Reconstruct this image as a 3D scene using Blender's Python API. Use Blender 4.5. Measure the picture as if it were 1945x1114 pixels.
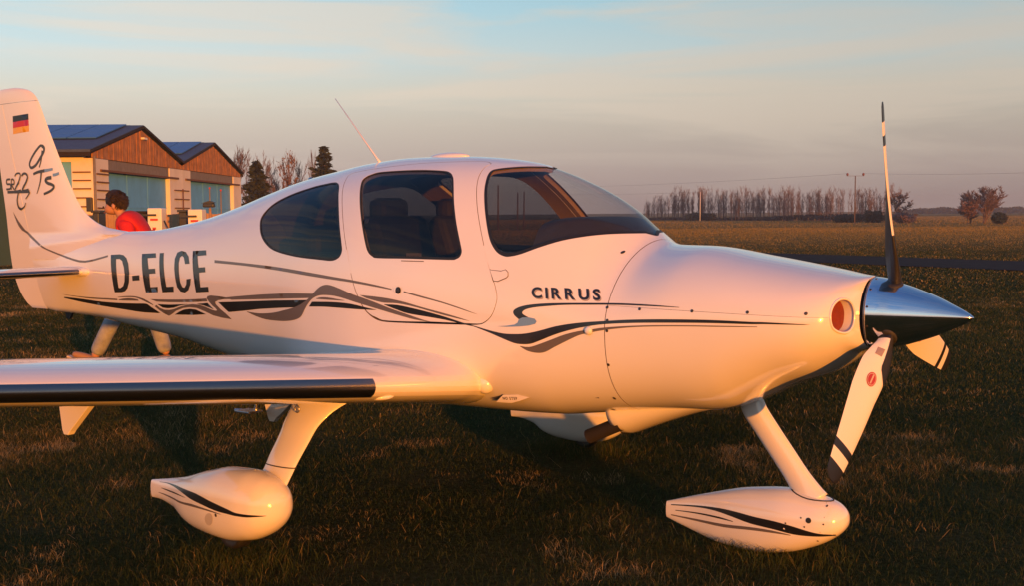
import bpy, bmesh, math, random
import numpy as np
from mathutils import Vector, Matrix, Quaternion
from mathutils.bvhtree import BVHTree
from mathutils.geometry import delaunay_2d_cdt

for o in list(bpy.data.objects):
    bpy.data.objects.remove(o)
SC = bpy.context.scene
COL = SC.collection
PI = math.pi
R = math.radians
rng = np.random.default_rng(7)
random.seed(7)

# ------------------------------------------------------------------ camera
cam = bpy.data.objects.new('camera', bpy.data.cameras.new('camera'))
COL.objects.link(cam)
cam.location = (0, 0, 1.741)
cam.data.sensor_fit = 'HORIZONTAL'
cam.data.sensor_width = 36.0
cam.data.lens = 36.0*2194/1945
cam.data.clip_start = .05
cam.data.clip_end = 9000
_pit, _rol = R(3.94), R(.47)
_d = Vector((0, math.cos(_pit), -math.sin(_pit)))
_q = _d.to_track_quat('-Z', 'Y')
cam.rotation_mode = 'QUATERNION'
cam.rotation_quaternion = _q @ Quaternion((0, 0, 1), -_rol)
SC.camera = cam

# ------------------------------------------------------------------ sun and sky
SUN_AZ, SUN_EL = R(21), R(2.2)          # azimuth to the right of straight behind the camera
SUN = Vector((math.sin(SUN_AZ)*math.cos(SUN_EL), -math.cos(SUN_AZ)*math.cos(SUN_EL), math.sin(SUN_EL)))
sl = bpy.data.lights.new('sun', 'SUN')
sl.energy = 5.0
sl.angle = R(.6)
sl.color = (1.0, .30, .02)
so = bpy.data.objects.new('sun', sl)
so.rotation_mode = 'QUATERNION'
so.rotation_quaternion = SUN.to_track_quat('Z', 'Y')
so.location = SUN*60
COL.objects.link(so)

world = bpy.data.worlds.new('World')
SC.world = world
world.use_nodes = True
nt = world.node_tree
nt.nodes.clear()
def N(t, ty, **kw):
    n = t.nodes.new(ty)
    for k, v in kw.items():
        if k in n.inputs.keys(): n.inputs[k].default_value = v
        else: setattr(n, k, v)
    return n
def ramp(t, stops, mode='LINEAR'):
    n = t.nodes.new('ShaderNodeValToRGB')
    n.color_ramp.interpolation = mode
    e = n.color_ramp.elements
    while len(e) < len(stops): e.new(.5)
    for el, (p, c) in zip(e, stops):
        el.position = p
        el.color = (*c, 1) if len(c) == 3 else c
    return n
def srgb(r, g, b):
    f = lambda c: (c/255/12.92) if c/255 <= .04045 else ((c/255+.055)/1.055)**2.4
    return (f(r), f(g), f(b))
_sky = N(nt, 'ShaderNodeTexSky', sky_type='NISHITA', sun_disc=False, sun_elevation=SUN_EL,
         sun_rotation=PI-SUN_AZ, altitude=50, air_density=1.3, dust_density=2.5, ozone_density=1.5)
_tc = N(nt, 'ShaderNodeTexCoord')
_sep = N(nt, 'ShaderNodeSeparateXYZ')
nt.links.new(_tc.outputs['Generated'], _sep.inputs[0])
_el = N(nt, 'ShaderNodeMath', operation='ARCSINE')
nt.links.new(_sep.outputs['Z'], _el.inputs[0])
_eln = N(nt, 'ShaderNodeMath', operation='DIVIDE')
_eln.inputs[1].default_value = PI/2
nt.links.new(_el.outputs[0], _eln.inputs[0])
K = 7.0
g = lambda r, gg, b: tuple(c*K for c in srgb(r, gg, b))
_grad = ramp(nt, [(0, g(168, 149, 145)), (.021, g(186, 168, 160)), (.049, g(204, 193, 179)), (.066, g(211, 208, 195)), (.086, g(200, 216, 217)), (.11, g(176, 212, 224)),
                  (.15, g(152, 190, 216)), (.26, g(97, 137, 184)), (1.0, g(55, 92, 152))])
# brighter towards the left of the view, dimmer to the right, as in the evening sky opposite the low sun
_az = N(nt, 'ShaderNodeMapRange'); _az.interpolation_type = 'SMOOTHSTEP'
_az.inputs['From Min'].default_value = -.5; _az.inputs['From Max'].default_value = .5; _az.inputs['To Min'].default_value = 1.13; _az.inputs['To Max'].default_value = .80
nt.links.new(_sep.outputs['X'], _az.inputs[0])
nt.links.new(_eln.outputs[0], _grad.inputs[0])
# thin soft streaks of high cloud
_map = N(nt, 'ShaderNodeMapping')
_map.inputs['Scale'].default_value = (2.2, 2.2, 26)
_map.inputs['Rotation'].default_value = (0, R(-3), 0)
_map.inputs['Location'].default_value = (3.1, 0, .4)
nt.links.new(_tc.outputs['Generated'], _map.inputs[0])
_noi = N(nt, 'ShaderNodeTexNoise', Scale=1.0, Detail=6.0, Roughness=.55, Distortion=.8)
nt.links.new(_map.outputs[0], _noi.inputs['Vector'])
_cr = ramp(nt, [(.44, (0, 0, 0)), (.60, (1, 1, 1))])
nt.links.new(_noi.outputs[0], _cr.inputs[0])
_cm = N(nt, 'ShaderNodeMath', operation='MULTIPLY'); nt.links.new(_cr.outputs[0], _cm.inputs[0])
_ce = ramp(nt, [(.015, (.1,)*3), (.05, (.6,)*3), (.16, (.7,)*3), (.3, (.25,)*3), (.6, (.05,)*3)])
nt.links.new(_eln.outputs[0], _ce.inputs[0]); nt.links.new(_ce.outputs[0], _cm.inputs[1])
_cl = N(nt, 'ShaderNodeMixRGB')
_cl.inputs[2].default_value = (*g(228, 212, 194), 1)
nt.links.new(_cm.outputs[0], _cl.inputs[0]); nt.links.new(_grad.outputs[0], _cl.inputs[1])
_mix = N(nt, 'ShaderNodeMixRGB'); _mix.inputs[0].default_value = .93
nt.links.new(_sky.outputs[0], _mix.inputs[1]); nt.links.new(_cl.outputs[0], _mix.inputs[2])
_bg = N(nt, 'ShaderNodeBackground', Strength=.12)
_mul = N(nt, 'ShaderNodeVectorMath', operation='SCALE')
nt.links.new(_mix.outputs[0], _mul.inputs[0]); nt.links.new(_az.outputs[0], _mul.inputs['Scale'])
nt.links.new(_mul.outputs[0], _bg.inputs[0])
_wo = N(nt, 'ShaderNodeOutputWorld')
nt.links.new(_bg.outputs[0], _wo.inputs[0])

SC.view_settings.view_transform = 'Standard'
SC.view_settings.look = 'None'
SC.view_settings.exposure = 0.35
SC.view_settings.gamma = 1
SC.view_settings.use_curve_mapping = False
SC.cycles.use_denoising = True
SC.cycles.max_bounces = 8
SC.cycles.transparent_max_bounces = 24
SC.cycles.sample_clamp_indirect = 6

# ------------------------------------------------------------------ helpers
def mat(name, col, rough=.5, metal=0.0, coat=0.0, spec=.5, var=0.0, vscale=6.0, bump=0.0, bscale=40.0, transl=0.0):
    m = bpy.data.materials.new(name); m.use_nodes = True
    t = m.node_tree; b = t.nodes['Principled BSDF']
    b.inputs['Base Color'].default_value = (*col, 1)
    b.inputs['Roughness'].default_value = rough
    b.inputs['Metallic'].default_value = metal
    b.inputs['Coat Weight'].default_value = coat
    b.inputs['Coat Roughness'].default_value = .04
    b.inputs['Specular IOR Level'].default_value = spec
    if var or bump:
        tc = N(t, 'ShaderNodeTexCoord')
    if var:
        n = N(t, 'ShaderNodeTexNoise', Scale=vscale, Detail=6.0, Roughness=.62)
        t.links.new(tc.outputs['Object'], n.inputs['Vector'])
        r = ramp(t, [(.3, tuple(c*(1-var) for c in col)), (.7, tuple(min(c*(1+var), 1) for c in col))])
        t.links.new(n.outputs[0], r.inputs[0]); t.links.new(r.outputs[0], b.inputs['Base Color'])
    if bump:
        n2 = N(t, 'ShaderNodeTexNoise', Scale=bscale, Detail=5.0)
        t.links.new(tc.outputs['Object'], n2.inputs['Vector'])
        bp = N(t, 'ShaderNodeBump', Strength=bump, Distance=.02)
        t.links.new(n2.outputs[0], bp.inputs['Height']); t.links.new(bp.outputs[0], b.inputs['Normal'])
    return m

def tag(o, label=None, cat=None, group=None, kind=None):
    if label: o['label'] = label
    if cat: o['category'] = cat
    if group: o['group'] = group
    if kind: o['kind'] = kind
    return o
def empty(name, loc=(0, 0, 0), rz=0.0):
    o = bpy.data.objects.new(name, None); COL.objects.link(o)
    o.location = loc; o.rotation_euler = (0, 0, rz); o.empty_display_size = .2
    return o
def link(name, me, mats, parent=None, smooth=True):
    o = bpy.data.objects.new(name, me); COL.objects.link(o)
    for m in (mats if isinstance(mats, (list, tuple)) else [mats]):
        me.materials.append(m)
    if smooth: me.polygons.foreach_set('use_smooth', [True]*len(me.polygons))
    if parent: o.parent = parent
    return o
class MB:
    def __init__(s): s.v = []; s.f = []; s.m = []
    def add(s, V, F, mi=0):
        k = len(s.v); s.v += [tuple(map(float, p)) for p in V]; s.f += [tuple(i+k for i in f) for f in F]; s.m += [mi]*len(F); return s
    def box(s, x0, x1, y0, y1, z0, z1, mi=0):
        V = [(x, y, z) for z in (z0, z1) for y in (y0, y1) for x in (x0, x1)]
        return s.add(V, [(0, 2, 3, 1), (4, 5, 7, 6), (0, 1, 5, 4), (2, 6, 7, 3), (0, 4, 6, 2), (1, 3, 7, 5)], mi)
    def tube(s, pts, rad, n=8, mi=0, cap=True):
        P = [Vector(p) for p in pts]; r = rad if isinstance(rad, (list, tuple)) else [rad]*len(P)
        V = []; F = []; ref = None
        for i, p in enumerate(P):
            d = (P[min(i+1, len(P)-1)]-P[max(i-1, 0)]).normalized()
            if ref is None: ref = d.orthogonal().normalized()
            a = (ref-d*ref.dot(d)); a = a.normalized() if a.length > 1e-6 else d.orthogonal().normalized()
            ref = a; b = d.cross(a)
            for k in range(n):
                t = 2*PI*k/n; V.append(p+a*(r[i]*math.cos(t))+b*(r[i]*math.sin(t)))
        for i in range(len(P)-1):
            for k in range(n):
                q = (k+1) % n; F.append((i*n+k, i*n+q, (i+1)*n+q, (i+1)*n+k))
        if cap: F += [tuple(reversed(range(n))), tuple(range((len(P)-1)*n, len(P)*n))]
        return s.add(V, F, mi)
    def prism(s, poly, d, mi=0):
        """polygon of 3d points pushed along d"""
        n = len(poly); d = Vector(d); V = [Vector(p) for p in poly]+[Vector(p)+d for p in poly]
        F = [tuple(reversed(range(n))), tuple(range(n, 2*n))]+[(i, (i+1) % n, n+(i+1) % n, n+i) for i in range(n)]
        return s.add(V, F, mi)
    def lathe(s, prof, n=48, axis='x', org=(0, 0, 0), mi=0, cap=True):
        V = []; F = []
        for a, r in prof:
            for k in range(n):
                t = 2*PI*k/n; c, q = r*math.cos(t), r*math.sin(t)
                p = (a, c, q) if axis == 'x' else ((c, q, a) if axis == 'z' else (c, a, q))
                V.append((p[0]+org[0], p[1]+org[1], p[2]+org[2]))
        for i in range(len(prof)-1):
            for k in range(n):
                q = (k+1) % n; F.append((i*n+k, i*n+q, (i+1)*n+q, (i+1)*n+k))
        if cap: F += [tuple(reversed(range(n))), tuple(range((len(prof)-1)*n, len(prof)*n))]
        return s.add(V, F, mi)
    def build(s, name, mats, parent=None, smooth=False, bevel=0, fix=True):
        me = bpy.data.meshes.new(name); me.from_pydata(s.v, [], s.f); me.validate(clean_customdata=False)
        if len(me.polygons) == len(s.m): me.polygons.foreach_set('material_index', s.m)
        if fix:
            bm = bmesh.new(); bm.from_mesh(me); bmesh.ops.recalc_face_normals(bm, faces=bm.faces[:]); bm.to_mesh(me); bm.free()
        o = link(name, me, mats, parent, smooth)
        if smooth == 'auto':
            me.set_sharp_from_angle(angle=R(35))
        if bevel:
            b = o.modifiers.new('bevel', 'BEVEL'); b.width = bevel; b.segments = 2; b.limit_method = 'ANGLE'
        return o
def copy_tree(o, parent=None):
    c = o.copy(); COL.objects.link(c)
    if parent: c.parent = parent
    for ch in [x for x in o.children]:
        copy_tree(ch, c)
    return c
def inside(P, loop):
    """even-odd test of points P (n,2) against a closed loop"""
    P = np.asarray(P, float); L = np.asarray(loop, float); r = np.zeros(len(P), bool)
    x, y = P[:, 0], P[:, 1]
    for i in range(len(L)):
        x0, y0 = L[i]; x1, y1 = L[(i+1) % len(L)]
        if y0 == y1: continue
        c = ((y0 > y) != (y1 > y)) & (x < (x1-x0)*(y-y0)/(y1-y0)+x0)
        r ^= c
    return r
def loop_dist(P, loop):
    P = np.asarray(P, float); L = np.asarray(loop, float); d = np.full(len(P), 1e9)
    for i in range(len(L)):
        a = L[i]; b = L[(i+1) % len(L)]; ab = b-a; l2 = max(ab@ab, 1e-14)
        t = np.clip(((P-a)@ab)/l2, 0, 1)
        d = np.minimum(d, np.linalg.norm(P-(a+t[:, None]*ab), axis=1))
    return d
def cdt(loops, step, keep, bounds, extra=()):
    """triangulate closed loops plus a grid of inner points; keep(centroids) says which triangles stay"""
    V = []; E = []
    for L in loops:
        k = len(V); V += [tuple(p) for p in L]; E += [(k+i, k+(i+1) % len(L)) for i in range(len(L))]
    sx, sy = step if isinstance(step, tuple) else (step, step)
    gx = np.arange(bounds[0]+sx/2, bounds[1], sx); gy = np.arange(bounds[2]+sy/2, bounds[3], sy)
    if len(gx) and len(gy):
        G = np.array([(x+(sx/2 if j % 2 else 0), y) for j, y in enumerate(gy) for x in gx])
        ok = keep(G)
        for L in loops: ok &= loop_dist(G, L) > .35*min(sx, sy)
        V += [tuple(p) for p in G[ok]]
    r = delaunay_2d_cdt([Vector(p) for p in V], E, [], 0, 1e-6)
    P = np.array([(p.x, p.y) for p in r[0]]); F = [f for f in r[2]]
    C = np.array([P[list(f)].mean(0) for f in F]); ok = keep(C)
    F = [f for f, q in zip(F, ok) if q]
    used = sorted({i for f in F for i in f}); rm = {a: b for b, a in enumerate(used)}
    return P[used], [tuple(rm[i] for i in f) for f in F]
def shrink(L, d):
    """loop moved inwards by d along its own normals"""
    L = np.asarray(L, float); n = len(L); out = []
    A = .5*sum(L[i][0]*L[(i+1) % n][1]-L[(i+1) % n][0]*L[i][1] for i in range(n)); sg = 1 if A > 0 else -1
    for i in range(n):
        t = L[(i+1) % n]-L[i-1]; l = np.linalg.norm(t) or 1
        out.append(L[i]+sg*d*np.array((-t[1], t[0]))/l)
    return np.array(out)
# ------------------------------------------------------------------ airframe shape (metres, nose at x=0, starboard is -y)
def pch(K):
    x = np.array([k[0] for k in K], float); y = np.array([k[1] for k in K], float)
    h = np.diff(x); d = np.diff(y)/h
    m = np.zeros(len(x)); m[0] = d[0]; m[-1] = d[-1]
    for i in range(1, len(x)-1):
        if d[i-1]*d[i] > 0:
            w1 = 2*h[i]+h[i-1]; w2 = h[i]+2*h[i-1]; m[i] = (w1+w2)/(w1/d[i-1]+w2/d[i])
    def f(q):
        q = np.asarray(q, float); i = np.clip(np.searchsorted(x, q)-1, 0, len(x)-2)
        t = np.clip((q-x[i])/h[i], 0, 1)
        return (1+2*t)*(1-t)**2*y[i]+t*(1-t)**2*h[i]*m[i]+t*t*(3-2*t)*y[i+1]+t*t*(t-1)*h[i]*m[i+1]
    return f

class Loft:
    """superellipse sections along x: half width w, top zt, bottom zb, widest height zm, exponents above and below"""
    def __init__(s, KW, KM, KT, KB, KNU, KNL, yc=0.0, shear=False):
        s.w, s.zm, s.zt, s.zb, s.nu, s.nl = [pch(k) for k in (KW, KM, KT, KB, KNU, KNL)]
        s.yc = yc; s.shear = shear; s.x0 = KW[0][0]; s.x1 = KW[-1][0]
    def P(s, x, th):
        x = np.asarray(x, float); th = np.asarray(th, float)
        c, sn = np.cos(th), np.sin(th); w = s.w(x); zm = s.zm(x)
        n = np.where(sn >= 0, s.nu(x), s.nl(x))
        y = -w*np.sign(c)*np.abs(c)**(2/n)
        z = zm+np.where(sn >= 0, s.zt(x)-zm, zm-s.zb(x))*np.sign(sn)*np.abs(sn)**(2/n)
        if s.shear:
            t = np.clip((x+6.9)/(-.6), 0, None)
            xe = -7.335-(z-.995)*.389
            x = np.where(x < -6.9, -6.9+t*(xe+6.9), x)
        return np.stack([x+0*y, s.yc+y, z+0*x], -1)
    def N(s, x, th, e=.012):
        x = np.asarray(x, float); th = np.asarray(th, float)
        du = s.P(np.minimum(x+e, s.x1), th)-s.P(np.maximum(x-e, s.x0), th); dv = s.P(x, th+e)-s.P(x, th-e)
        n = np.cross(du, dv)
        l = np.linalg.norm(n, axis=-1, keepdims=True); n = n/np.maximum(l, 1e-12)
        r = s.P(x, th)-np.stack([x, s.yc+0*th, s.zm(x)+0*th], -1); r[..., 0] = 0
        sg = np.sign((n*r).sum(-1, keepdims=True)); sg[sg == 0] = 1
        return n*sg

KW = [(-7.50,.035),(-7.2,.062),(-6.6,.115),(-6.0,.175),(-5.4,.255),(-4.8,.36),(-4.2,.475),(-3.7,.575),(-3.2,.635),(-2.7,.65),(-2.2,.635),(-1.6,.580),(-1.2,.55),(-.9,.525),(-.7,.495),(-.6,.465),(-.53,.42),(-.49,.355),(-.465,.29),(-.45,.205)]
KM = [(-7.5,1.20),(-6.6,1.25),(-5.4,1.24),(-4.2,1.20),(-3.0,1.16),(-2.0,1.16),(-1.2,1.20),(-.6,1.235),(-.44,1.255)]
KNU = [(-7.5,2.2),(-5.5,2.1),(-4,2.15),(-3,2.3),(-2.4,2.05),(-2.0,1.9),(-1.7,1.75),(-1.5,1.85),(-1.25,2.2),(-1.0,2.4),(-.44,2.1)]
KNL = [(-7.5,2.2),(-5.5,2.1),(-4,2.3),(-3,2.7),(-2,2.6),(-1.2,2.3),(-.44,2.1)]
KT = [(-7.5,1.5),(-7.2,1.53),(-6.6,1.585),(-6.205,1.628),(-5.913,1.636),(-5.48,1.686),(-5.24,1.725),(-4.86,1.81),(-4.5,1.904),(-4.17,1.98),(-3.84,2.032),(-3.59,2.066),(-3.236,2.087),(-2.844,2.079),(-2.685,2.068),(-2.422,2.034),(-2.207,1.973),(-2.1,1.932),(-1.95,1.865),(-1.813,1.785),(-1.683,1.675),(-1.582,1.598),(-1.5,1.574),(-1.3,1.568),(-1.01,1.523),(-.79,1.487),(-.65,1.463),(-.511,1.439),(-.448,1.434)]
KB = [(-7.5,.986),(-7.331,.97),(-7.11,.967),(-6.63,.953),(-6.315,.92),(-5.74,.864),(-5.415,.825),(-5.246,.793),(-4.6,.70),(-4.0,.645),(-3.4,.618),(-2.86,.620),(-2.62,.624),(-2.45,.626),(-2.056,.639),(-1.9,.659),(-1.354,.727),(-1.20,.739),(-1.08,.764),(-.95,.824),(-.80,.900),(-.64,.963),(-.54,1.036),(-.5,1.075),(-.448,1.094)]
BODY = Loft(KW, KM, KT, KB, KNU, KNL, shear=True)
FIRE = -1.585          # cowling seam station
c2 = [(-9, 2.0), (9, 2.0)]
MP = Loft([(-3.78,.012),(-3.6,.045),(-3.4,.095),(-3.15,.135),(-2.98,.144),(-2.872,.134),(-2.812,.108),(-2.782,.082),(-2.767,.061),(-2.758,.039),(-2.754,.021),(-2.752,.004)],
          [(-3.78,.29),(-3.3,.29),(-2.95,.31),(-2.752,.335)],
          [(-3.78,.335),(-3.509,.385),(-3.296,.448),(-3.132,.484),(-2.975,.490),(-2.872,.472),(-2.812,.444),(-2.782,.416),(-2.767,.395),(-2.758,.374),(-2.754,.356),(-2.752,.338)],
          [(-3.78,.24),(-3.736,.24),(-3.56,.208),(-3.476,.158),(-3.35,.128),(-3.146,.115),(-2.948,.145),(-2.872,.176),(-2.812,.217),(-2.782,.250),(-2.767,.273),(-2.758,.295),(-2.754,.313),(-2.752,.332)],
          [(-9,2.15),(9,2.15)], [(-9,2.15),(9,2.15)], yc=-1.62)
NP = Loft([(-1.555,.012),(-1.4,.04),(-1.2,.085),(-1.0,.12),(-.86,.132),(-.713,.124),(-.623,.100),(-.593,.077),(-.578,.057),(-.569,.037),(-.565,.020),(-.563,.004)],
          [(-1.555,.155),(-1.2,.17),(-.86,.205),(-.563,.24)],
          [(-1.555,.2),(-1.328,.272),(-1.062,.342),(-.864,.364),(-.713,.350),(-.623,.324),(-.593,.304),(-.578,.289),(-.569,.274),(-.565,.261),(-.563,.247)],
          [(-1.555,.112),(-1.451,.08),(-1.207,.022),(-1.031,.012),(-.862,.042),(-.713,.098),(-.623,.152),(-.593,.179),(-.578,.198),(-.569,.215),(-.565,.228),(-.563,.243)],
          [(-9,2.15),(9,2.15)], [(-9,2.15),(9,2.15)])

def loft_grid(L, xs, nth):
    th = np.linspace(-np.pi, np.pi, nth, endpoint=False)
    V = L.P(np.array(xs)[:, None], th[None, :]).reshape(-1, 3)
    F = []
    for i in range(len(xs)-1):
        for j in range(nth):
            k = (j+1) % nth
            F.append((i*nth+j, (i+1)*nth+j, (i+1)*nth+k, i*nth+k))
    F.append(tuple(range(nth))); F.append(tuple(reversed(range((len(xs)-1)*nth, len(xs)*nth))))
    return V, F

# fin: leading edge, hinge line and trailing edge as x of z
FIN_LE = pch([(1.40,-5.55),(1.55,-5.75),(1.600,-6.05),(1.628,-6.205),(1.652,-6.439),(1.71,-6.643),(1.814,-6.814),(1.984,-6.948),(2.176,-7.068),(2.371,-7.183),(2.546,-7.285),(2.68,-7.36),(2.74,-7.41),(2.79,-7.50),(2.822,-7.68),(2.825,-7.72)])
FIN_HI = lambda z: -7.345-(z-.995)*.3225
FIN_TE = pch([(.965,-7.42),(.972,-7.50),(.985,-7.563),(1.03,-7.65),(1.121,-7.745),(1.32,-7.845),(1.803,-7.918),(2.117,-7.975),(2.6,-8.05),(2.74,-8.06),(2.79,-8.02),(2.82,-7.93),(2.825,-7.85)])
FIN_T = pch([(.96,.035),(1.5,.055),(2.0,.05),(2.7,.036),(2.79,.028),(2.815,.016),(2.825,.004)])
def fin_half(x, z):
    """half thickness of fin and rudder at (x, z)"""
    le, te = FIN_LE(max(z, 1.4)), FIN_TE(z)
    if z < 1.6: le = -6.3
    c = max(le-te, .05); d = le-x; ce = min(c, 1.0+(c-1.0)*.25) if c > 1.0 else c
    s = max(d, 0)/c
    a = math.sqrt(max(s, 0))*1.45*math.exp(-1.0*s)*(1-s**2.2) if s < 1 else 0
    return FIN_T(z)*1.08*a

# wing: leading edge x, z, chord, thickness ratio against y
W_LE = pch([(-5.9,-2.62),(-3.3,-2.43),(-1.3,-2.345),(-.95,-2.33),(-.72,-2.33),(-.60,-2.345),(-.50,-2.36),(-.3,-2.38)])
SPAN_SLOPE = [.112]
W_Z = lambda y: .765+SPAN_SLOPE[0]*abs(y)+(.112-SPAN_SLOPE[0])*.6*min(abs(y), .6)/.6
W_C = pch([(-5.9,.82),(-3.3,1.12),(-1.3,1.40),(-.95,1.45),(-.72,1.50),(-.60,1.56),(-.5,1.65),(-.3,1.7)])
W_TK = pch([(-5.9,.135),(-3.3,.148),(-2.0,.165),(-1.3,.172),(-.95,.174),(-.72,.176),(-.60,.178),(-.5,.18),(-.3,.18)])
def naca(s, t, m=.022, p=.4):
    yt = 5*t*(.2969*math.sqrt(s)-.1260*s-.3516*s*s+.2843*s**3-.1015*s**4)
    yc = m/p**2*(2*p*s-s*s) if s < p else m/(1-p)**2*((1-2*p)+2*p*s-s*s)
    return yc+yt, yc-yt
INC = math.radians(2.2)
def wing_pt(y, s, upper):
    """point of the starboard wing surface at span y, chord fraction s"""
    c = float(W_C(y)); u, l = naca(s, float(W_TK(y)))
    zz = (u if upper else l)*c; xx = -s*c
    # fillet where the root flares into the fuselage side
    fl = .072*math.exp(-max(abs(y)-.54, 0)/.055); q = (4*s*(1-s))**.35
    zz += (fl if upper else -fl*.12)*q
    return (float(W_LE(y))+xx*math.cos(INC)+fl*.10*(1-s)**3, y, W_Z(y)+zz+xx*math.sin(INC))
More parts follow.
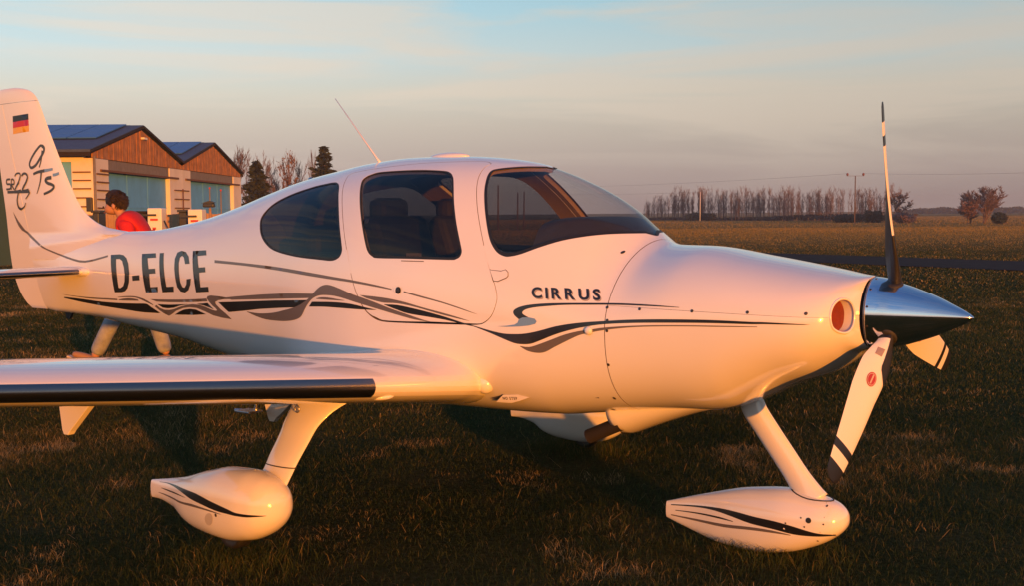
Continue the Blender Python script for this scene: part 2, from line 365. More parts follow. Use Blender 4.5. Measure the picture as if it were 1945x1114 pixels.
# outlines on the aircraft surface: skin panels as (station, angle), paint as side-view (x, z)
SKIN = {
  'rear': [(-3.6895,1.0351),(-3.6739,1.0304),(-3.6624,1.025),(-3.6525,1.018),(-3.642,1.0087),(-3.6309,0.9985),(-3.6205,0.9873),(-3.6095,0.9729),(-3.5976,0.9532),(-3.5856,0.9289),(-3.5741,0.9014),(-3.5616,0.8704),(-3.5471,0.8361),(-3.5302,0.7977),(-3.512,0.7564),(-3.4944,0.715),(-3.4779,0.6757),(-3.4623,0.6378),(-3.4473,0.6004),(-3.4332,0.5645),(-3.4201,0.531),(-3.407,0.4984),(-3.3942,0.4667),(-3.383,0.4381),(-3.3743,0.4148),(-3.3683,0.3979),(-3.364,0.3858),(-3.3613,0.3758),(-3.3602,0.3659),(-3.3609,0.3554),(-3.3632,0.3455),(-3.367,0.3364),(-3.3725,0.3283),(-3.3798,0.3212),(-3.3888,0.315),(-3.3991,0.3097),(-3.4102,0.3055),(-3.4215,0.3026),(-3.4334,0.3007),(-3.4467,0.2998),(-3.4622,0.2996),(-3.478,0.3001),(-3.4945,0.3015),(-3.5155,0.3036),(-3.545,0.3063),(-3.5878,0.31),(-3.641,0.3148),(-3.697,0.3207),(-3.7478,0.3271),(-3.7914,0.3334),(-3.8317,0.3398),(-3.87,0.3464),(-3.9076,0.3534),(-3.9448,0.3609),(-3.9808,0.3688),(-4.0148,0.3771),(-4.0456,0.386),(-4.0724,0.395),(-4.0956,0.4043),(-4.1171,0.4146),(-4.1386,0.4271),(-4.161,0.4426),(-4.1833,0.4605),(-4.2045,0.4799),(-4.2237,0.4999),(-4.2407,0.5203),(-4.2559,0.5414),(-4.2697,0.5634),(-4.2823,0.5863),(-4.2938,0.6111),(-4.3043,0.6375),(-4.3135,0.6637),(-4.3212,0.6877),(-4.3272,0.7082),(-4.3314,0.7259),(-4.3338,0.7425),(-4.3346,0.7594),(-4.334,0.7766),(-4.3318,0.7932),(-4.3276,0.81),(-4.3213,0.8278),(-4.313,0.8475),(-4.3028,0.8685),(-4.2906,0.8894),(-4.2763,0.9087),(-4.2598,0.9258),(-4.2412,0.9415),(-4.22,0.956),(-4.1955,0.9696),(-4.1676,0.9829),(-4.1364,0.9955),(-4.1029,1.0073),(-4.0674,1.0178),(-4.028,1.027),(-3.9854,1.0352),(-3.9433,1.0418),(-3.9057,1.0468),(-3.8741,1.0496),(-3.8457,1.0502),(-3.819,1.0492),(-3.7922,1.0474),(-3.7642,1.0452),(-3.7363,1.0425),(-3.7107,1.0392)],
  'doorwin': [(-3.3576,1.0712),(-3.3468,1.0783),(-3.336,1.0847),(-3.3206,1.0899),(-3.2961,1.0933),(-3.26,1.0954),(-3.2164,1.098),(-3.1704,1.1007),(-3.1265,1.103),(-3.085,1.105),(-3.0435,1.1066),(-3.0026,1.1075),(-2.9626,1.1074),(-2.9216,1.1063),(-2.8803,1.1043),(-2.8426,1.1016),(-2.8125,1.0989),(-2.792,1.096),(-2.778,1.0922),(-2.7669,1.0866),(-2.7554,1.0785),(-2.7432,1.0681),(-2.7321,1.0558),(-2.7215,1.0414),(-2.711,1.025),(-2.7019,1.0089),(-2.694,0.9924),(-2.685,0.9713),(-2.673,0.9424),(-2.6579,0.904),(-2.6415,0.86),(-2.6251,0.8147),(-2.6091,0.7718),(-2.593,0.7307),(-2.5768,0.6898),(-2.5608,0.65),(-2.5452,0.612),(-2.5284,0.5735),(-2.5109,0.5347),(-2.4953,0.5),(-2.4836,0.4731),(-2.4767,0.4564),(-2.4726,0.447),(-2.4704,0.4406),(-2.4691,0.4332),(-2.4685,0.4241),(-2.4692,0.4154),(-2.4711,0.4072),(-2.4741,0.3997),(-2.4783,0.393),(-2.4837,0.387),(-2.4904,0.3817),(-2.4984,0.3769),(-2.5032,0.3737),(-2.5063,0.3716),(-2.5168,0.3691),(-2.5437,0.3643),(-2.5955,0.3564),(-2.6666,0.3468),(-2.7449,0.3376),(-2.8172,0.3304),(-2.8833,0.3253),(-2.9489,0.3214),(-3.008,0.3196),(-3.0537,0.3197),(-3.0796,0.3211),(-3.0901,0.3232),(-3.094,0.3262),(-3.1004,0.3303),(-3.1108,0.3351),(-3.1205,0.3408),(-3.13,0.3478),(-3.139,0.3569),(-3.1471,0.3669),(-3.1547,0.3781),(-3.1626,0.3927),(-3.1726,0.4129),(-3.1858,0.4417),(-3.202,0.4776),(-3.2195,0.5171),(-3.2366,0.5558),(-3.2531,0.5936),(-3.2699,0.6325),(-3.2867,0.6718),(-3.303,0.7101),(-3.3187,0.7473),(-3.3337,0.7837),(-3.3481,0.8192),(-3.3616,0.8536),(-3.3743,0.8872),(-3.386,0.9196),(-3.3959,0.9497),(-3.403,0.9764),(-3.406,0.9975),(-3.405,1.0131),(-3.4012,1.0254),(-3.3959,1.037),(-3.3892,1.0479),(-3.3804,1.0568),(-3.3698,1.0643)],
  'wind': [(-2.3068,1.5323),(-2.3122,1.492),(-2.3263,1.4437),(-2.3458,1.4008),(-2.365,1.3676),(-2.3817,1.3416),(-2.3978,1.3187),(-2.4138,1.2984),(-2.4295,1.2804),(-2.4454,1.2634),(-2.4607,1.2473),(-2.4747,1.2322),(-2.4867,1.2182),(-2.4964,1.2063),(-2.5041,1.1959),(-2.5097,1.1845),(-2.513,1.1703),(-2.514,1.1533),(-2.513,1.1348),(-2.5104,1.1144),(-2.5064,1.0919),(-2.5011,1.0668),(-2.4945,1.0398),(-2.4874,1.0125),(-2.4803,0.9863),(-2.4736,0.9618),(-2.4667,0.9381),(-2.4591,0.9138),(-2.4503,0.8875),(-2.4402,0.8587),(-2.4291,0.8283),(-2.4177,0.7977),(-2.4064,0.7679),(-2.3949,0.7384),(-2.3832,0.709),(-2.3716,0.6805),(-2.3605,0.6536),(-2.3495,0.6279),(-2.3385,0.6028),(-2.3279,0.5797),(-2.3181,0.5598),(-2.3092,0.5438),(-2.3008,0.5307),(-2.2925,0.5194),(-2.2839,0.5088),(-2.2746,0.4986),(-2.2651,0.4894),(-2.2554,0.4814),(-2.2454,0.475),(-2.2349,0.4702),(-2.224,0.467),(-2.2133,0.4651),(-2.2033,0.4642),(-2.195,0.4642),(-2.1878,0.4653),(-2.1799,0.4679),(-2.1697,0.4726),(-2.1571,0.4792),(-2.1429,0.4876),(-2.1269,0.4986),(-2.1089,0.5126),(-2.0885,0.531),(-2.0662,0.5532),(-2.0428,0.5777),(-2.0194,0.6027),(-1.9956,0.6285),(-1.9715,0.6565),(-1.9476,0.6857),(-1.9243,0.7147),(-1.9015,0.7433),(-1.8792,0.772),(-1.8573,0.8015),(-1.8359,0.8321),(-1.8151,0.8643),(-1.7951,0.8985),(-1.776,0.9358),(-1.7578,0.9759),(-1.7403,1.0183),(-1.7234,1.0629),(-1.7071,1.1095),(-1.6914,1.1592),(-1.6752,1.2159),(-1.6599,1.2849),(-1.6483,1.3543),(-1.6414,1.4097)],
  'door': [(-3.5882,1.1315),(-3.5932,1.109),(-3.5903,1.082),(-3.5838,1.0536),(-3.5773,1.0257),(-3.5712,0.9988),(-3.5639,0.9718),(-3.5554,0.9444),(-3.546,0.9163),(-3.5365,0.8895),(-3.5266,0.8632),(-3.5148,0.8341),(-3.5001,0.7992),(-3.4824,0.7576),(-3.4633,0.7124),(-3.4441,0.6664),(-3.4257,0.622),(-3.4078,0.5789),(-3.3902,0.536),(-3.3731,0.4942),(-3.3569,0.4543),(-3.3405,0.4152),(-3.3243,0.3766),(-3.3092,0.3408),(-3.2964,0.3096),(-3.2838,0.2784),(-3.2714,0.2477),(-3.2627,0.2262),(-3.2606,0.2222),(-3.2695,0.2476),(-3.2876,0.2958),(-3.308,0.3466),(-3.3205,0.376),(-3.32,0.3739),(-3.312,0.3535),(-3.3006,0.3246),(-3.2897,0.2964),(-3.2794,0.2686),(-3.2684,0.2378),(-3.2572,0.207),(-3.2458,0.1792),(-3.2339,0.1544),(-3.2215,0.1313),(-3.2089,0.1102),(-3.1968,0.0914),(-3.1853,0.075),(-3.1741,0.0608),(-3.1625,0.0483),(-3.15,0.0371),(-3.1365,0.0271),(-3.1224,0.0185),(-3.1074,0.0112),(-3.0917,0.0053),(-3.0757,0.0009),(-3.0592,-0.0015),(-3.0414,-0.0044),(-3.0213,-0.007),(-3.0011,-0.0088),(-2.9805,-0.0097),(-2.9551,-0.0099),(-2.9206,-0.0098),(-2.8742,-0.0094),(-2.8195,-0.0085),(-2.7612,-0.0075),(-2.704,-0.0065),(-2.6465,-0.0056),(-2.5872,-0.0047),(-2.5303,-0.0038),(-2.4798,-0.003),(-2.4352,-0.0024),(-2.3945,-0.0019),(-2.3592,-0.0013),(-2.3306,-0.0004),(-2.3106,0.0012),(-2.2979,0.0048),(-2.2885,0.0096),(-2.2785,0.0162),(-2.267,0.0249),(-2.2562,0.0355),(-2.2463,0.0475),(-2.2376,0.0608),(-2.2301,0.0757),(-2.2238,0.0923),(-2.2185,0.1094),(-2.2143,0.1262),(-2.211,0.1419),(-2.2084,0.1572),(-2.2074,0.173),(-2.2083,0.1901),(-2.2121,0.2103),(-2.2183,0.2325),(-2.2254,0.2535),(-2.2314,0.27),(-2.2357,0.2793),(-2.239,0.2838),(-2.2424,0.2879),(-2.2469,0.2963),(-2.2529,0.3109),(-2.26,0.3289),(-2.2677,0.3482),(-2.2755,0.3666),(-2.2834,0.3837),(-2.2917,0.4006),(-2.3,0.4175),(-2.308,0.4346),(-2.3179,0.4571),(-2.3291,0.4833),(-2.3374,0.5029),(-2.3379,0.505),(-2.3249,0.477),(-2.3032,0.4282),(-2.2831,0.3811),(-2.2733,0.3569),(-2.2768,0.3645),(-2.2884,0.3914),(-2.304,0.4267),(-2.3187,0.4598),(-2.3316,0.489),(-2.3453,0.5198),(-2.3596,0.5521),(-2.3744,0.5854),(-2.39,0.621),(-2.4066,0.6588),(-2.4235,0.6975),(-2.4393,0.7351),(-2.454,0.7714),(-2.468,0.8074),(-2.4812,0.8424),(-2.4935,0.8757),(-2.5045,0.9064),(-2.5141,0.9347),(-2.5226,0.9617),(-2.5307,0.9886),(-2.5381,1.0152),(-2.5446,1.041),(-2.5504,1.0666),(-2.5556,1.093),(-2.5604,1.1209),(-2.5646,1.1499),(-2.5683,1.179),(-2.5711,1.2066),(-2.57,1.2325),(-2.566,1.257),(-2.5641,1.279),(-2.5692,1.2972),(-2.5816,1.3119),(-2.599,1.3228),(-2.6213,1.3283),(-2.649,1.3268),(-2.6844,1.317),(-2.7271,1.3009),(-2.7743,1.2832),(-2.8237,1.2691),(-2.8746,1.2604),(-2.9281,1.252),(-2.9837,1.2426),(-3.0407,1.2316),(-3.1013,1.2177),(-3.1649,1.2025),(-3.2285,1.1883),(-3.2883,1.1779),(-3.3443,1.1726),(-3.3968,1.1694),(-3.4448,1.1669),(-3.4871,1.1637),(-3.5232,1.1604),(-3.5524,1.1557),(-3.5742,1.1469)],
  'inlet': [(-0.4908,0.503),(-0.4941,0.4978),(-0.4973,0.4879),(-0.5002,0.4735),(-0.5028,0.4546),(-0.5052,0.4311),(-0.5075,0.4033),(-0.5094,0.3722),(-0.511,0.3385),(-0.5122,0.3014),(-0.5131,0.2611),(-0.5137,0.2199),(-0.5141,0.1799),(-0.5142,0.1415),(-0.514,0.1036),(-0.5136,0.0664),(-0.5129,0.0302),(-0.5121,-0.0043),(-0.511,-0.0462),(-0.5098,-0.0899),(-0.5082,-0.1305),(-0.5062,-0.1664),(-0.5037,-0.1993),(-0.5011,-0.229),(-0.4984,-0.256),(-0.4956,-0.2799),(-0.4927,-0.3004),(-0.4897,-0.3178),(-0.4866,-0.3326),(-0.4836,-0.3455),(-0.4805,-0.3559),(-0.4775,-0.3621),(-0.4746,-0.3621),(-0.4718,-0.3558),(-0.4691,-0.344),(-0.4666,-0.3265),(-0.4644,-0.3034),(-0.4626,-0.274),(-0.461,-0.2387),(-0.4597,-0.1996),(-0.4587,-0.1586),(-0.458,-0.1153),(-0.4575,-0.0694),(-0.4572,-0.0236),(-0.4571,0.0158),(-0.457,0.0549),(-0.4571,0.096),(-0.4574,0.1386),(-0.458,0.1826),(-0.459,0.2301),(-0.4603,0.2803),(-0.462,0.3288),(-0.464,0.3709),(-0.4665,0.4051),(-0.4694,0.4335),(-0.4725,0.4567),(-0.4759,0.4753),(-0.4795,0.4896),(-0.4833,0.499),(-0.4872,0.5035)],
  'hinge': [(-2.2731,0.3551),(-2.2032,0.3645),(-2.1776,0.3808),(-2.1596,0.3664),(-2.1554,0.3384),(-2.166,0.3212),(-2.2144,0.2863),(-2.241,0.2852)],
}
PAINT = [
  ('stripe_grey','body',0,[(-4.7938,1.4482),(-4.6974,1.4457),(-4.5614,1.4423),(-4.4229,1.4384),(-4.2915,1.4344),(-4.1581,1.4301),(-4.0256,1.4248),(-3.8955,1.418),(-3.7718,1.4101),(-3.6637,1.4024),(-3.5677,1.3953),(-3.4815,1.3886),(-3.4085,1.3828),(-3.3542,1.3787),(-3.3111,1.3756),(-3.2628,1.3715),(-3.2016,1.3655),(-3.1362,1.3586),(-3.0754,1.3516),(-3.0178,1.3441),(-2.9647,1.3365),(-2.9283,1.3312),(-2.928,1.3249),(-2.9642,1.3287),(-3.0172,1.3342),(-3.0746,1.3398),(-3.1353,1.3456),(-3.2006,1.3516),(-3.2617,1.3567),(-3.3099,1.3602),(-3.3528,1.3627),(-3.4069,1.3659),(-3.4797,1.3703),(-3.5656,1.3754),(-3.6612,1.3813),(-3.7689,1.3886),(-3.8922,1.3967),(-4.0221,1.4039),(-4.1545,1.4102),(-4.288,1.4159),(-4.4192,1.4208),(-4.5573,1.4244),(-4.6927,1.4271),(-4.7886,1.4289)]),
  ('stripe_grey','body',0,[(-2.8361,1.3209),(-2.8021,1.315),(-2.7539,1.3066),(-2.7053,1.298),(-2.66,1.2901),(-2.6141,1.2819),(-2.5687,1.2733),(-2.5239,1.2638),(-2.4796,1.2538),(-2.4373,1.2437),(-2.3934,1.2325),(-2.3514,1.2212),(-2.3225,1.2134),(-2.3514,1.2189),(-2.3933,1.2281),(-2.4371,1.2377),(-2.4794,1.2472),(-2.5237,1.2571),(-2.5685,1.2663),(-2.6137,1.2744),(-2.6596,1.2818),(-2.7049,1.2892),(-2.7536,1.2977),(-2.8016,1.3061),(-2.8356,1.312)]),
  ('stripe_grey','body',0,[(-4.6228,1.2038),(-4.593,1.2071),(-4.5483,1.2119),(-4.4868,1.2179),(-4.4033,1.2256),(-4.3045,1.2344),(-4.2055,1.2427),(-4.1062,1.2504),(-4.0055,1.2577),(-3.9155,1.2636),(-3.8404,1.2677),(-3.7758,1.2705),(-3.7201,1.2725),(-3.6694,1.2742),(-3.6255,1.2753),(-3.5956,1.276),(-3.6244,1.2497),(-3.6457,1.2482),(-3.6778,1.246),(-3.7198,1.2433),(-3.7732,1.2402),(-3.839,1.2364),(-3.9155,1.2318),(-4.0085,1.2258),(-4.1125,1.2189),(-4.2062,1.2129),(-4.2814,1.2083),(-4.3465,1.2044),(-4.4058,1.2008),(-4.4635,1.1971),(-4.5148,1.1937),(-4.5503,1.1914)]),
  ('stripe_black','body',0,[(-4.7263,1.1662),(-4.4066,1.1882),(-4.0109,1.2158),(-3.6471,1.2361),(-3.6702,1.2214),(-3.7204,1.1994),(-3.7895,1.184),(-3.9744,1.1706),(-4.2104,1.1499),(-4.4139,1.1266),(-4.6011,1.107)]),
  ('stripe_grey','body',1,[(-4.3633,1.1253),(-4.3246,1.1241),(-4.2697,1.1225),(-4.214,1.1227),(-4.1612,1.1254),(-4.107,1.1298),(-4.055,1.1355),(-4.0074,1.1423),(-3.9624,1.1503),(-3.9182,1.1588),(-3.8729,1.1674),(-3.8287,1.1765),(-3.7894,1.1859),(-3.7569,1.1958),(-3.7289,1.2061),(-3.7033,1.2169),(-3.6793,1.2282),(-3.6573,1.2401),(-3.6374,1.252),(-3.6197,1.2643),(-3.6041,1.2766),(-3.5894,1.2878),(-3.5758,1.2974),(-3.5631,1.3059),(-3.5504,1.3133),(-3.5378,1.3197),(-3.5253,1.3249),(-3.5118,1.3291),(-3.4975,1.3325),(-3.4824,1.3348),(-3.4655,1.3356),(-3.4472,1.3347),(-3.4273,1.3323),(-3.4042,1.3285),(-3.3763,1.3228),(-3.3454,1.3157),(-3.3152,1.3084),(-3.2866,1.3011),(-3.2583,1.2935),(-3.2307,1.2866),(-3.2036,1.2808),(-3.1769,1.2756),(-3.1503,1.2704),(-3.1259,1.2653),(-3.1016,1.2602),(-3.0717,1.2534),(-3.0325,1.244),(-2.9881,1.233),(-2.9443,1.2226),(-2.9029,1.2136),(-2.862,1.2051),(-2.8216,1.1967),(-2.7798,1.1876),(-2.7385,1.1785),(-2.7036,1.1712),(-2.6763,1.1663),(-2.6549,1.1631),(-2.6405,1.161),(-2.6685,1.1609),(-2.7089,1.1635),(-2.7505,1.1672),(-2.7895,1.1724),(-2.8297,1.1788),(-2.8704,1.1855),(-2.9113,1.1923),(-2.9528,1.1995),(-2.9948,1.2067),(-3.0382,1.214),(-3.0821,1.2213),(-3.1236,1.2283),(-3.1617,1.2349),(-3.1971,1.241),(-3.23,1.2468),(-3.2596,1.2523),(-3.2865,1.2573),(-3.3138,1.2618),(-3.3427,1.266),(-3.3721,1.2696),(-3.4019,1.2721),(-3.4333,1.2734),(-3.465,1.2736),(-3.4938,1.2728),(-3.5173,1.2715),(-3.5374,1.2692),(-3.5568,1.2653),(-3.5766,1.2594),(-3.5956,1.252),(-3.6129,1.2435),(-3.628,1.234),(-3.6414,1.2235),(-3.6539,1.2125),(-3.6657,1.2011),(-3.6767,1.1892),(-3.6878,1.1767),(-3.6988,1.1628),(-3.71,1.1482),(-3.7232,1.1357),(-3.7385,1.1264),(-3.7557,1.1191),(-3.777,1.1127),(-3.804,1.1066),(-3.8354,1.1012),(-3.8694,1.0968),(-3.9045,1.0933),(-3.9423,1.0908),(-3.9846,1.0891),(-4.0353,1.088),(-4.0907,1.0877),(-4.1416,1.0889),(-4.1836,1.0921),(-4.2209,1.0969),(-4.2572,1.1024),(-4.2972,1.1095),(-4.3362,1.1175),(-4.3636,1.1232)]),
  ('stripe_grey','body',0,[(-3.5726,1.2492),(-3.5608,1.2518),(-3.5437,1.2554),(-3.5249,1.2581),(-3.5057,1.2595),(-3.4848,1.2601),(-3.4625,1.26),(-3.4386,1.2591),(-3.4134,1.2576),(-3.3867,1.2558),(-3.355,1.2536),(-3.3222,1.2512),(-3.2995,1.2494),(-3.326,1.2473),(-3.3642,1.247),(-3.4016,1.2467),(-3.4335,1.2465),(-3.4641,1.2463),(-3.4934,1.2462),(-3.5236,1.2462),(-3.5524,1.2463),(-3.5726,1.2464)]),
  ('stripe_black','body',0,[(-3.613,1.2271),(-3.6022,1.2277),(-3.5851,1.2286),(-3.5566,1.2299),(-3.5113,1.2318),(-3.4558,1.2341),(-3.4015,1.2354),(-3.3522,1.2356),(-3.3041,1.2349),(-3.2574,1.2326),(-3.2102,1.2279),(-3.1642,1.2217),(-3.1237,1.2164),(-3.0889,1.2125),(-3.0594,1.2095),(-3.0394,1.2074),(-3.0825,1.205),(-3.1442,1.2041),(-3.2032,1.2035),(-3.2509,1.2037),(-3.2962,1.2041),(-3.3427,1.2043),(-3.3921,1.2043),(-3.4428,1.2042),(-3.4937,1.2033),(-3.5494,1.2013),(-3.6051,1.1985),(-3.6445,1.1965)]),
  ('stripe_grey','body',0,[(-3.1798,1.2858),(-3.1525,1.2851),(-3.1135,1.2841),(-3.0722,1.2826),(-3.031,1.2806),(-2.9877,1.2782),(-2.9449,1.2749),(-2.9034,1.2704),(-2.8624,1.2651),(-2.8219,1.2591),(-2.7819,1.2522),(-2.7425,1.2446),(-2.7035,1.2374),(-2.6651,1.2309),(-2.6271,1.2247),(-2.5896,1.2185),(-2.5525,1.2121),(-2.5158,1.2057),(-2.4795,1.1989),(-2.4395,1.1907),(-2.3999,1.1822),(-2.3725,1.1762),(-2.4157,1.1808),(-2.4774,1.1897),(-2.5341,1.1983),(-2.575,1.2051),(-2.6103,1.2115),(-2.6459,1.2178),(-2.6841,1.2247),(-2.7228,1.2315),(-2.762,1.2376),(-2.8026,1.2429),(-2.8437,1.2474),(-2.8825,1.2504),(-2.9186,1.2509),(-2.9523,1.25),(-2.9821,1.2499),(-3.0056,1.2516),(-3.025,1.2541),(-3.0459,1.2572),(-3.0737,1.2614),(-3.1031,1.2662),(-3.124,1.2696)]),
  ('stripe_black','body',0,[(-2.9821,1.2408),(-2.9569,1.2415),(-2.9208,1.2423),(-2.8824,1.2415),(-2.8436,1.2381),(-2.8025,1.2332),(-2.7619,1.2279),(-2.7227,1.2226),(-2.6841,1.2169),(-2.6459,1.2108),(-2.6082,1.2044),(-2.5709,1.1976),(-2.534,1.1905),(-2.4964,1.1824),(-2.4591,1.1741),(-2.4257,1.1668),(-2.3958,1.1611),(-2.3695,1.1563),(-2.3516,1.1532),(-2.3517,1.1489),(-2.3696,1.151),(-2.3959,1.1542),(-2.4258,1.1582),(-2.4592,1.1634),(-2.4965,1.1694),(-2.5341,1.1748),(-2.5698,1.1787),(-2.6057,1.1819),(-2.6459,1.1854),(-2.6956,1.1892),(-2.7501,1.1933),(-2.7976,1.1978),(-2.8305,1.2028),(-2.8557,1.2083),(-2.8824,1.2146),(-2.918,1.2228),(-2.9554,1.2317),(-2.982,1.2381)]),
  ('stripe_black','body',0,[(-2.3518,1.1537),(-2.3236,1.1481),(-2.284,1.1401),(-2.2471,1.1333),(-2.2178,1.1285),(-2.1911,1.1247),(-2.1658,1.1221),(-2.1417,1.1211),(-2.119,1.1213),(-2.0964,1.1222),(-2.0739,1.1236),(-2.0517,1.1256),(-2.0285,1.1288),(-2.0044,1.1333),(-1.9794,1.1389),(-1.9525,1.1456),(-1.9227,1.154),(-1.891,1.1634),(-1.8596,1.1719),(-1.8292,1.1786),(-1.799,1.1844),(-1.769,1.1895),(-1.7392,1.1939),(-1.7095,1.1977),(-1.6798,1.2012),(-1.6519,1.2041),(-1.624,1.2066),(-1.5911,1.2096),(-1.5502,1.2135),(-1.5046,1.2177),(-1.4591,1.2216),(-1.417,1.2246),(-1.3752,1.2271),(-1.329,1.2295),(-1.2756,1.2319),(-1.2182,1.2341),(-1.1616,1.2359),(-1.107,1.2373),(-1.053,1.2383),(-0.9998,1.2389),(-0.944,1.2388),(-0.8891,1.2382),(-0.8449,1.2378),(-0.819,1.238),(-0.803,1.2385),(-0.7831,1.2387),(-0.7544,1.2384),(-0.7221,1.2377),(-0.6884,1.2369),(-0.6493,1.2358),(-0.6096,1.2343),(-0.5827,1.233),(-0.6096,1.2311),(-0.6492,1.231),(-0.6883,1.2305),(-0.722,1.2301),(-0.7542,1.2297),(-0.7829,1.2291),(-0.8027,1.2283),(-0.8188,1.2274),(-0.8447,1.2266),(-0.8888,1.2261),(-0.9437,1.2255),(-0.9995,1.2247),(-1.0527,1.2234),(-1.1066,1.2218),(-1.1611,1.2199),(-1.2177,1.2176),(-1.2749,1.2151),(-1.3282,1.2126),(-1.3742,1.2103),(-1.4158,1.208),(-1.4577,1.2052),(-1.5031,1.2019),(-1.5488,1.198),(-1.5898,1.1939),(-1.6226,1.1896),(-1.6505,1.1849),(-1.6785,1.1796),(-1.7083,1.1737),(-1.7383,1.1671),(-1.7685,1.1595),(-1.7988,1.1509),(-1.8292,1.1414),(-1.8599,1.1309),(-1.8926,1.1183),(-1.9256,1.1047),(-1.9537,1.0933),(-1.9731,1.0858),(-1.9874,1.0806),(-2.0016,1.0767),(-2.0176,1.0739),(-2.0336,1.0723),(-2.0497,1.0717),(-2.0651,1.0716),(-2.0805,1.0724),(-2.0981,1.075),(-2.1189,1.0803),(-2.1421,1.0874),(-2.1666,1.095),(-2.1917,1.103),(-2.2183,1.1116),(-2.2474,1.1205),(-2.2842,1.1309),(-2.3237,1.1418),(-2.3519,1.1494)]),
  ('stripe_grey','body',0,[(-2.0647,1.0625),(-2.0512,1.0609),(-2.032,1.059),(-2.0121,1.0594),(-1.9939,1.0632),(-1.9752,1.0693),(-1.9544,1.0767),(-1.9305,1.0854),(-1.9046,1.0954),(-1.8789,1.1053),(-1.8541,1.115),(-1.8295,1.1247),(-1.805,1.1334),(-1.7797,1.141),(-1.7545,1.1477),(-1.7324,1.153),(-1.7137,1.1567),(-1.698,1.1592),(-1.6874,1.1607),(-1.6875,1.1446),(-1.6985,1.1417),(-1.7146,1.1373),(-1.7327,1.1311),(-1.7526,1.1224),(-1.7746,1.1119),(-1.7968,1.1011),(-1.8188,1.0904),(-1.8409,1.0795),(-1.8622,1.0689),(-1.8823,1.058),(-1.9016,1.0474),(-1.9198,1.0392),(-1.9361,1.0345),(-1.9511,1.0322),(-1.9671,1.0316),(-1.9857,1.0326),(-2.0052,1.0353),(-2.0232,1.0395),(-2.0397,1.0461),(-2.0546,1.0542),(-2.0649,1.0599)]),
  ('stripe_grey','body',0,[(-1.6587,1.1652),(-1.643,1.1685),(-1.6196,1.1732),(-1.5891,1.178),(-1.5496,1.1828),(-1.5032,1.1876),(-1.4571,1.1919),(-1.4153,1.1953),(-1.3738,1.1982),(-1.3279,1.2009),(-1.2747,1.2036),(-1.2175,1.2062),(-1.1609,1.2084),(-1.1078,1.2103),(-1.0552,1.2118),(-0.9994,1.2134),(-0.9308,1.2151),(-0.8599,1.2166),(-0.8109,1.2176),(-0.8109,1.2146),(-0.8599,1.213),(-0.9308,1.2105),(-0.9993,1.2081),(-1.0552,1.2064),(-1.1077,1.2049),(-1.1609,1.203),(-1.2174,1.2006),(-1.2747,1.1978),(-1.3279,1.1947),(-1.3737,1.1916),(-1.4152,1.1883),(-1.457,1.1841),(-1.5031,1.1782),(-1.5495,1.1715),(-1.5892,1.1652),(-1.6197,1.1595),(-1.6431,1.1543),(-1.6588,1.1507)]),
  ('stripe_black','body',0,[(-1.1958,1.2921),(-1.231,1.2937),(-1.2824,1.2958),(-1.3385,1.2973),(-1.3963,1.298),(-1.4585,1.2982),(-1.5205,1.2978),(-1.5818,1.2967),(-1.6415,1.2952),(-1.6951,1.2939),(-1.7401,1.2928),(-1.7795,1.2918),(-1.8163,1.2906),(-1.851,1.2893),(-1.8829,1.288),(-1.9141,1.2861),(-1.9462,1.2835),(-1.9776,1.2803),(-2.0053,1.2768),(-2.0274,1.2732),(-2.0455,1.2693),(-2.061,1.2651),(-2.0745,1.2605),(-2.0853,1.2556),(-2.0937,1.2507),(-2.0996,1.2459),(-2.1031,1.2412),(-2.1045,1.2362),(-2.1036,1.2307),(-2.1006,1.2251),(-2.0969,1.2199),(-2.0922,1.2155),(-2.0868,1.2115),(-2.0818,1.208),(-2.0775,1.2048),(-2.0736,1.2021),(-2.0709,1.2002),(-2.0138,1.2124),(-2.0178,1.2138),(-2.0234,1.2159),(-2.0293,1.2184),(-2.0356,1.2212),(-2.0421,1.2243),(-2.047,1.2276),(-2.0497,1.231),(-2.0508,1.2345),(-2.0495,1.2383),(-2.046,1.2425),(-2.0402,1.247),(-2.0313,1.2513),(-2.019,1.2553),(-2.0036,1.2591),(-1.9852,1.2627),(-1.9638,1.2659),(-1.9395,1.2687),(-1.9123,1.2716),(-1.8825,1.2746),(-1.8499,1.2777),(-1.8147,1.2802),(-1.7777,1.282),(-1.7382,1.2832),(-1.693,1.2845),(-1.6392,1.2862),(-1.5792,1.288),(-1.5178,1.2894),(-1.4562,1.2902),(-1.3944,1.2904),(-1.3371,1.2905),(-1.2814,1.2905),(-1.2304,1.2901),(-1.1955,1.2899)]),
  ('stripe_blue','body',0,[(-2.069,1.1994),(-2.0481,1.2094),(-2.0119,1.2116),(-1.9767,1.2064),(-1.964,1.193),(-1.9731,1.1794),(-2.009,1.1696),(-2.0666,1.1621),(-2.1452,1.1568),(-2.2057,1.1573),(-2.1452,1.1627),(-2.0958,1.1708),(-2.0764,1.1816)]),
  ('stripe_grey','body',0,[(-7.0248,1.1235),(-6.9585,1.1217),(-6.8662,1.1192),(-6.7784,1.1171),(-6.7031,1.116),(-6.6296,1.1155),(-6.5544,1.1157),(-6.4728,1.1168),(-6.3901,1.1184),(-6.3172,1.1199),(-6.2547,1.1208),(-6.2014,1.1216),(-6.1652,1.1221),(-6.1694,1.1099),(-6.2057,1.1096),(-6.2589,1.109),(-6.3213,1.1084),(-6.3942,1.1072),(-6.4769,1.1059),(-6.5582,1.1055),(-6.633,1.1064),(-6.7059,1.1083),(-6.7806,1.1108),(-6.8678,1.1143),(-6.9595,1.1183)]),
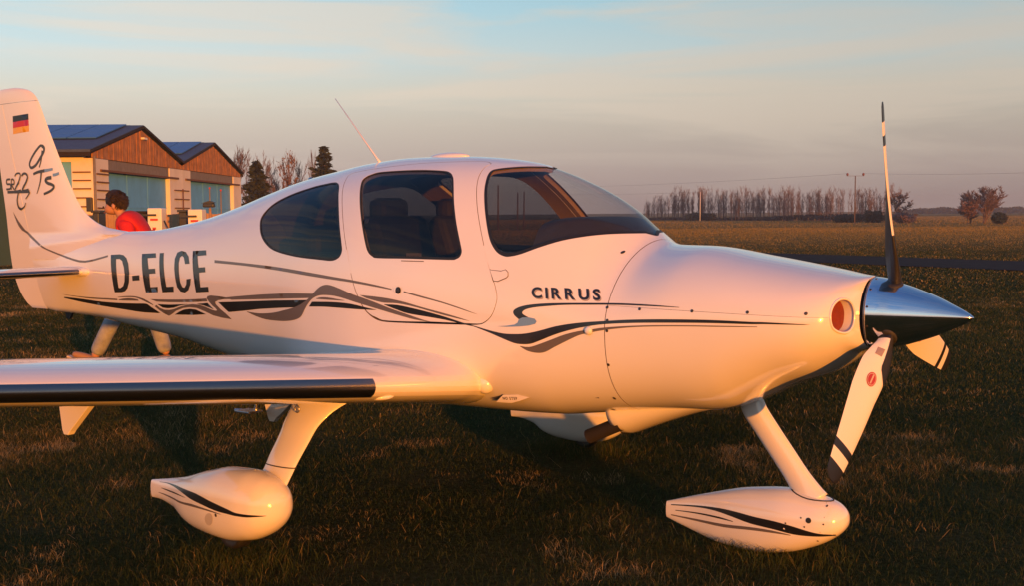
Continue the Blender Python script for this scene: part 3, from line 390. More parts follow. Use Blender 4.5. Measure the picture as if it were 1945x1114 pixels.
  ('stripe_grey','body',0,[(-6.1454,1.117),(-6.1219,1.1206),(-6.0885,1.1257),(-6.0555,1.1299),(-6.0267,1.1326),(-5.9982,1.1345),(-5.9685,1.1353),(-5.9336,1.1346),(-5.8975,1.1329),(-5.8707,1.1309),(-5.859,1.1287),(-5.8566,1.1261),(-5.8558,1.1244),(-5.8573,1.1199),(-5.8682,1.1196),(-5.8841,1.1191),(-5.903,1.1185),(-5.9244,1.1177),(-5.9488,1.1168),(-5.9748,1.1159),(-6.0025,1.1148),(-6.0319,1.1136),(-6.0613,1.1126),(-6.0932,1.1119),(-6.1252,1.1113),(-6.1475,1.1109)]),
  ('stripe_grey','body',0,[(-5.6848,1.141),(-5.6116,1.1435),(-5.5078,1.1472),(-5.4045,1.1514),(-5.3105,1.1559),(-5.2165,1.161),(-5.126,1.1664),(-5.0322,1.173),(-4.9426,1.1798),(-4.881,1.1846),(-4.8706,1.1646),(-4.9363,1.1596),(-5.0319,1.1525),(-5.1303,1.1458),(-5.2257,1.1403),(-5.3231,1.1354),(-5.4098,1.1316),(-5.485,1.1291),(-5.5497,1.1277),(-5.5941,1.1268)]),
  ('stripe_grey','body',0,[(-6.1536,1.136),(-6.1186,1.1397),(-6.069,1.1449),(-6.0215,1.1491),(-5.9819,1.1514),(-5.9442,1.1527),(-5.907,1.1526),(-5.8687,1.1507),(-5.8309,1.1473),(-5.7965,1.143),(-5.7675,1.1379),(-5.742,1.1318),(-5.7176,1.1251),(-5.6913,1.1167),(-5.6664,1.1076),(-5.6492,1.1011),(-5.6577,1.0971),(-5.6816,1.1022),(-5.7157,1.1094),(-5.7486,1.1164),(-5.7757,1.1223),(-5.8015,1.128),(-5.8277,1.1329),(-5.8536,1.1372),(-5.8798,1.1408),(-5.9095,1.143),(-5.9447,1.1432),(-5.9834,1.1419),(-6.0239,1.1401),(-6.0711,1.1376),(-6.1201,1.1344),(-6.1548,1.1322)]),
  ('stripe_black','body',0,[(-6.9871,1.1013),(-6.9138,1.1006),(-6.813,1.0993),(-6.7107,1.0974),(-6.6146,1.0944),(-6.5158,1.091),(-6.4171,1.0888),(-6.3175,1.0886),(-6.2187,1.0895),(-6.1268,1.091),(-6.0425,1.0931),(-5.9645,1.0959),(-5.8964,1.0983),(-5.8393,1.101),(-5.7919,1.1035),(-5.7535,1.1031),(-5.7288,1.099),(-5.7132,1.0921),(-5.6916,1.0831),(-5.6531,1.0702),(-5.6093,1.0551),(-5.5786,1.0445),(-5.6191,1.0403),(-5.6747,1.0388),(-5.7295,1.0374),(-5.7725,1.0362),(-5.8145,1.0353),(-5.8716,1.0355),(-5.9541,1.0376),(-6.0518,1.0411),(-6.15,1.0448),(-6.2438,1.0479),(-6.3385,1.0512),(-6.4344,1.055),(-6.5318,1.0597),(-6.6289,1.065),(-6.7225,1.0711),(-6.8214,1.0787),(-6.9192,1.0868),(-6.9903,1.0925)]),
  ('stripe_grey','body',0,[(-5.607,1.1019),(-5.5663,1.0825),(-5.5018,1.0717),(-5.4313,1.0742),(-5.357,1.0853),(-5.2654,1.1071),(-5.1627,1.1264),(-5.0782,1.1349),(-4.9832,1.1346),(-4.905,1.1255),(-4.8293,1.1111),(-4.7783,1.1061),(-4.7513,1.1103),(-4.7712,1.1243),(-4.8097,1.1387),(-4.8569,1.1679),(-4.8781,1.1867),(-4.8662,1.2005),(-4.8264,1.2076),(-4.736,1.208),(-4.6344,1.2051),(-4.557,1.196),(-4.6481,1.1902),(-4.7257,1.1798),(-4.7687,1.1659),(-4.7619,1.1518),(-4.7094,1.1232),(-4.6395,1.0946),(-4.5736,1.0609),(-4.701,1.0632),(-4.8152,1.072),(-4.9273,1.0941),(-5.0304,1.1104),(-5.1262,1.1106),(-5.2264,1.0995),(-5.334,1.074),(-5.4199,1.0421),(-5.462,1.0296),(-5.5295,1.0451),(-5.5874,1.067),(-5.6328,1.0898)]),
  ('stripe_black','body',0,[(-5.5906,1.1084),(-5.4157,1.1131),(-5.1476,1.1313),(-5.2776,1.112),(-5.3678,1.0931),(-5.4542,1.0849),(-5.523,1.0862)]),
  ('stripe_black','body',0,[(-5.3702,1.0436),(-5.2943,1.0692),(-5.2164,1.089),(-5.1298,1.0994),(-5.0478,1.0986),(-4.9709,1.0848),(-4.9142,1.074),(-5.0912,1.0577)]),
  ('stripe_black','body',0,[(-5.0227,1.1392),(-4.8724,1.1539),(-4.7957,1.1143),(-4.8399,1.1211),(-4.9298,1.1335)]),
  ('stripe_grey','tail',0,[(-7.792,1.7927),(-7.7682,1.7697),(-7.734,1.7369),(-7.6955,1.7038),(-7.6547,1.6726),(-7.6113,1.641),(-7.5374,1.6119),(-7.4858,1.586),(-7.4336,1.5622),(-7.3764,1.539),(-7.3127,1.5155),(-7.2439,1.4928),(-7.1545,1.4728),(-7.0703,1.4552),(-6.9874,1.4396),(-6.9027,1.4266),(-6.8167,1.4143),(-6.7286,1.4045),(-6.6334,1.4029),(-6.5143,1.4159),(-6.3898,1.4366),(-6.3038,1.4516),(-6.2995,1.4378),(-6.3867,1.4222),(-6.5127,1.4006),(-6.6303,1.3866),(-6.7181,1.3869),(-6.7952,1.3951),(-6.8729,1.4063),(-6.955,1.4191),(-7.0378,1.4348),(-7.1214,1.4522),(-7.2071,1.4709),(-7.2902,1.4915),(-7.355,1.5132),(-7.4161,1.5348),(-7.4742,1.5571),(-7.529,1.5814),(-7.5826,1.6081),(-7.6657,1.6365),(-7.7085,1.6685),(-7.7433,1.7091),(-7.7702,1.7528),(-7.7884,1.7838)]),
  ('registration_letter','body',0,[[(-6.2595,1.4544),(-6.1346,1.4608),(-6.0779,1.4554),(-6.0283,1.4343),(-5.9909,1.3932),(-5.9668,1.3257),(-5.9702,1.2573),(-5.9968,1.2109),(-6.0378,1.1859),(-6.0895,1.1764),(-6.1905,1.1712)],[(-6.1742,1.424),(-6.1235,1.4261),(-6.0851,1.4121),(-6.0514,1.3654),(-6.0341,1.3132),(-6.0362,1.2603),(-6.0573,1.2256),(-6.0965,1.2092),(-6.1259,1.207)]]),
  ('registration_letter','body',0,[[(-5.9266,1.3059),(-5.8224,1.3133),(-5.8153,1.2762),(-5.9182,1.2685)]]),
  ('registration_letter','body',0,[[(-5.8197,1.4693),(-5.6269,1.4779),(-5.6088,1.4458),(-5.728,1.4393),(-5.6915,1.3624),(-5.6014,1.368),(-5.5903,1.3327),(-5.6788,1.327),(-5.6623,1.2311),(-5.5586,1.2382),(-5.5587,1.1984),(-5.7329,1.1879)]]),
  ('registration_letter','body',0,[[(-5.5706,1.4789),(-5.5136,1.4819),(-5.434,1.2421),(-5.3339,1.249),(-5.3328,1.2101),(-5.494,1.2001)]]),
  ('registration_letter','body',0,[[(-5.1267,1.4144),(-5.1543,1.4623),(-5.2081,1.4934),(-5.2724,1.5011),(-5.3257,1.4873),(-5.3433,1.4435),(-5.3325,1.3744),(-5.308,1.3008),(-5.2842,1.247),(-5.2363,1.2163),(-5.1769,1.2119),(-5.1258,1.2319),(-5.0969,1.2722),(-5.0924,1.3133),(-5.1512,1.3063),(-5.1542,1.27),(-5.1806,1.2463),(-5.2103,1.25),(-5.2397,1.2834),(-5.2637,1.3567),(-5.2783,1.4154),(-5.2747,1.4529),(-5.2499,1.4662),(-5.2199,1.456),(-5.1893,1.4108)]]),
  ('registration_letter','body',0,[[(-5.1123,1.503),(-4.9312,1.511),(-4.913,1.4771),(-5.0319,1.4698),(-4.9953,1.3919),(-4.9073,1.3972),(-4.8974,1.3632),(-4.9814,1.3567),(-4.9581,1.2594),(-4.8526,1.2666),(-4.8458,1.2326),(-5.0202,1.2199)]]),
  ('stripe_black','main',0,[(-3.6906,0.3378),(-3.6703,0.3399),(-3.641,0.343),(-3.6102,0.3457),(-3.58,0.3474),(-3.5474,0.349),(-3.5133,0.3504),(-3.4801,0.3512),(-3.4467,0.3514),(-3.4099,0.3515),(-3.3676,0.3517),(-3.3216,0.3519),(-3.2774,0.3509),(-3.2361,0.3479),(-3.197,0.3435),(-3.1608,0.3388),(-3.1255,0.3345),(-3.091,0.3304),(-3.0609,0.3268),(-3.0374,0.3238),(-3.0178,0.3212),(-2.9986,0.3186),(-2.9799,0.3151),(-2.962,0.3114),(-2.9423,0.3088),(-2.919,0.3079),(-2.8942,0.3079),(-2.8703,0.3082),(-2.8479,0.3084),(-2.8287,0.308),(-2.8136,0.3073),(-2.8013,0.3068),(-2.7915,0.3064),(-2.7853,0.3061),(-2.7919,0.3036),(-2.802,0.3022),(-2.8144,0.3008),(-2.8297,0.2993),(-2.8492,0.2971),(-2.8718,0.2949),(-2.8954,0.2936),(-2.9202,0.293),(-2.9435,0.2928),(-2.9632,0.2932),(-2.9809,0.2941),(-2.9995,0.2947),(-3.0197,0.2948),(-3.0403,0.2947),(-3.0611,0.2951),(-3.0818,0.2958),(-3.1028,0.297),(-3.1255,0.2988),(-3.1504,0.3013),(-3.1775,0.3043),(-3.2077,0.3074),(-3.2426,0.31),(-3.2809,0.3125),(-3.3192,0.3159),(-3.3562,0.3211),(-3.3928,0.3274),(-3.4282,0.3326),(-3.4618,0.3361),(-3.4935,0.3388),(-3.5252,0.3406),(-3.5573,0.3417),(-3.5879,0.3422),(-3.616,0.342),(-3.6442,0.3404),(-3.6707,0.3379),(-3.689,0.3361)]),
  ('stripe_black','main',0,[(-3.66,0.3123),(-3.6435,0.313),(-3.6194,0.314),(-3.5921,0.3148),(-3.5628,0.3155),(-3.5295,0.3163),(-3.4922,0.3168),(-3.4462,0.3164),(-3.4006,0.3146),(-3.3702,0.3128),(-3.4002,0.312),(-3.4454,0.3119),(-3.4909,0.3109),(-3.528,0.3099),(-3.5614,0.309),(-3.5909,0.3088),(-3.6184,0.3093),(-3.6429,0.3101),(-3.6597,0.3107)]),
  ('stripe_grey','main',0,[(-3.6905,0.2841),(-3.6725,0.285),(-3.6465,0.2863),(-3.6182,0.287),(-3.5886,0.2868),(-3.5554,0.2864),(-3.5209,0.2863),(-3.488,0.2856),(-3.4561,0.2846),(-3.4225,0.2847),(-3.3862,0.2869),(-3.3478,0.2905),(-3.3102,0.2931),(-3.2744,0.2939),(-3.24,0.2937),(-3.208,0.2932),(-3.1791,0.2927),(-3.1524,0.2919),(-3.1259,0.2907),(-3.0952,0.2888),(-3.0643,0.2867),(-3.0432,0.2851),(-3.0647,0.2833),(-3.0956,0.2835),(-3.1264,0.2837),(-3.153,0.284),(-3.1797,0.2841),(-3.2086,0.2837),(-3.2407,0.2829),(-3.2752,0.2815),(-3.3112,0.2798),(-3.3489,0.2775),(-3.3874,0.2751),(-3.4237,0.2739),(-3.4573,0.2746),(-3.4892,0.2763),(-3.5221,0.2776),(-3.5566,0.2783),(-3.5897,0.2792),(-3.6191,0.2804),(-3.6472,0.2812),(-3.673,0.2819),(-3.6908,0.2823)]),
  ('patch','main',0,[(-3.1934,0.2358),(-3.1908,0.2433),(-3.1864,0.2504),(-3.1804,0.257),(-3.1725,0.2637),(-3.163,0.2699),(-3.1538,0.2739),(-3.1445,0.2753),(-3.1351,0.2747),(-3.1277,0.2721),(-3.1234,0.2672),(-3.1215,0.2603),(-3.1218,0.2525),(-3.1246,0.2435),(-3.1301,0.2334),(-3.1372,0.2245),(-3.1456,0.2172),(-3.1552,0.2112),(-3.1648,0.2073),(-3.1746,0.2059),(-3.1839,0.2069),(-3.1904,0.2104),(-3.1934,0.2175),(-3.1942,0.2269)]),
  ('stripe_black','nose',0,[(-1.5217,0.1894),(-1.476,0.196),(-1.4118,0.2053),(-1.3507,0.2136),(-1.3001,0.2195),(-1.2531,0.2241),(-1.2099,0.2271),(-1.1715,0.2284),(-1.1363,0.2284),(-1.1015,0.2278),(-1.0668,0.2265),(-1.0327,0.2246),(-0.9981,0.2228),(-0.9617,0.222),(-0.9245,0.2216),(-0.8882,0.2203),(-0.853,0.2172),(-0.819,0.2129),(-0.7871,0.2082),(-0.7571,0.2031),(-0.7288,0.1977),(-0.7036,0.1934),(-0.6833,0.1903),(-0.6658,0.1883),(-0.6473,0.187),(-0.6243,0.1864),(-0.6041,0.1834),(-0.6104,0.1677),(-0.6116,0.166),(-0.6051,0.1736),(-0.6151,0.1766),(-0.6321,0.1758),(-0.6507,0.1742),(-0.6719,0.1724),(-0.696,0.1709),(-0.7242,0.1695),(-0.7555,0.1684),(-0.7886,0.169),(-0.8235,0.1721),(-0.8608,0.1765),(-0.8997,0.18),(-0.9404,0.1818),(-0.9822,0.1832),(-1.0218,0.1856),(-1.0577,0.1897),(-1.0915,0.1946),(-1.126,0.1991),(-1.1621,0.2032),(-1.1986,0.2069),(-1.2357,0.2091),(-1.2712,0.2094),(-1.3072,0.2081),(-1.3496,0.2049),(-1.4088,0.1985),(-1.4743,0.1906),(-1.5211,0.185)]),
  ('stripe_black','nose',0,[(-1.4908,0.165),(-1.4536,0.1686),(-1.4007,0.1737),(-1.3476,0.1782),(-1.2978,0.1812),(-1.2487,0.1831),(-1.2065,0.1835),(-1.1714,0.182),(-1.1424,0.1794),(-1.1228,0.1774),(-1.1228,0.174),(-1.1423,0.1743),(-1.1713,0.1745),(-1.2063,0.1745),(-1.2485,0.1742),(-1.2976,0.1732),(-1.3474,0.1714),(-1.4005,0.168),(-1.4535,0.1641),(-1.4908,0.1615)]),
  ('stripe_grey','nose',0,[(-1.5203,0.1356),(-1.4752,0.1375),(-1.4114,0.1402),(-1.3476,0.1434),(-1.2902,0.146),(-1.234,0.1483),(-1.1793,0.1514),(-1.1246,0.1567),(-1.0711,0.163),(-1.0219,0.1677),(-0.978,0.1702),(-0.9375,0.1718),(-0.8999,0.1721),(-0.8623,0.1704),(-0.8281,0.1672),(-0.805,0.1644),(-0.8053,0.1609),(-0.8285,0.1611),(-0.8629,0.1608),(-0.9005,0.1595),(-0.9381,0.1576),(-0.9786,0.155),(-1.0224,0.1517),(-1.0716,0.1465),(-1.1252,0.14),(-1.18,0.135),(-1.2346,0.133),(-1.2908,0.1322),(-1.3481,0.1315),(-1.4119,0.1307),(-1.4757,0.1306),(-1.5207,0.1307)]),
]
BRUSH = [
  ('stripe_dark',0.012,0.016,[(-7.2891,2.3121),(-7.2929,2.3163),(-7.2981,2.3226),(-7.3052,2.3278),(-7.3146,2.3286),(-7.3275,2.3236),(-7.3434,2.3147),(-7.3608,2.3035),(-7.3781,2.2917),(-7.3955,2.2788),(-7.4139,2.2642),(-7.4316,2.2492),(-7.447,2.2349),(-7.4603,2.2213),(-7.4721,2.2079),(-7.481,2.1953),(-7.4857,2.184),(-7.4854,2.1734),(-7.4809,2.1636),(-7.4731,2.1559),(-7.4625,2.1519),(-7.4484,2.1521),(-7.4308,2.1558),(-7.4119,2.1622),(-7.3937,2.1706),(-7.3762,2.1819),(-7.3586,2.1961),(-7.3417,2.2113),(-7.3262,2.2255),(-7.3117,2.2388),(-7.2979,2.252),(-7.2861,2.2644),(-7.2776,2.2755),(-7.2726,2.2848),(-7.2704,2.2928),(-7.2705,2.2998),(-7.2723,2.3063),(-7.277,2.3124),(-7.2845,2.318),(-7.2923,2.3226),(-7.2976,2.3258)]),
  ('stripe_dark',0.012,0.008,[(-7.2946,2.2864),(-7.2978,2.271),(-7.3026,2.2487),(-7.3083,2.2248),(-7.3144,2.2044),(-7.3215,2.1878),(-7.3296,2.1727),(-7.3371,2.1602),(-7.3424,2.1513)]),
  ('stripe_dark',0.012,0.016,[(-7.4332,2.0988),(-7.4202,2.1018),(-7.4019,2.1061),(-7.3808,2.1107),(-7.3594,2.1145),(-7.3353,2.1171),(-7.3083,2.1193),(-7.284,2.121),(-7.2674,2.1222)]),
  ('stripe_blue',0.016,0.012,[(-7.2674,2.1222),(-7.2559,2.123),(-7.2397,2.1241),(-7.222,2.1254),(-7.2061,2.1267),(-7.1917,2.1282),(-7.1772,2.1299),(-7.1648,2.1314),(-7.1562,2.1325)]),
  ('stripe_dark',0.014,0.004,[(-7.313,2.1132),(-7.3155,2.0998),(-7.3191,2.0805),(-7.3238,2.059),(-7.33,2.0389),(-7.3386,2.0198),(-7.3491,2.0002),(-7.3599,1.982),(-7.3691,1.9669),(-7.3762,1.9556),(-7.3824,1.947),(-7.3872,1.9406),(-7.3907,1.936)]),
  ('stripe_blue',0.014,0.014,[(-7.0774,2.0966),(-7.084,2.0948),(-7.0936,2.0922),(-7.1047,2.0894),(-7.1154,2.0873),(-7.1264,2.086),(-7.138,2.0852),(-7.1486,2.0846),(-7.156,2.0842)]),
  ('stripe_dark',0.018,0.012,[(-7.173,2.0641),(-7.184,2.0635),(-7.1999,2.0627),(-7.2169,2.0615),(-7.2305,2.0593),(-7.2405,2.056),(-7.2488,2.0519),(-7.2544,2.0472),(-7.2562,2.0424),(-7.2534,2.0372),(-7.2468,2.0315),(-7.2375,2.026),(-7.2265,2.021),(-7.2125,2.0169),(-7.1955,2.0134),(-7.1789,2.0101),(-7.1655,2.0063),(-7.1551,2.0023),(-7.1464,1.9983),(-7.1408,1.9937),(-7.1401,1.9883),(-7.1449,1.9816),(-7.1543,1.9738),(-7.1677,1.9658),(-7.1843,1.9583),(-7.2077,1.9509),(-7.2372,1.9434),(-7.2658,1.9368),(-7.2858,1.9322)]),
  ('stripe_dark',0.01,0.01,[(-7.8102,2.0665),(-7.8223,2.0665),(-7.8401,2.0667),(-7.8579,2.0658),(-7.8701,2.0626),(-7.8754,2.0555),(-7.8768,2.0454),(-7.8746,2.0354),(-7.8692,2.0282),(-7.858,2.0257),(-7.8418,2.026),(-7.8256,2.0263),(-7.8146,2.0237),(-7.8089,2.0163),(-7.8064,2.0061),(-7.8077,1.9958),(-7.8138,1.9883),(-7.8281,1.9848),(-7.8492,1.9836),(-7.8704,1.9835),(-7.8849,1.9833)]),
  ('stripe_dark',0.009,0.009,[(-7.7974,1.9773),(-7.7966,1.9943),(-7.7956,2.0191),(-7.7934,2.0439),(-7.789,2.0606),(-7.7805,2.0666),(-7.7691,2.0662),(-7.7579,2.0623),(-7.7502,2.0575),(-7.7463,2.0509),(-7.7448,2.0416),(-7.7457,2.0323),(-7.7491,2.0254),(-7.758,2.0231),(-7.7714,2.0234),(-7.7835,2.0234),(-7.7887,2.0199),(-7.7831,2.0107),(-7.7706,1.9977),(-7.7569,1.985),(-7.7476,1.9763)]),
  ('stripe_dark',0.008,0.011,[(-7.7298,2.0889),(-7.7253,2.093),(-7.7189,2.099),(-7.7111,2.1051),(-7.7021,2.1094),(-7.6911,2.1119),(-7.6781,2.1133),(-7.6654,2.1135),(-7.6552,2.1124),(-7.6474,2.1099),(-7.6409,2.1062),(-7.6367,2.1009),(-7.636,2.0938),(-7.639,2.0848),(-7.6452,2.0741),(-7.6542,2.0615),(-7.6657,2.0469),(-7.6847,2.0277),(-7.7098,2.0049),(-7.7308,1.9834),(-7.7376,1.9686),(-7.7217,1.9634),(-7.6906,1.9644),(-7.6575,1.9678),(-7.6353,1.9699)]),
  ('stripe_dark',0.011,0.013,[(-7.6157,2.088),(-7.6108,2.0917),(-7.6039,2.0972),(-7.5957,2.1026),(-7.587,2.1062),(-7.5773,2.1078),(-7.5663,2.1083),(-7.5555,2.1075),(-7.5462,2.1051),(-7.5379,2.1009),(-7.53,2.0951),(-7.5243,2.0881),(-7.522,2.0802),(-7.5235,2.0717),(-7.5282,2.0623),(-7.5357,2.0515),(-7.5459,2.0388),(-7.5637,2.0218),(-7.5879,2.0015),(-7.6082,1.9825),(-7.6143,1.9695),(-7.598,1.965),(-7.5666,1.9663),(-7.5334,1.9696),(-7.5111,1.9717)]),
  ('stripe_dark',0.014,0.014,[(-7.8652,1.9592),(-7.8302,1.959),(-7.7804,1.9586),(-7.7254,1.9582),(-7.6745,1.9579),(-7.625,1.9576),(-7.5739,1.9572),(-7.5291,1.9569),(-7.4983,1.9568)]),
  ('stripe_dark',0.01,0.014,[(-7.6793,1.9516),(-7.6854,1.9401),(-7.6944,1.9236),(-7.7027,1.9052),(-7.707,1.8881),(-7.706,1.8721),(-7.7017,1.8557),(-7.6952,1.8409),(-7.6874,1.8292),(-7.6768,1.8218),(-7.6636,1.8174),(-7.6511,1.8148),(-7.6424,1.8128)]),
  ('stripe_dark',0.01,0.006,[(-7.6424,1.8128),(-7.6327,1.8163),(-7.6187,1.8213),(-7.6039,1.8272),(-7.592,1.8336),(-7.5836,1.8414),(-7.5769,1.8506),(-7.5718,1.8592),(-7.5681,1.8651)]),
  ('stripe_dark',0.006,0.01,[(-7.5651,1.8967),(-7.5552,1.9036),(-7.541,1.9135),(-7.5262,1.924),(-7.5146,1.9329),(-7.507,1.9398),(-7.5014,1.946),(-7.4973,1.951),(-7.4944,1.9546)]),
]
FLAG = [('flag_black', [(-7.7228, 2.5891), (-7.4833, 2.5963), (-7.4808, 2.5475), (-7.7237, 2.5395)]), ('flag_red', [(-7.7237, 2.5395), (-7.4808, 2.5475), (-7.4787, 2.4987), (-7.7248, 2.4899)]), ('flag_gold', [(-7.7248, 2.4899), (-7.4787, 2.4987), (-7.4769, 2.45), (-7.7262, 2.4402)])]
SPOT = {'screw': [(-1.5838, -0.5539, 1.2755), (-1.4034, -0.5493, 1.2749), (-1.1283, -0.538, 1.2766), (-0.8592, -0.5138, 1.2806), (-1.5719, -0.5735, 1.2136), (-1.5714, -0.5776, 1.1628), (-1.5776, -0.5548, 0.9926), (-1.6192, -0.4319, 0.8062), (-1.7107, -0.2948, 0.7193), (-0.6024, -0.4588, 1.2818), (-1.6382, -0.3144, 1.5403)], 'word': [(-2.0132, -0.5915, 1.3682), (-1.6501, -0.5135, 1.3637), (-1.628, -0.5431, 1.3075), (-2.0016, -0.6043, 1.3096)], 'lock': [(-2.8759, -0.6421, 1.3234)], 'knob': [(-1.6722, -0.5864, 1.1582)], 'vane': [(-2.3012, -0.4751, 0.7382), (-2.2429, -0.5234, 0.7847), (-2.1552, -0.5238, 0.7924), (-2.0833, -0.5072, 0.7828), (-2.1513, -0.486, 0.7567), (-2.2047, -0.4713, 0.7411)], 'vane_dark': [(-2.3605, -0.4949, 0.7505), (-2.2429, -0.5234, 0.7847), (-2.2904, -0.4892, 0.7498)], 'caption': [(-2.8728, -0.6196, 1.4895), (-2.7098, -0.6179, 1.4892), (-2.709, -0.6189, 1.4846), (-2.8721, -0.6205, 1.4848)], 'placard': [(-2.8537, -0.6109, 1.5293), (-2.7461, -0.6091, 1.5307), (-2.7388, -0.6157, 1.5025), (-2.853, -0.617, 1.5022)], 'lockshade': [(-2.9437, -0.6405, 1.3211)], 'axle': [(-0.7161, -0.1175, 0.2481)], 'nose_screw': [(-0.7537, -0.1207, 0.256), (-0.8288, -0.131, 0.2197), (-0.735, -0.122, 0.215), (-0.8094, -0.1281, 0.1797), (-0.6473, -0.0482, 0.3166), (-0.6468, -0.0979, 0.2373), (-0.6826, -0.0826, 0.1463)], 'nose_seam': [(-0.6562, -0.0281, 0.3283), (-0.6457, -0.0904, 0.2701), (-0.6629, -0.1003, 0.1945), (-0.7297, -0.0181, 0.0915)], 'main_screw': [(-3.0919, -1.7575, 0.2739)]}
# ------------------------------------------------------------------ aircraft materials
def paint_mat(name, col, rough=.16):
    m = mat(name, col, rough, coat=1.0, spec=.5)
    t = m.node_tree; b = t.nodes['Principled BSDF']
    tc = N(t, 'ShaderNodeTexCoord'); n = N(t, 'ShaderNodeTexNoise', Scale=3.0, Detail=8.0, Roughness=.7)
    t.links.new(tc.outputs['Object'], n.inputs['Vector'])
    r = ramp(t, [(.2, tuple(c*.975 for c in col)), (.8, col)])
    t.links.new(n.outputs[0], r.inputs[0]); t.links.new(r.outputs[0], b.inputs['Base Color'])
    n3 = N(t, 'ShaderNodeTexNoise', Scale=2.2, Detail=2.0); t.links.new(tc.outputs['Object'], n3.inputs['Vector'])
    bp = N(t, 'ShaderNodeBump', Strength=.12, Distance=.012); t.links.new(n3.outputs[0], bp.inputs['Height']); t.links.new(bp.outputs[0], b.inputs['Normal']); t.links.new(bp.outputs[0], b.inputs['Coat Normal'])
    rr = ramp(t, [(.2, (rough*.9,)*3), (.8, (rough*1.15,)*3)])
    t.links.new(n.outputs[0], rr.inputs[0]); t.links.new(rr.outputs[0], b.inputs['Roughness'])
    return m
M = {}
M['paint'] = paint_mat('white_paint', (.80, .79, .77))
M['lining'] = mat('cabin_lining', (.17, .125, .09), .85, bump=.2, bscale=60)
M['dark_in'] = mat('dark_cabin_trim', (.02, .02, .022), .7, bump=.2)
M['leather'] = mat('seat_leather', (.05, .045, .042), .5, var=.2, bump=.2)
M['rubber'] = mat('black_rubber', (.012, .012, .012), .55, bump=.15, bscale=80)
M['stripe_black'] = mat('black_vinyl', (.012, .012, .014), .3, coat=.3)
M['stripe_grey'] = mat('grey_vinyl', (.13, .115, .11), .35, coat=.3)
M['stripe_dark'] = mat('dark_grey_vinyl', (.035, .035, .04), .35, coat=.3)
M['stripe_blue'] = mat('blue_vinyl', (.15, .30, .55), .35, coat=.3)
M['registration_letter'] = mat('letter_vinyl', (.016, .017, .016), .32, coat=.3)
M['shadow_letter'] = mat('letter_shadow_vinyl', (.36, .33, .31), .35, coat=.3)
M['patch'] = mat('pale_patch', (.46, .44, .42), .5)
M['flag_black'] = mat('flag_black', (.012, .012, .012), .4)
M['flag_red'] = mat('flag_red', (.55, .012, .012), .4)
M['flag_gold'] = mat('flag_gold', (.80, .42, .02), .4)
M['chrome'] = mat('polished_spinner', (.84, .84, .86), .09, metal=1.0)
M['steel'] = mat('brushed_steel', (.45, .45, .47), .3, metal=1.0)
M['titanium'] = mat('dark_porous_titanium', (.24, .235, .24), .28, metal=1.0)
M['screw'] = mat('screw_head', (.09, .075, .07), .45, metal=.8)
M['plug'] = mat('orange_foam_plug', (.17, .022, .008), .8, var=.2, vscale=30, bump=.3)
M['exhaust'] = mat('burnt_exhaust', (.014, .011, .010), .8, metal=0, var=.3)
M['emblem'] = mat('red_emblem', (.38, .03, .02), .35)
M['sticker'] = mat('grey_sticker', (.32, .25, .25), .5)
M['placard'] = mat('pale_placard', (.55, .42, .36), .6)
def glass_mat(name, tint):
    m = bpy.data.materials.new(name); m.use_nodes = True; t = m.node_tree; t.nodes.clear()
    tr = N(t, 'ShaderNodeBsdfTransparent'); tr.inputs[0].default_value = (*tint, 1)
    gl = N(t, 'ShaderNodeBsdfGlossy', Roughness=.015); fr = N(t, 'ShaderNodeFresnel', IOR=1.45)
    mx = N(t, 'ShaderNodeMixShader'); o = N(t, 'ShaderNodeOutputMaterial')
    ge = N(t, 'ShaderNodeNewGeometry'); iv = N(t, 'ShaderNodeMath', operation='SUBTRACT'); iv.inputs[0].default_value = 1; ml = N(t, 'ShaderNodeMath', operation='MULTIPLY')
    t.links.new(ge.outputs['Backfacing'], iv.inputs[1]); t.links.new(iv.outputs[0], ml.inputs[0]); t.links.new(fr.outputs[0], ml.inputs[1]); t.links.new(ml.outputs[0], mx.inputs[0]); t.links.new(tr.outputs[0], mx.inputs[1]); t.links.new(gl.outputs[0], mx.inputs[2])
    t.links.new(mx.outputs[0], o.inputs[0]); return m
M['glass'] = glass_mat('windshield_acrylic', (.95, .95, .94))
M['tint'] = glass_mat('tinted_acrylic', (.53, .52, .51))

# ------------------------------------------------------------------ aircraft root
plane = empty('airplane', (2.071, 5.159, 0), -R(36.40))
tag(plane, 'white low-wing propeller airplane with black and grey swoosh stripes parked on the grass', 'airplane')

# arc length along the plan outline stands in for x, so that panels are cut in near-undistorted coordinates
_ux = np.concatenate([np.linspace(-7.5, -.62, 500), np.linspace(-.6199, -.45, 300)])
_dw = np.abs(np.diff(BODY.w(_ux)))
_uu = np.concatenate([[0], np.cumsum(np.sqrt(np.diff(_ux)**2+np.where(_ux[1:] > -.62, _dw, 0)**2))])
def x2u(x): return np.interp(x, _ux, _uu)
def u2x(u): return np.interp(u, _uu, _ux)
VS = .6
def uv(L): return [(float(x2u(p[0])), p[1]*VS) for p in L]
TOP = PI/2*VS
def body3d(P, off=0.0):
    x = u2x(P[:, 0]); th = np.clip(P[:, 1]/VS, -PI/2, PI/2)
    X = BODY.P(x, th); n = BODY.N(x, th)
    edge = np.abs(np.abs(th)-PI/2) < 1e-4
    n[edge, 1] = 0; n /= np.linalg.norm(n, axis=1, keepdims=True)
    X = X+n*off; X[edge, 1] = 0
    return X, n
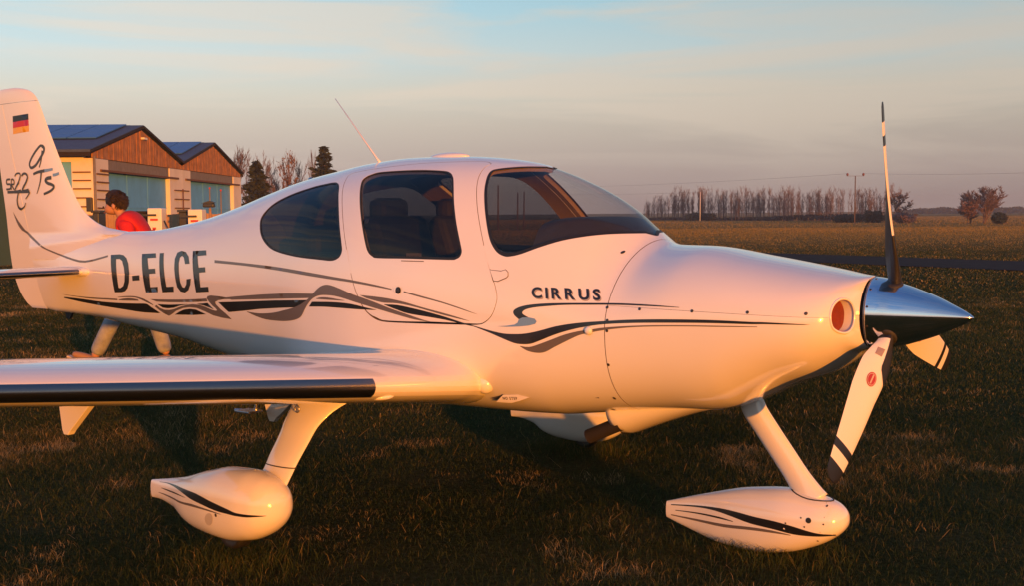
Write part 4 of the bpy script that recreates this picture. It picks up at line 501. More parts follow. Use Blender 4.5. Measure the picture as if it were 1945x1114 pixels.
def shell(name, P, F, mats, parent, off=0.0, thick=.004, mirror=False, weld=False, side=1, inner=0, rim=0):
    """a panel of the aircraft skin: outer face, inner face and the rim between them"""
    X, n = body3d(P, off); X = X.copy()
    F = [f if np.cross(X[f[1]]-X[f[0]], X[f[2]]-X[f[0]])@n[f[0]] > 0 else tuple(reversed(f)) for f in F]
    if side < 0:
        X[:, 1] *= -1; n[:, 1] *= -1; F = [tuple(reversed(f)) for f in F]
    if weld:
        k = len(X); mp = []
        Y = []; Yn = []
        for i in range(k):
            if abs(X[i, 1]) < 1e-6: mp.append(i)
            else: mp.append(k+len(Y)); Y.append((X[i, 0], -X[i, 1], X[i, 2])); Yn.append((n[i, 0], -n[i, 1], n[i, 2]))
        F = F+[tuple(mp[i] for i in reversed(f)) for f in F]
        if Y: X = np.vstack([X, Y]); n = np.vstack([n, Yn])
    cnt = {}
    for f in F:
        for a, b in zip(f, f[1:]+f[:1]):
            cnt[(a, b)] = 1
    bd = [(a, b) for (a, b) in cnt if (b, a) not in cnt]
    k = len(X); V = [tuple(p) for p in X]; NN = [tuple(p) for p in n]; FF = list(F); MI = [0]*len(F)
    V += [tuple(p) for p in X-n*thick]; NN += [tuple(-p) for p in n]
    FF += [tuple(k+i for i in reversed(f)) for f in F]; MI += [inner]*len(F)
    for a, b in bd:
        q = len(V); pts = [X[a], X[b], X[b]-n[b]*thick, X[a]-n[a]*thick]
        fn = np.cross(pts[2]-pts[0], pts[1]-pts[0]); fn = fn/(np.linalg.norm(fn) or 1)
        V += [tuple(p) for p in pts]; NN += [tuple(fn)]*4; FF.append((q+1, q, q+3, q+2)); MI.append(rim)
    me = bpy.data.meshes.new(name); me.from_pydata(V, [], FF); me.polygons.foreach_set('material_index', MI)
    o = link(name, me, mats, parent, True)
    me.normals_split_custom_set_from_vertices(NN)
    return o

D = {k: uv(v) for k, v in SKIN.items()}
wind = D['wind']
wind = [(float(x2u(-2.27)), TOP+.03)]+[(float(x2u(-2.285)), TOP-.012)]+wind+[(float(x2u(-1.618)), TOP-.03), (float(x2u(-1.612)), TOP+.03)]
u0, u1 = float(x2u(-7.5)), float(x2u(FIRE-.002))
def rect(a, b, c, d, s=.05):
    L = []
    for (p, q) in (((a, c), (b, c)), ((b, c), (b, d)), ((b, d), (a, d)), ((a, d), (a, c))):
        m = max(1, int(math.dist(p, q)/s)); L += [(p[0]+(q[0]-p[0])*i/m, p[1]+(q[1]-p[1])*i/m) for i in range(m)]
    return L
RB = rect(u0, u1, -TOP, TOP)
def in_rb(P): return (P[:, 0] > u0) & (P[:, 0] < u1) & (P[:, 1] > -TOP) & (P[:, 1] < TOP)
door, dwin, rear = D['door'], D['doorwin'], D['rear']
door_in = shrink(door, .0036)
keep = lambda P: in_rb(P) & ~inside(P, door) & ~inside(P, rear) & ~inside(P, wind)
P_, F_ = cdt([RB, door, rear, wind], (.045, .04), keep, (u0, u1, -TOP, TOP))
fus = shell('fuselage', P_, F_, [M['paint'], M['lining']], plane, thick=.03, weld=True, inner=1, rim=1)
keep = lambda P: inside(P, door_in) & ~inside(P, dwin)
bx = lambda L: (min(p[0] for p in L), max(p[0] for p in L), min(p[1] for p in L), max(p[1] for p in L))
Pd, Fd = cdt([door_in, dwin], .04, keep, bx(door))
def pane(name, loop, parent, m, side, weld=False, off=-.004, step=.05):
    kp = lambda P: inside(P, loop) & in_rb(P)
    loops = [loop] if not weld else [loop, RB]
    P, F = cdt(loops, step, kp, bx(loop))
    return shell(name, P, F, [m], parent, off=off, thick=.004, side=side, weld=weld)
def gasket(name, loop, parent, side, w=.014, off=-.001, weld=False):
    inn = shrink(loop, w)
    kp = lambda P: inside(P, loop) & ~inside(P, inn) & in_rb(P)
    loops = [loop, inn] + ([RB] if weld else [])
    P, F = cdt(loops, .2, kp, bx(loop))
    return shell(name, P, F, [M['rubber']], parent, off=off, thick=.002, side=side, weld=weld)
for side in (1, -1):
    dr = shell('door', Pd, Fd, [M['paint'], M['lining']], plane, thick=.03, side=side, inner=1)
    pane('door_window', dwin, dr, M['tint'], side)
    gasket('window_seal', dwin, dr, side, .010)
    rw = pane('rear_window', rear, plane, M['tint'], side)
    gasket('window_seal', rear, rw, side, .010)
ws = pane('windshield', wind, plane, M['glass'], 1, weld=True)
gasket('windshield_seal', wind, ws, 1, .016, weld=True)
# tail end cap, cockpit bulkheads
def section(x, nn=48, inset=.0, off=0):
    th = np.linspace(-PI, PI, nn, endpoint=False); P = BODY.P(np.full(nn, x), th)
    c = P.mean(0); Q = c+(P-c)*(1-inset); Q[:, 0] += off; return [tuple(p) for p in Q]
mb = MB(); mb.prism(section(-7.4999, inset=.01), (.004, 0, 0)); mb.build('tail_bulkhead', M['paint'], plane)
mb = MB(); mb.prism(section(-4.75, inset=.09), (.01, 0, 0)); mb.build('baggage_bulkhead', M['lining'], plane)
mb = MB(); mb.prism(section(-1.62, inset=.09), (.01, 0, 0)); mb.build('firewall', M['dark_in'], plane)

# ------------------------------------------------------------------ cowling
ua, ub = float(x2u(FIRE+.002)), float(x2u(-.4501))
inlet = D['inlet']
def seam_v(u):
    x = u2x(u); z = np.interp(x, (-1.585, -.45), (1.285, 1.262)); zm = BODY.zm(x); zt = BODY.zt(x)
    return np.arcsin(np.clip((z-zm)/(zt-zm), 0, 1)**(BODY.nu(x)/2))*VS
us = np.linspace(ua-.02, ub+.02, 80)
lo_loop = [(ua-.02, -TOP-.02)]+[(ub+.02, -TOP-.02)]+[(float(u), float(seam_v(u))-.0013) for u in us[::-1]]
hi_loop = [(float(u), float(seam_v(u))+.0013) for u in us]+[(ub+.02, TOP+.02), (ua-.02, TOP+.02)]
RC = rect(ua, ub, -TOP, TOP, .03)
in_rc = lambda P: (P[:, 0] > ua) & (P[:, 0] < ub) & (P[:, 1] > -TOP) & (P[:, 1] < TOP)
for nm, lp in (('upper_cowling', hi_loop), ('lower_cowling', lo_loop)):
    kp = lambda P: in_rc(P) & inside(P, lp) & ~inside(P, inlet)
    P_, F_ = cdt([RC, lp, inlet], .03, kp, (ua, ub, -TOP, TOP))
    cw = shell(nm, P_, F_, [M['paint'], M['dark_in']], plane, thick=.012, weld=True, inner=1)
    if nm == 'lower_cowling': LOWCOWL = cw
IN3, _n = body3d(np.array(inlet))
for sd in (1, -1):
    ring = IN3.copy(); ring[:, 1] *= sd
    c = ring.mean(0); n = len(ring)
    mb = MB(); mb.tube([tuple(p) for p in ring]+[tuple(ring[0])], .006, 8, cap=False); lip = mb.build('inlet_lip', M['paint'], plane, True)
    dep = np.array((-.16, .02*sd, 0)); r2 = c+(ring-c)*.93+dep
    mb = MB(); mb.add([*map(tuple, ring), *map(tuple, r2)], [(i, (i+1) % n, n+(i+1) % n, n+i) for i in range(n)]); mb.build('inlet_duct', M['paint'], lip, True)
    r3 = c+(ring-c)*.96+dep*.30; r4 = c+(ring-c)*.62+dep*.27
    r3[:, 0] = c[0]+(ring[:, 0]-c[0])*.96+dep[0]*.30
    mb = MB(); mb.add([*map(tuple, r3), *map(tuple, r4), tuple(r4.mean(0)+np.array((.01, 0, 0)))], [(i, (i+1) % n, n+(i+1) % n, n+i) for i in range(n)]+[(n+i, n+(i+1) % n, 2*n) for i in range(n)])
    mb.build('inlet_plug', M['plug'], lip, True)
    r5 = c+(ring-c)*.955+dep*.42
    mb = MB(); mb.add([*map(tuple, r5)], [tuple(range(n))]); mb.build('inlet_baffle', M['dark_in'], lip)

# cowl outlet bulge under the belly
xs_ = np.linspace(-1.78, -1.22, 22); mb = MB(); V = []; F = []; nj = 25
for i, x in enumerate(xs_):
    s = min(max((x+1.78)/.56, 0), 1); dep = .135*(1-s)**1.25*(1 if x > -1.74 else (1-(max(0, (-1.74-x))/.04)**2*.2)); hw = .255-.09*s
    zb_ = float(BODY.zb(x))
    for j in range(nj):
        a = PI*j/(nj-1); y = -hw*math.cos(a)
        V.append((x, y, zb_+.05-(dep+.05)*math.sin(a)**.7+.02*(abs(y)/.25)**2))
for i in range(len(xs_)-1):
    for j in range(nj-1): F.append((i*nj+j, (i+1)*nj+j, (i+1)*nj+j+1, i*nj+j+1))
mb.add(V, F); ob = mb.build('cowl_outlet', M['paint'], plane, True)
sm = ob.modifiers.new('thickness', 'SOLIDIFY'); sm.thickness = .008
def pipe(y):
    mb = MB(); a = Vector((-1.74, y, .625)); b = Vector((-1.935, y-.01, .535)); d = (b-a)
    mb.tube([a, a+d*.5, b], .039, 20, cap=False); mb.tube([b, a+d*.3], .035, 20, cap=False)
    mb.add([tuple(a+d*.35+Vector((0, .03*math.cos(t), .03*math.sin(t)))) for t in np.linspace(0, 2*PI, 16, endpoint=False)], [tuple(range(16))])
    mb.build('exhaust_pipe', M['exhaust'], plane, True, fix=False)
pipe(-.17); pipe(.17)

# ------------------------------------------------------------------ spinner and propeller
HUB = Vector((-.361, 0, 1.2552)); HZ = 1.2552
sp = [(-.452, .170), (-.447, .176), (-.40, .171), (-.336, .150), (-.29, .137), (-.244, .1215), (-.195, .104), (-.147, .084), (-.10, .061), (-.053, .0375), (-.025, .0215), (-.008, .0095), (-.001, .0025), (0, .0004)]
spf = pch([(a, r) for a, r in sp])
mb = MB(); mb.lathe([(a, float(spf(a))) for a in np.concatenate([np.linspace(-.452, -.02, 50), np.linspace(-.018, 0, 12)])], 96, 'x', (0, 0, HZ))
SPIN = mb.build('spinner', M['chrome'], plane, True)
mb = MB(); mb.lathe([(-.47, .165), (-.454, .168)], 64, 'x', (0, 0, HZ)); mb.build('spinner_bulkhead', M['dark_in'], plane, True)
mb = MB()
mb.lathe([(-.4465, .1764), (-.4440, .1770), (-.4415, .1764)], 96, 'x', (0, 0, HZ), cap=False)
mb.build('spinner_seam', M['steel'], SPIN, True)
for k in range(12):
    t = 2*PI*(k+.5)/12; r = float(spf(-.428)); c = Vector((-.428, r*math.cos(t), HZ+r*math.sin(t)))
    mb = MB(); mb.tube([c-Vector((0, math.cos(t), math.sin(t)))*.002, c+Vector((0, math.cos(t), math.sin(t)))*.0015], .0055, 10); mb.build('screw', M['screw'], SPIN)
CH = pch([(.10, .055), (.17, .066), (.24, .105), (.34, .152), (.46, .163), (.6, .158), (.75, .143), (.88, .122), (.95, .104), (.978, .078), (.99, .035)])
TH = pch([(.10, .085), (.16, .07), (.24, .045), (.34, .030), (.6, .018), (.99, .006)])
BETA = lambda r: math.atan(1.38/(2*PI*max(r, .14)))
BM = [mat('blade_white', (.80, .78, .74), .35), mat('blade_black', (.015, .015, .016), .4), M['rubber']]
rs = np.unique(np.round(np.concatenate([np.linspace(.10, .99, 50), [.395, .80, .845, .905]]), 4))
ALPHA = [R(11.8), R(131.8), R(251.8)]
for bi, al in enumerate(ALPHA):
    er = Vector((0, -math.sin(al), math.cos(al))); et = Vector((0, -math.cos(al), -math.sin(al))); ex = Vector((1, 0, 0))
    V = []; F = []; MI = []; ns = 13
    prof = [0, .03, .09, .18, .3, .44, .58, .72, .85, .94, 1.0]
    nf = len(prof)
    for r in rs:
        c = float(CH(r)); th = float(TH(r)); b = BETA(r)
        cd = et*math.cos(b)+ex*math.sin(b); nd = ex*math.cos(b)-et*math.sin(b)
        sweep = -.02*max(0, (r-.5)/.5)**2+.012*math.sin(min(r, .5)*PI/.5)
        for s in prof:            # front face, leading to trailing edge
            h = th*1.9*math.sqrt(max(s, 0))*(1-s)**.9*.75+.0006
            V.append(HUB+er*r+cd*(c*(.42-s)+sweep)+nd*h)
        for s in prof:            # back face
            V.append(HUB+er*r+cd*(c*(.42-s)+sweep)-nd*(th*.35*math.sqrt(max(s, 0))*(1-s)**.8+.0006))
    w = 2*nf
    for i in range(len(rs)-1):
        rm = (rs[i]+rs[i+1])/2
        band = 1 if (rm > .905 or .80 < rm < .845 or rm < .178) else 0
        for j in range(nf-1):
            F.append((i*w+j, i*w+j+1, (i+1)*w+j+1, (i+1)*w+j)); MI.append(band)
            F.append((i*w+nf+j+1, i*w+nf+j, (i+1)*w+nf+j, (i+1)*w+nf+j+1)); MI.append(1)
        F.append((i*w, (i+1)*w, (i+1)*w+nf, i*w+nf)); MI.append(band)
        F.append((i*w+nf-1, i*w+2*nf-1, (i+1)*w+2*nf-1, (i+1)*w+nf-1)); MI.append(1)
    F.append(tuple(range((len(rs)-1)*w, (len(rs)-1)*w+nf))+tuple(reversed(range((len(rs)-1)*w+nf, len(rs)*w)))); MI.append(1)
    me = bpy.data.meshes.new('propeller_blade'); me.from_pydata([tuple(v) for v in V], [], F); me.polygons.foreach_set('material_index', MI)
    bm = bmesh.new(); bm.from_mesh(me); bmesh.ops.recalc_face_normals(bm, faces=bm.faces[:]); bm.to_mesh(me); bm.free()
    bl = link('propeller_blade', me, BM, plane, True); me.set_sharp_from_angle(angle=R(40))
    # heated boot on the inner leading edge
    mb = MB(); V = []; F = []; rb = np.linspace(.11, .395, 16); pr = [.36, .2, .09, .03, 0, -.03, -.09, -.2, -.34]
    for r in rb:
        c = float(CH(r)); th = float(TH(r)); b = BETA(r); cd = et*math.cos(b)+ex*math.sin(b); nd = ex*math.cos(b)-et*math.sin(b); sweep = .012*math.sin(min(r, .5)*PI/.5)
        fade = 1 if r < .33 else max(.12, 1-(r-.33)/.075)
        for s in pr:
            q = abs(s)*fade; up = s >= 0
            h = (th*1.9*math.sqrt(q)*(1-q)**.9*.75+.0006) if up else -(th*.35*math.sqrt(q)*(1-q)**.8+.0006)
            V.append(HUB+er*r+cd*(c*(.42-q)+sweep+(.003 if q < .05 else 0))+nd*(h+(.002 if up else -.002)))
    k = len(pr)
    for i in range(len(rb)-1):
        for j in range(k-1): F.append((i*k+j, (i+1)*k+j, (i+1)*k+j+1, i*k+j+1))
    mb.add(V, F); mb.build('deice_boot', M['rubber'], bl, True)
    mb = MB(); a0 = HUB+er*.118; mb.tube([a0, HUB+er*.148, HUB+er*.156], [.054, .052, .042], 24); mb.build('blade_collar', M['dark_in'], bl, True)
    # oval emblem and sticker on the front face
    for rc, s0, a_, b_, nmm, mt in ((.415, .50, .040, .026, 'emblem', M['emblem']), (.255, .62, .022, .016, 'sticker', M['sticker'])):
        c = float(CH(rc)); th = float(TH(rc)); b = BETA(rc); cd = et*math.cos(b)+ex*math.sin(b); nd = ex*math.cos(b)-et*math.sin(b)
        def fp(dr, dc):
            r = rc+dr; c = float(CH(r)); th = float(TH(r)); b = BETA(r); cd = et*math.cos(b)+ex*math.sin(b); nd = ex*math.cos(b)-et*math.sin(b)
            s = min(max(s0-dc/c, .02), .98); sweep = .012*math.sin(min(r, .5)*PI/.5)
            return HUB+er*r+cd*(c*(.42-s)+sweep)+nd*(th*1.9*math.sqrt(s)*(1-s)**.9*.75+.0022)
        if nmm == 'emblem':
            for k_, (sc_, mt2) in enumerate(((1.0, M['emblem']), (.86, M['placard']), (.76, M['emblem']))):
                pts = [fp(a_*sc_*math.cos(t), b_*sc_*math.sin(t))+nd*.0006*k_ for t in np.linspace(0, 2*PI, 24, endpoint=False)]
                mb = MB(); mb.add(pts+[fp(0, 0)+nd*.0006*k_], [(i, (i+1) % 24, 24) for i in range(24)]); mb.build('emblem', mt2, bl, True, fix=False)
            pts = [fp(-.026, .004), fp(-.026, -.004), fp(.026, -.004), fp(.026, .004)]
            mb = MB(); mb.add([p+nd*.0026 for p in pts], [(0, 1, 2, 3)]); mb.build('emblem', M['placard'], bl, fix=False)
        else:
            mb = MB(); mb.add([fp(-a_, b_), fp(-a_, -b_), fp(a_, -b_), fp(a_, b_)], [(0, 1, 2, 3)]); mb.build('sticker', mt, bl, fix=False)

# ------------------------------------------------------------------ fin and rudder
def slab(name, zs, xa, xb, parent, m, ns=30, extra=None):
    V = []; F = []
    for z in zs:
        a, b = xa(z), xb(z)
        for sd in (-1, 1):
            for j in range(ns):
                t = j/(ns-1); t = t*t*(3-2*t)*.5+t*t*.5
                x = a+(b-a)*t
                h = fin_half(x, z)
                if extra: h += extra(x, z, t)
                V.append((x, sd*h, z))
    w = 2*ns
    for i in range(len(zs)-1):
        for j in range(ns-1):
            F.append((i*w+j, i*w+j+1, (i+1)*w+j+1, (i+1)*w+j))
            F.append((i*w+ns+j+1, i*w+ns+j, (i+1)*w+ns+j, (i+1)*w+ns+j+1))
        F.append((i*w+ns-1, i*w+2*ns-1, (i+1)*w+2*ns-1, (i+1)*w+ns-1))
        F.append((i*w+ns, i*w, (i+1)*w, (i+1)*w+ns))
    for i in (0, len(zs)-1):
        F.append(tuple(i*w+j for j in range(ns))+tuple(i*w+2*ns-1-j for j in range(ns)))
    mb = MB(); mb.add(V, F); o = mb.build(name, m, parent, True); o.data.set_sharp_from_angle(angle=R(42)); return o
def fillet(x, z, t):
    return .07*math.exp(-max(0, z-float(BODY.zt(max(x, -7.45)))-.0)/.055)*min(1, math.sqrt(max(t, 0)*6))*math.exp(-max(0, (-6.35-x))*.25)*.55
FIN = slab('fin', np.concatenate([np.linspace(1.40, 1.8, 26), np.linspace(1.82, 2.697, 34)]), lambda z: float(FIN_LE(z)), lambda z: FIN_HI(z), plane, M['paint'], 34, fillet)
slab('rudder', np.linspace(.985, 2.697, 50), lambda z: FIN_HI(z)-.006, lambda z: float(FIN_TE(z)), plane, M['paint'], 22)
slab('fin_cap', np.concatenate([np.linspace(2.701, 2.79, 10), np.linspace(2.795, 2.8235, 9)]), lambda z: float(FIN_LE(z)), lambda z: float(FIN_TE(z)), plane, M['paint'], 30)

# ------------------------------------------------------------------ lifting surfaces
SS = [(1-math.cos(PI*i/22))/2 for i in range(23)]
def aero(name, ys, f, m, parent, s0=0.0, s1=1.0, grow=0.0, sd=1):
    ss = sorted({round(min(max(s, s0), s1), 5) for s in [*SS, .005, .02, s0, s1] if s0-1e-6 <= s <= s1+1e-6})
    V = []; F = []; k = len(ss)
    for y in ys:
        for s in ss:
            p = f(y, s, True); V.append((p[0]+(grow if s < .01 else 0), p[1]*sd, p[2]+grow))
        for s in ss:
            p = f(y, s, False); V.append((p[0]+(grow if s < .01 else 0), p[1]*sd, p[2]-grow-(.0004 if s == 0 else 0)))
    w = 2*k
    for i in range(len(ys)-1):
        for j in range(k-1):
            F.append((i*w+j, i*w+j+1, (i+1)*w+j+1, (i+1)*w+j)); F.append((i*w+k+j+1, i*w+k+j, (i+1)*w+k+j, (i+1)*w+k+j+1))
        F.append((i*w+k-1, i*w+2*k-1, (i+1)*w+2*k-1, (i+1)*w+k-1)); F.append((i*w+k, i*w, (i+1)*w, (i+1)*w+k))
    for i in (0, len(ys)-1): F.append(tuple(i*w+j for j in range(k))+tuple(i*w+2*k-1-j for j in range(k)))
    mb = MB(); mb.add(V, F); o = mb.build(name, m, parent, True); o.data.set_sharp_from_angle(angle=R(38)); return o
YS = np.concatenate([np.linspace(-5.85, -1.3, 24), np.linspace(-1.2, -.3, 22)])
def le_strip(name, ys, f, su, sl, m, parent, sd, g=.003):
    pr = [(s, True) for s in np.linspace(su**.5, 0, 7)**2]+[(s, False) for s in np.linspace(0, sl**.5, 7)[1:]**2]
    V = []; F = []; k = len(pr)
    for y in ys:
        for s, u in pr:
            p = f(y, s, u); q = f(y, s+.004, u); t = Vector(q)-Vector(p); nn = Vector((-t.z, 0, t.x)).normalized() if u else Vector((t.z, 0, -t.x)).normalized()
            if s < 1e-9: nn = Vector((1, 0, 0))
            if (u and nn.z < 0) or (not u and nn.z > 0): nn = -nn
            V.append((p[0]+nn.x*g, p[1]*sd, p[2]+nn.z*g))
    for i in range(len(ys)-1):
        for j in range(k-1): F.append((i*k+j, (i+1)*k+j, (i+1)*k+j+1, i*k+j+1))
    for i in (0, len(ys)-1): F.append(tuple(i*k+j for j in range(k)))
    mb = MB(); mb.add(V, F); o = mb.build(name, m, parent, True); o.data.set_sharp_from_angle(angle=R(50)); return o
def bracket(y, x0, x1, z0, z1, xt, parent, sd, hw=.018):
    V = []; prof = [(x0, z0), (x1, z0), (xt-.03, z1+.02), (xt-.018, z1), (xt+.016, z1), (xt+.034, z1+.02)]
    mb = MB(); mb.prism([(x, (y-hw)*sd, z) for x, z in prof], (0, 2*hw*sd, 0))
    return mb.build('hinge_fairing', M['paint'], parent, bevel=.003)
for sd in (1, -1):
    SPAN_SLOPE[0] = .112 if sd > 0 else .048      # the aircraft stands a little low on its left wheel
    wg = aero('wing', YS, wing_pt, M['paint'], plane, sd=sd)
    le_strip('leading_edge_panel', np.concatenate([np.linspace(-5.6, -1.45, 24), [-1.415, -1.40]]), wing_pt, .013, .024, M['titanium'], wg, sd)
    # landing-light stub and root cuff
    mb = MB()
    mb.add([(-2.385+.03*math.cos(a)*0-.075+.075*math.cos(b)*math.cos(a)+.02, (-1.275+.075*math.sin(a)*math.cos(b))*sd, .858+.022*math.sin(b)) for b in np.linspace(-PI/2, PI/2, 9) for a in np.linspace(0, 2*PI, 20, endpoint=False)],
           [(i*20+j, i*20+(j+1) % 20, (i+1)*20+(j+1) % 20, (i+1)*20+j) for i in range(8) for j in range(20)])
    mb.build('stall_strip_fairing', M['paint'], wg, True)
    def cuff(a, b):
        return (-2.352+.055*math.cos(a)*math.cos(b), (-.548-.052*math.cos(b)*math.cos(a)*0-.050*math.sin(b))*sd, .834+.056*math.sin(a)*math.cos(b))
    mb = MB(); mb.add([cuff(a, b) for a in np.linspace(-PI*.5, PI*.5, 19) for b in np.linspace(-PI/2, PI/2, 17)], [(i*17+j, i*17+j+1, (i+1)*17+j+1, (i+1)*17+j) for i in range(18) for j in range(16)])
    mb.build('root_fairing', M['paint'], wg, True)
    bracket(-2.25, -3.34, -3.60, .87, .705, -3.545, wg, sd)
    bracket(-1.06, -3.22, -3.52, .76, .60, -3.44, wg, sd)
    mb = MB(); mb.tube([(-2.93, -1.36*sd, .80), (-2.93, -1.36*sd, .775)]+[(-2.93+.016*math.sin(t), -1.36*sd, .758+.017*math.cos(t)) for t in np.linspace(0, 2*PI, 14)], .004, 6)
    mb.build('tie_down_ring', M['steel'], wg, True)
    mb = MB(); mb.box(-3.58, -3.46, (-1.17)*sd-.05, (-1.17)*sd+.05, .658, .67); mb.tube([(-3.50, -1.12*sd, .75), (-3.52, -1.12*sd, .664)], .012, 8); mb.tube([(-3.5, -1.12*sd, .664), (-3.66, -1.15*sd, .655)], .008, 6)
    mb.build('boarding_step', M['steel'], wg, bevel=.003)
# horizontal tail
def stab_pt(y, s, up):
    a = abs(y); c = .74-.13*a; t = .115; u, l = naca(s, t, .0001)
    return (-6.60-.075*a-s*c, y, 1.318+(u if up else l)*c)
for sd in (1, -1):
    ys = np.concatenate([np.linspace(-1.97, -.25, 10), [-.18, -.05]])
    st = aero('horizontal_stabilizer', ys, stab_pt, M['paint'], plane, 0, .62, sd=sd)
    aero('elevator', ys[:-2], stab_pt, M['paint'], plane, .63, 1.0, sd=sd)
    le_strip('deicing_strip', np.linspace(-1.9, -.17, 8), stab_pt, .03, .03, M['titanium'], st, sd, .002)
    mb = MB(); mb.lathe([(-7.1, .006), (-6.9, .03), (-6.68, .040), (-6.60, .030), (-6.565, .012), (-6.56, .001)], 20, 'x', (0, -.115*sd, 1.316)); mb.build('stabilizer_fairing', M['paint'], st, True)

# ------------------------------------------------------------------ landing gear
def leg_mesh(name, path, chords, thick, m, parent, adir):
    """faired leg: flattened oval sections along a path, long axis along adir"""
    mb = MB(); V = []; F = []; n = 24
    ts = np.linspace(0, len(path)-1, len(path)*3-2); cx_ = [pch([(i, p[k]) for i, p in enumerate(path)])(ts) for k in range(3)]
    cc = pch(list(enumerate(chords)))(ts); tt = pch(list(enumerate(thick)))(ts); path = [tuple(map(float, p)) for p in zip(*cx_)]; chords = cc; thick = tt
    for (p, c, t) in zip(path, chords, thick):
        for k in range(n):
            a = 2*PI*k/n; q = Vector(p)+Vector(adir)*(c/2*math.cos(a)*(1 if math.cos(a) > 0 else 1.25))+Vector((0, 1, 0))*(t/2*math.sin(a))
            V.append(q)
    for i in range(len(path)-1):
        for k in range(n): F.append((i*n+k, i*n+(k+1) % n, (i+1)*n+(k+1) % n, (i+1)*n+k))
    F += [tuple(range(n)), tuple(range((len(path)-1)*n, len(path)*n))]
    mb.add(V, F); return mb.build(name, m, parent, True)
def pant_mesh(name, L, xs, parent, sd):
    V, F = loft_grid(L, xs, 64); V = V.copy(); V[:, 1] *= sd; V[:, 2] += 0 if sd > 0 else -.042
    mb = MB(); mb.add(V, F); o = mb.build(name, M['paint'], parent, True); o.data.set_sharp_from_angle(angle=R(60)); return o
cs = lambda a, b, n: [a+(b-a)*(.5-.5*math.cos(PI*i/(n-1))) for i in range(n)]
GEAR = {}
for sd in (1, -1):
    SPAN_SLOPE[0] = .112
    dz = 0 if sd > 0 else -.042
    pth = [(-2.83, -1.10*sd, .93), (-2.845, -1.20*sd, .83), (-2.868, -1.30*sd, .755), (-2.885, -1.37*sd, .68), (-2.89, -1.41*sd, .62), (-2.897, -1.475*sd, .53), (-2.90, -1.50*sd, .49), (-2.90, -1.545*sd, .43), (-2.92, -1.60*sd, .35+dz)]
    lg = leg_mesh('main_gear_leg', pth, [.58, .40, .27, .215, .20, .19, .185, .185, .20], [.07, .062, .055, .052, .05, .05, .05, .052, .06], M['paint'], plane, (1, 0, 0))
    wp = pant_mesh('wheel_fairing', MP, cs(-3.78, -2.752, 60), lg, sd)
    leg_mesh('leg_joint', [(-2.893, -1.496*sd, .498), (-2.894, -1.4985*sd, .494)], [.192, .192], [.056, .056], M['dark_in'], lg, (1, 0, 0))
    mb = MB(); mb.lathe([(-.045, .06), (-.055, .075), (-.03, .088), (.03, .088), (.055, .075), (.045, .06)], 40, 'y', (-3.10, -1.62*sd, .168+dz)); mb.build('tyre', M['rubber'], lg, True)
    GEAR[sd] = lg
pth = [(-1.07, 0, .86), (-1.065, 0, .79), (-1.05, 0, .745), (-.99, 0, .66), (-.84, 0, .46), (-.765, 0, .355), (-.735, 0, .31)]
NG = leg_mesh('nose_gear_leg', pth, [.13, .125, .118, .112, .112, .135, .16], [.085, .08, .075, .068, .066, .085, .11], M['paint'], plane, Vector((.80, 0, .6)).normalized())
pant_mesh('wheel_fairing', NP, cs(-1.555, -.563, 60), NG, 1)
mb = MB(); mb.lathe([(-.035, .09), (-.045, .10), (-.025, .122), (.025, .122), (.045, .10), (.035, .09)], 40, 'y', (-.95, 0, .135)); mb.build('tyre', M['rubber'], NG, True)
mb = MB(); V = []
for k in range(20):
    a = 2*PI*k/20; V.append((-.745+.105*math.cos(a), .066*math.sin(a), 0))
npb = BVHTree.FromPolygons([Vector(v) for v in loft_grid(NP, cs(-1.555, -.563, 60), 64)[0]], loft_grid(NP, cs(-1.555, -.563, 60), 64)[1])
ring = []
for x, y, z in V:
    h = npb.ray_cast(Vector((x, y, 1)), Vector((0, 0, -1))); ring.append(h[0]+Vector((0, 0, .001)) if h[0] else Vector((x, y, .33)))
mb = MB(); mb.tube(ring+[ring[0]], .0035, 6, cap=False); mb.build('leg_joint', M['dark_in'], NG, True)

# ------------------------------------------------------------------ small outside parts
mb = MB(); mb.tube([(-3.575, -.02, 2.068), (-3.60, -.02, 2.094), (-3.957, -.02, 2.49)], [.009, .007, .0025], 8); mb.build('whip_antenna', M['paint'], plane, True)
mb = MB(); mb.lathe([(-3.575, .0)], 3) if False else None
mb.add([(-3.03+.15*math.cos(t)*math.cos(p)*(1 if math.cos(t) > 0 else 1.0), .055*math.sin(t)*math.cos(p), 2.083+.028*math.sin(p)) for p in np.linspace(-.3, PI/2, 8) for t in np.linspace(0, 2*PI, 28, endpoint=False)], [(i*28+j, i*28+(j+1) % 28, (i+1)*28+(j+1) % 28, (i+1)*28+j) for i in range(7) for j in range(28)])
mb.build('roof_antenna', M['paint'], plane, True)
mb = MB(); mb.lathe([(0, .02), (.012, .02), (.02, .012), (.024, .001)], 16, 'z', (-4.185, -.03, 1.968)); mb.build('beacon', M['steel'], plane, True)
mb = MB(); mb.lathe([(0, .012), (.016, .010), (.018, .001)], 12, 'z', (-4.38, -.03, 1.928)); mb.build('beacon', M['steel'], plane, True)
mb = MB(); mb.prism([(-6.98, -.01, .97), (-7.08, -.01, .97), (-7.06, -.01, .92), (-7.02, -.01, .915)], (0, .02, 0)); mb.build('tail_tie_down', M['dark_in'], plane)

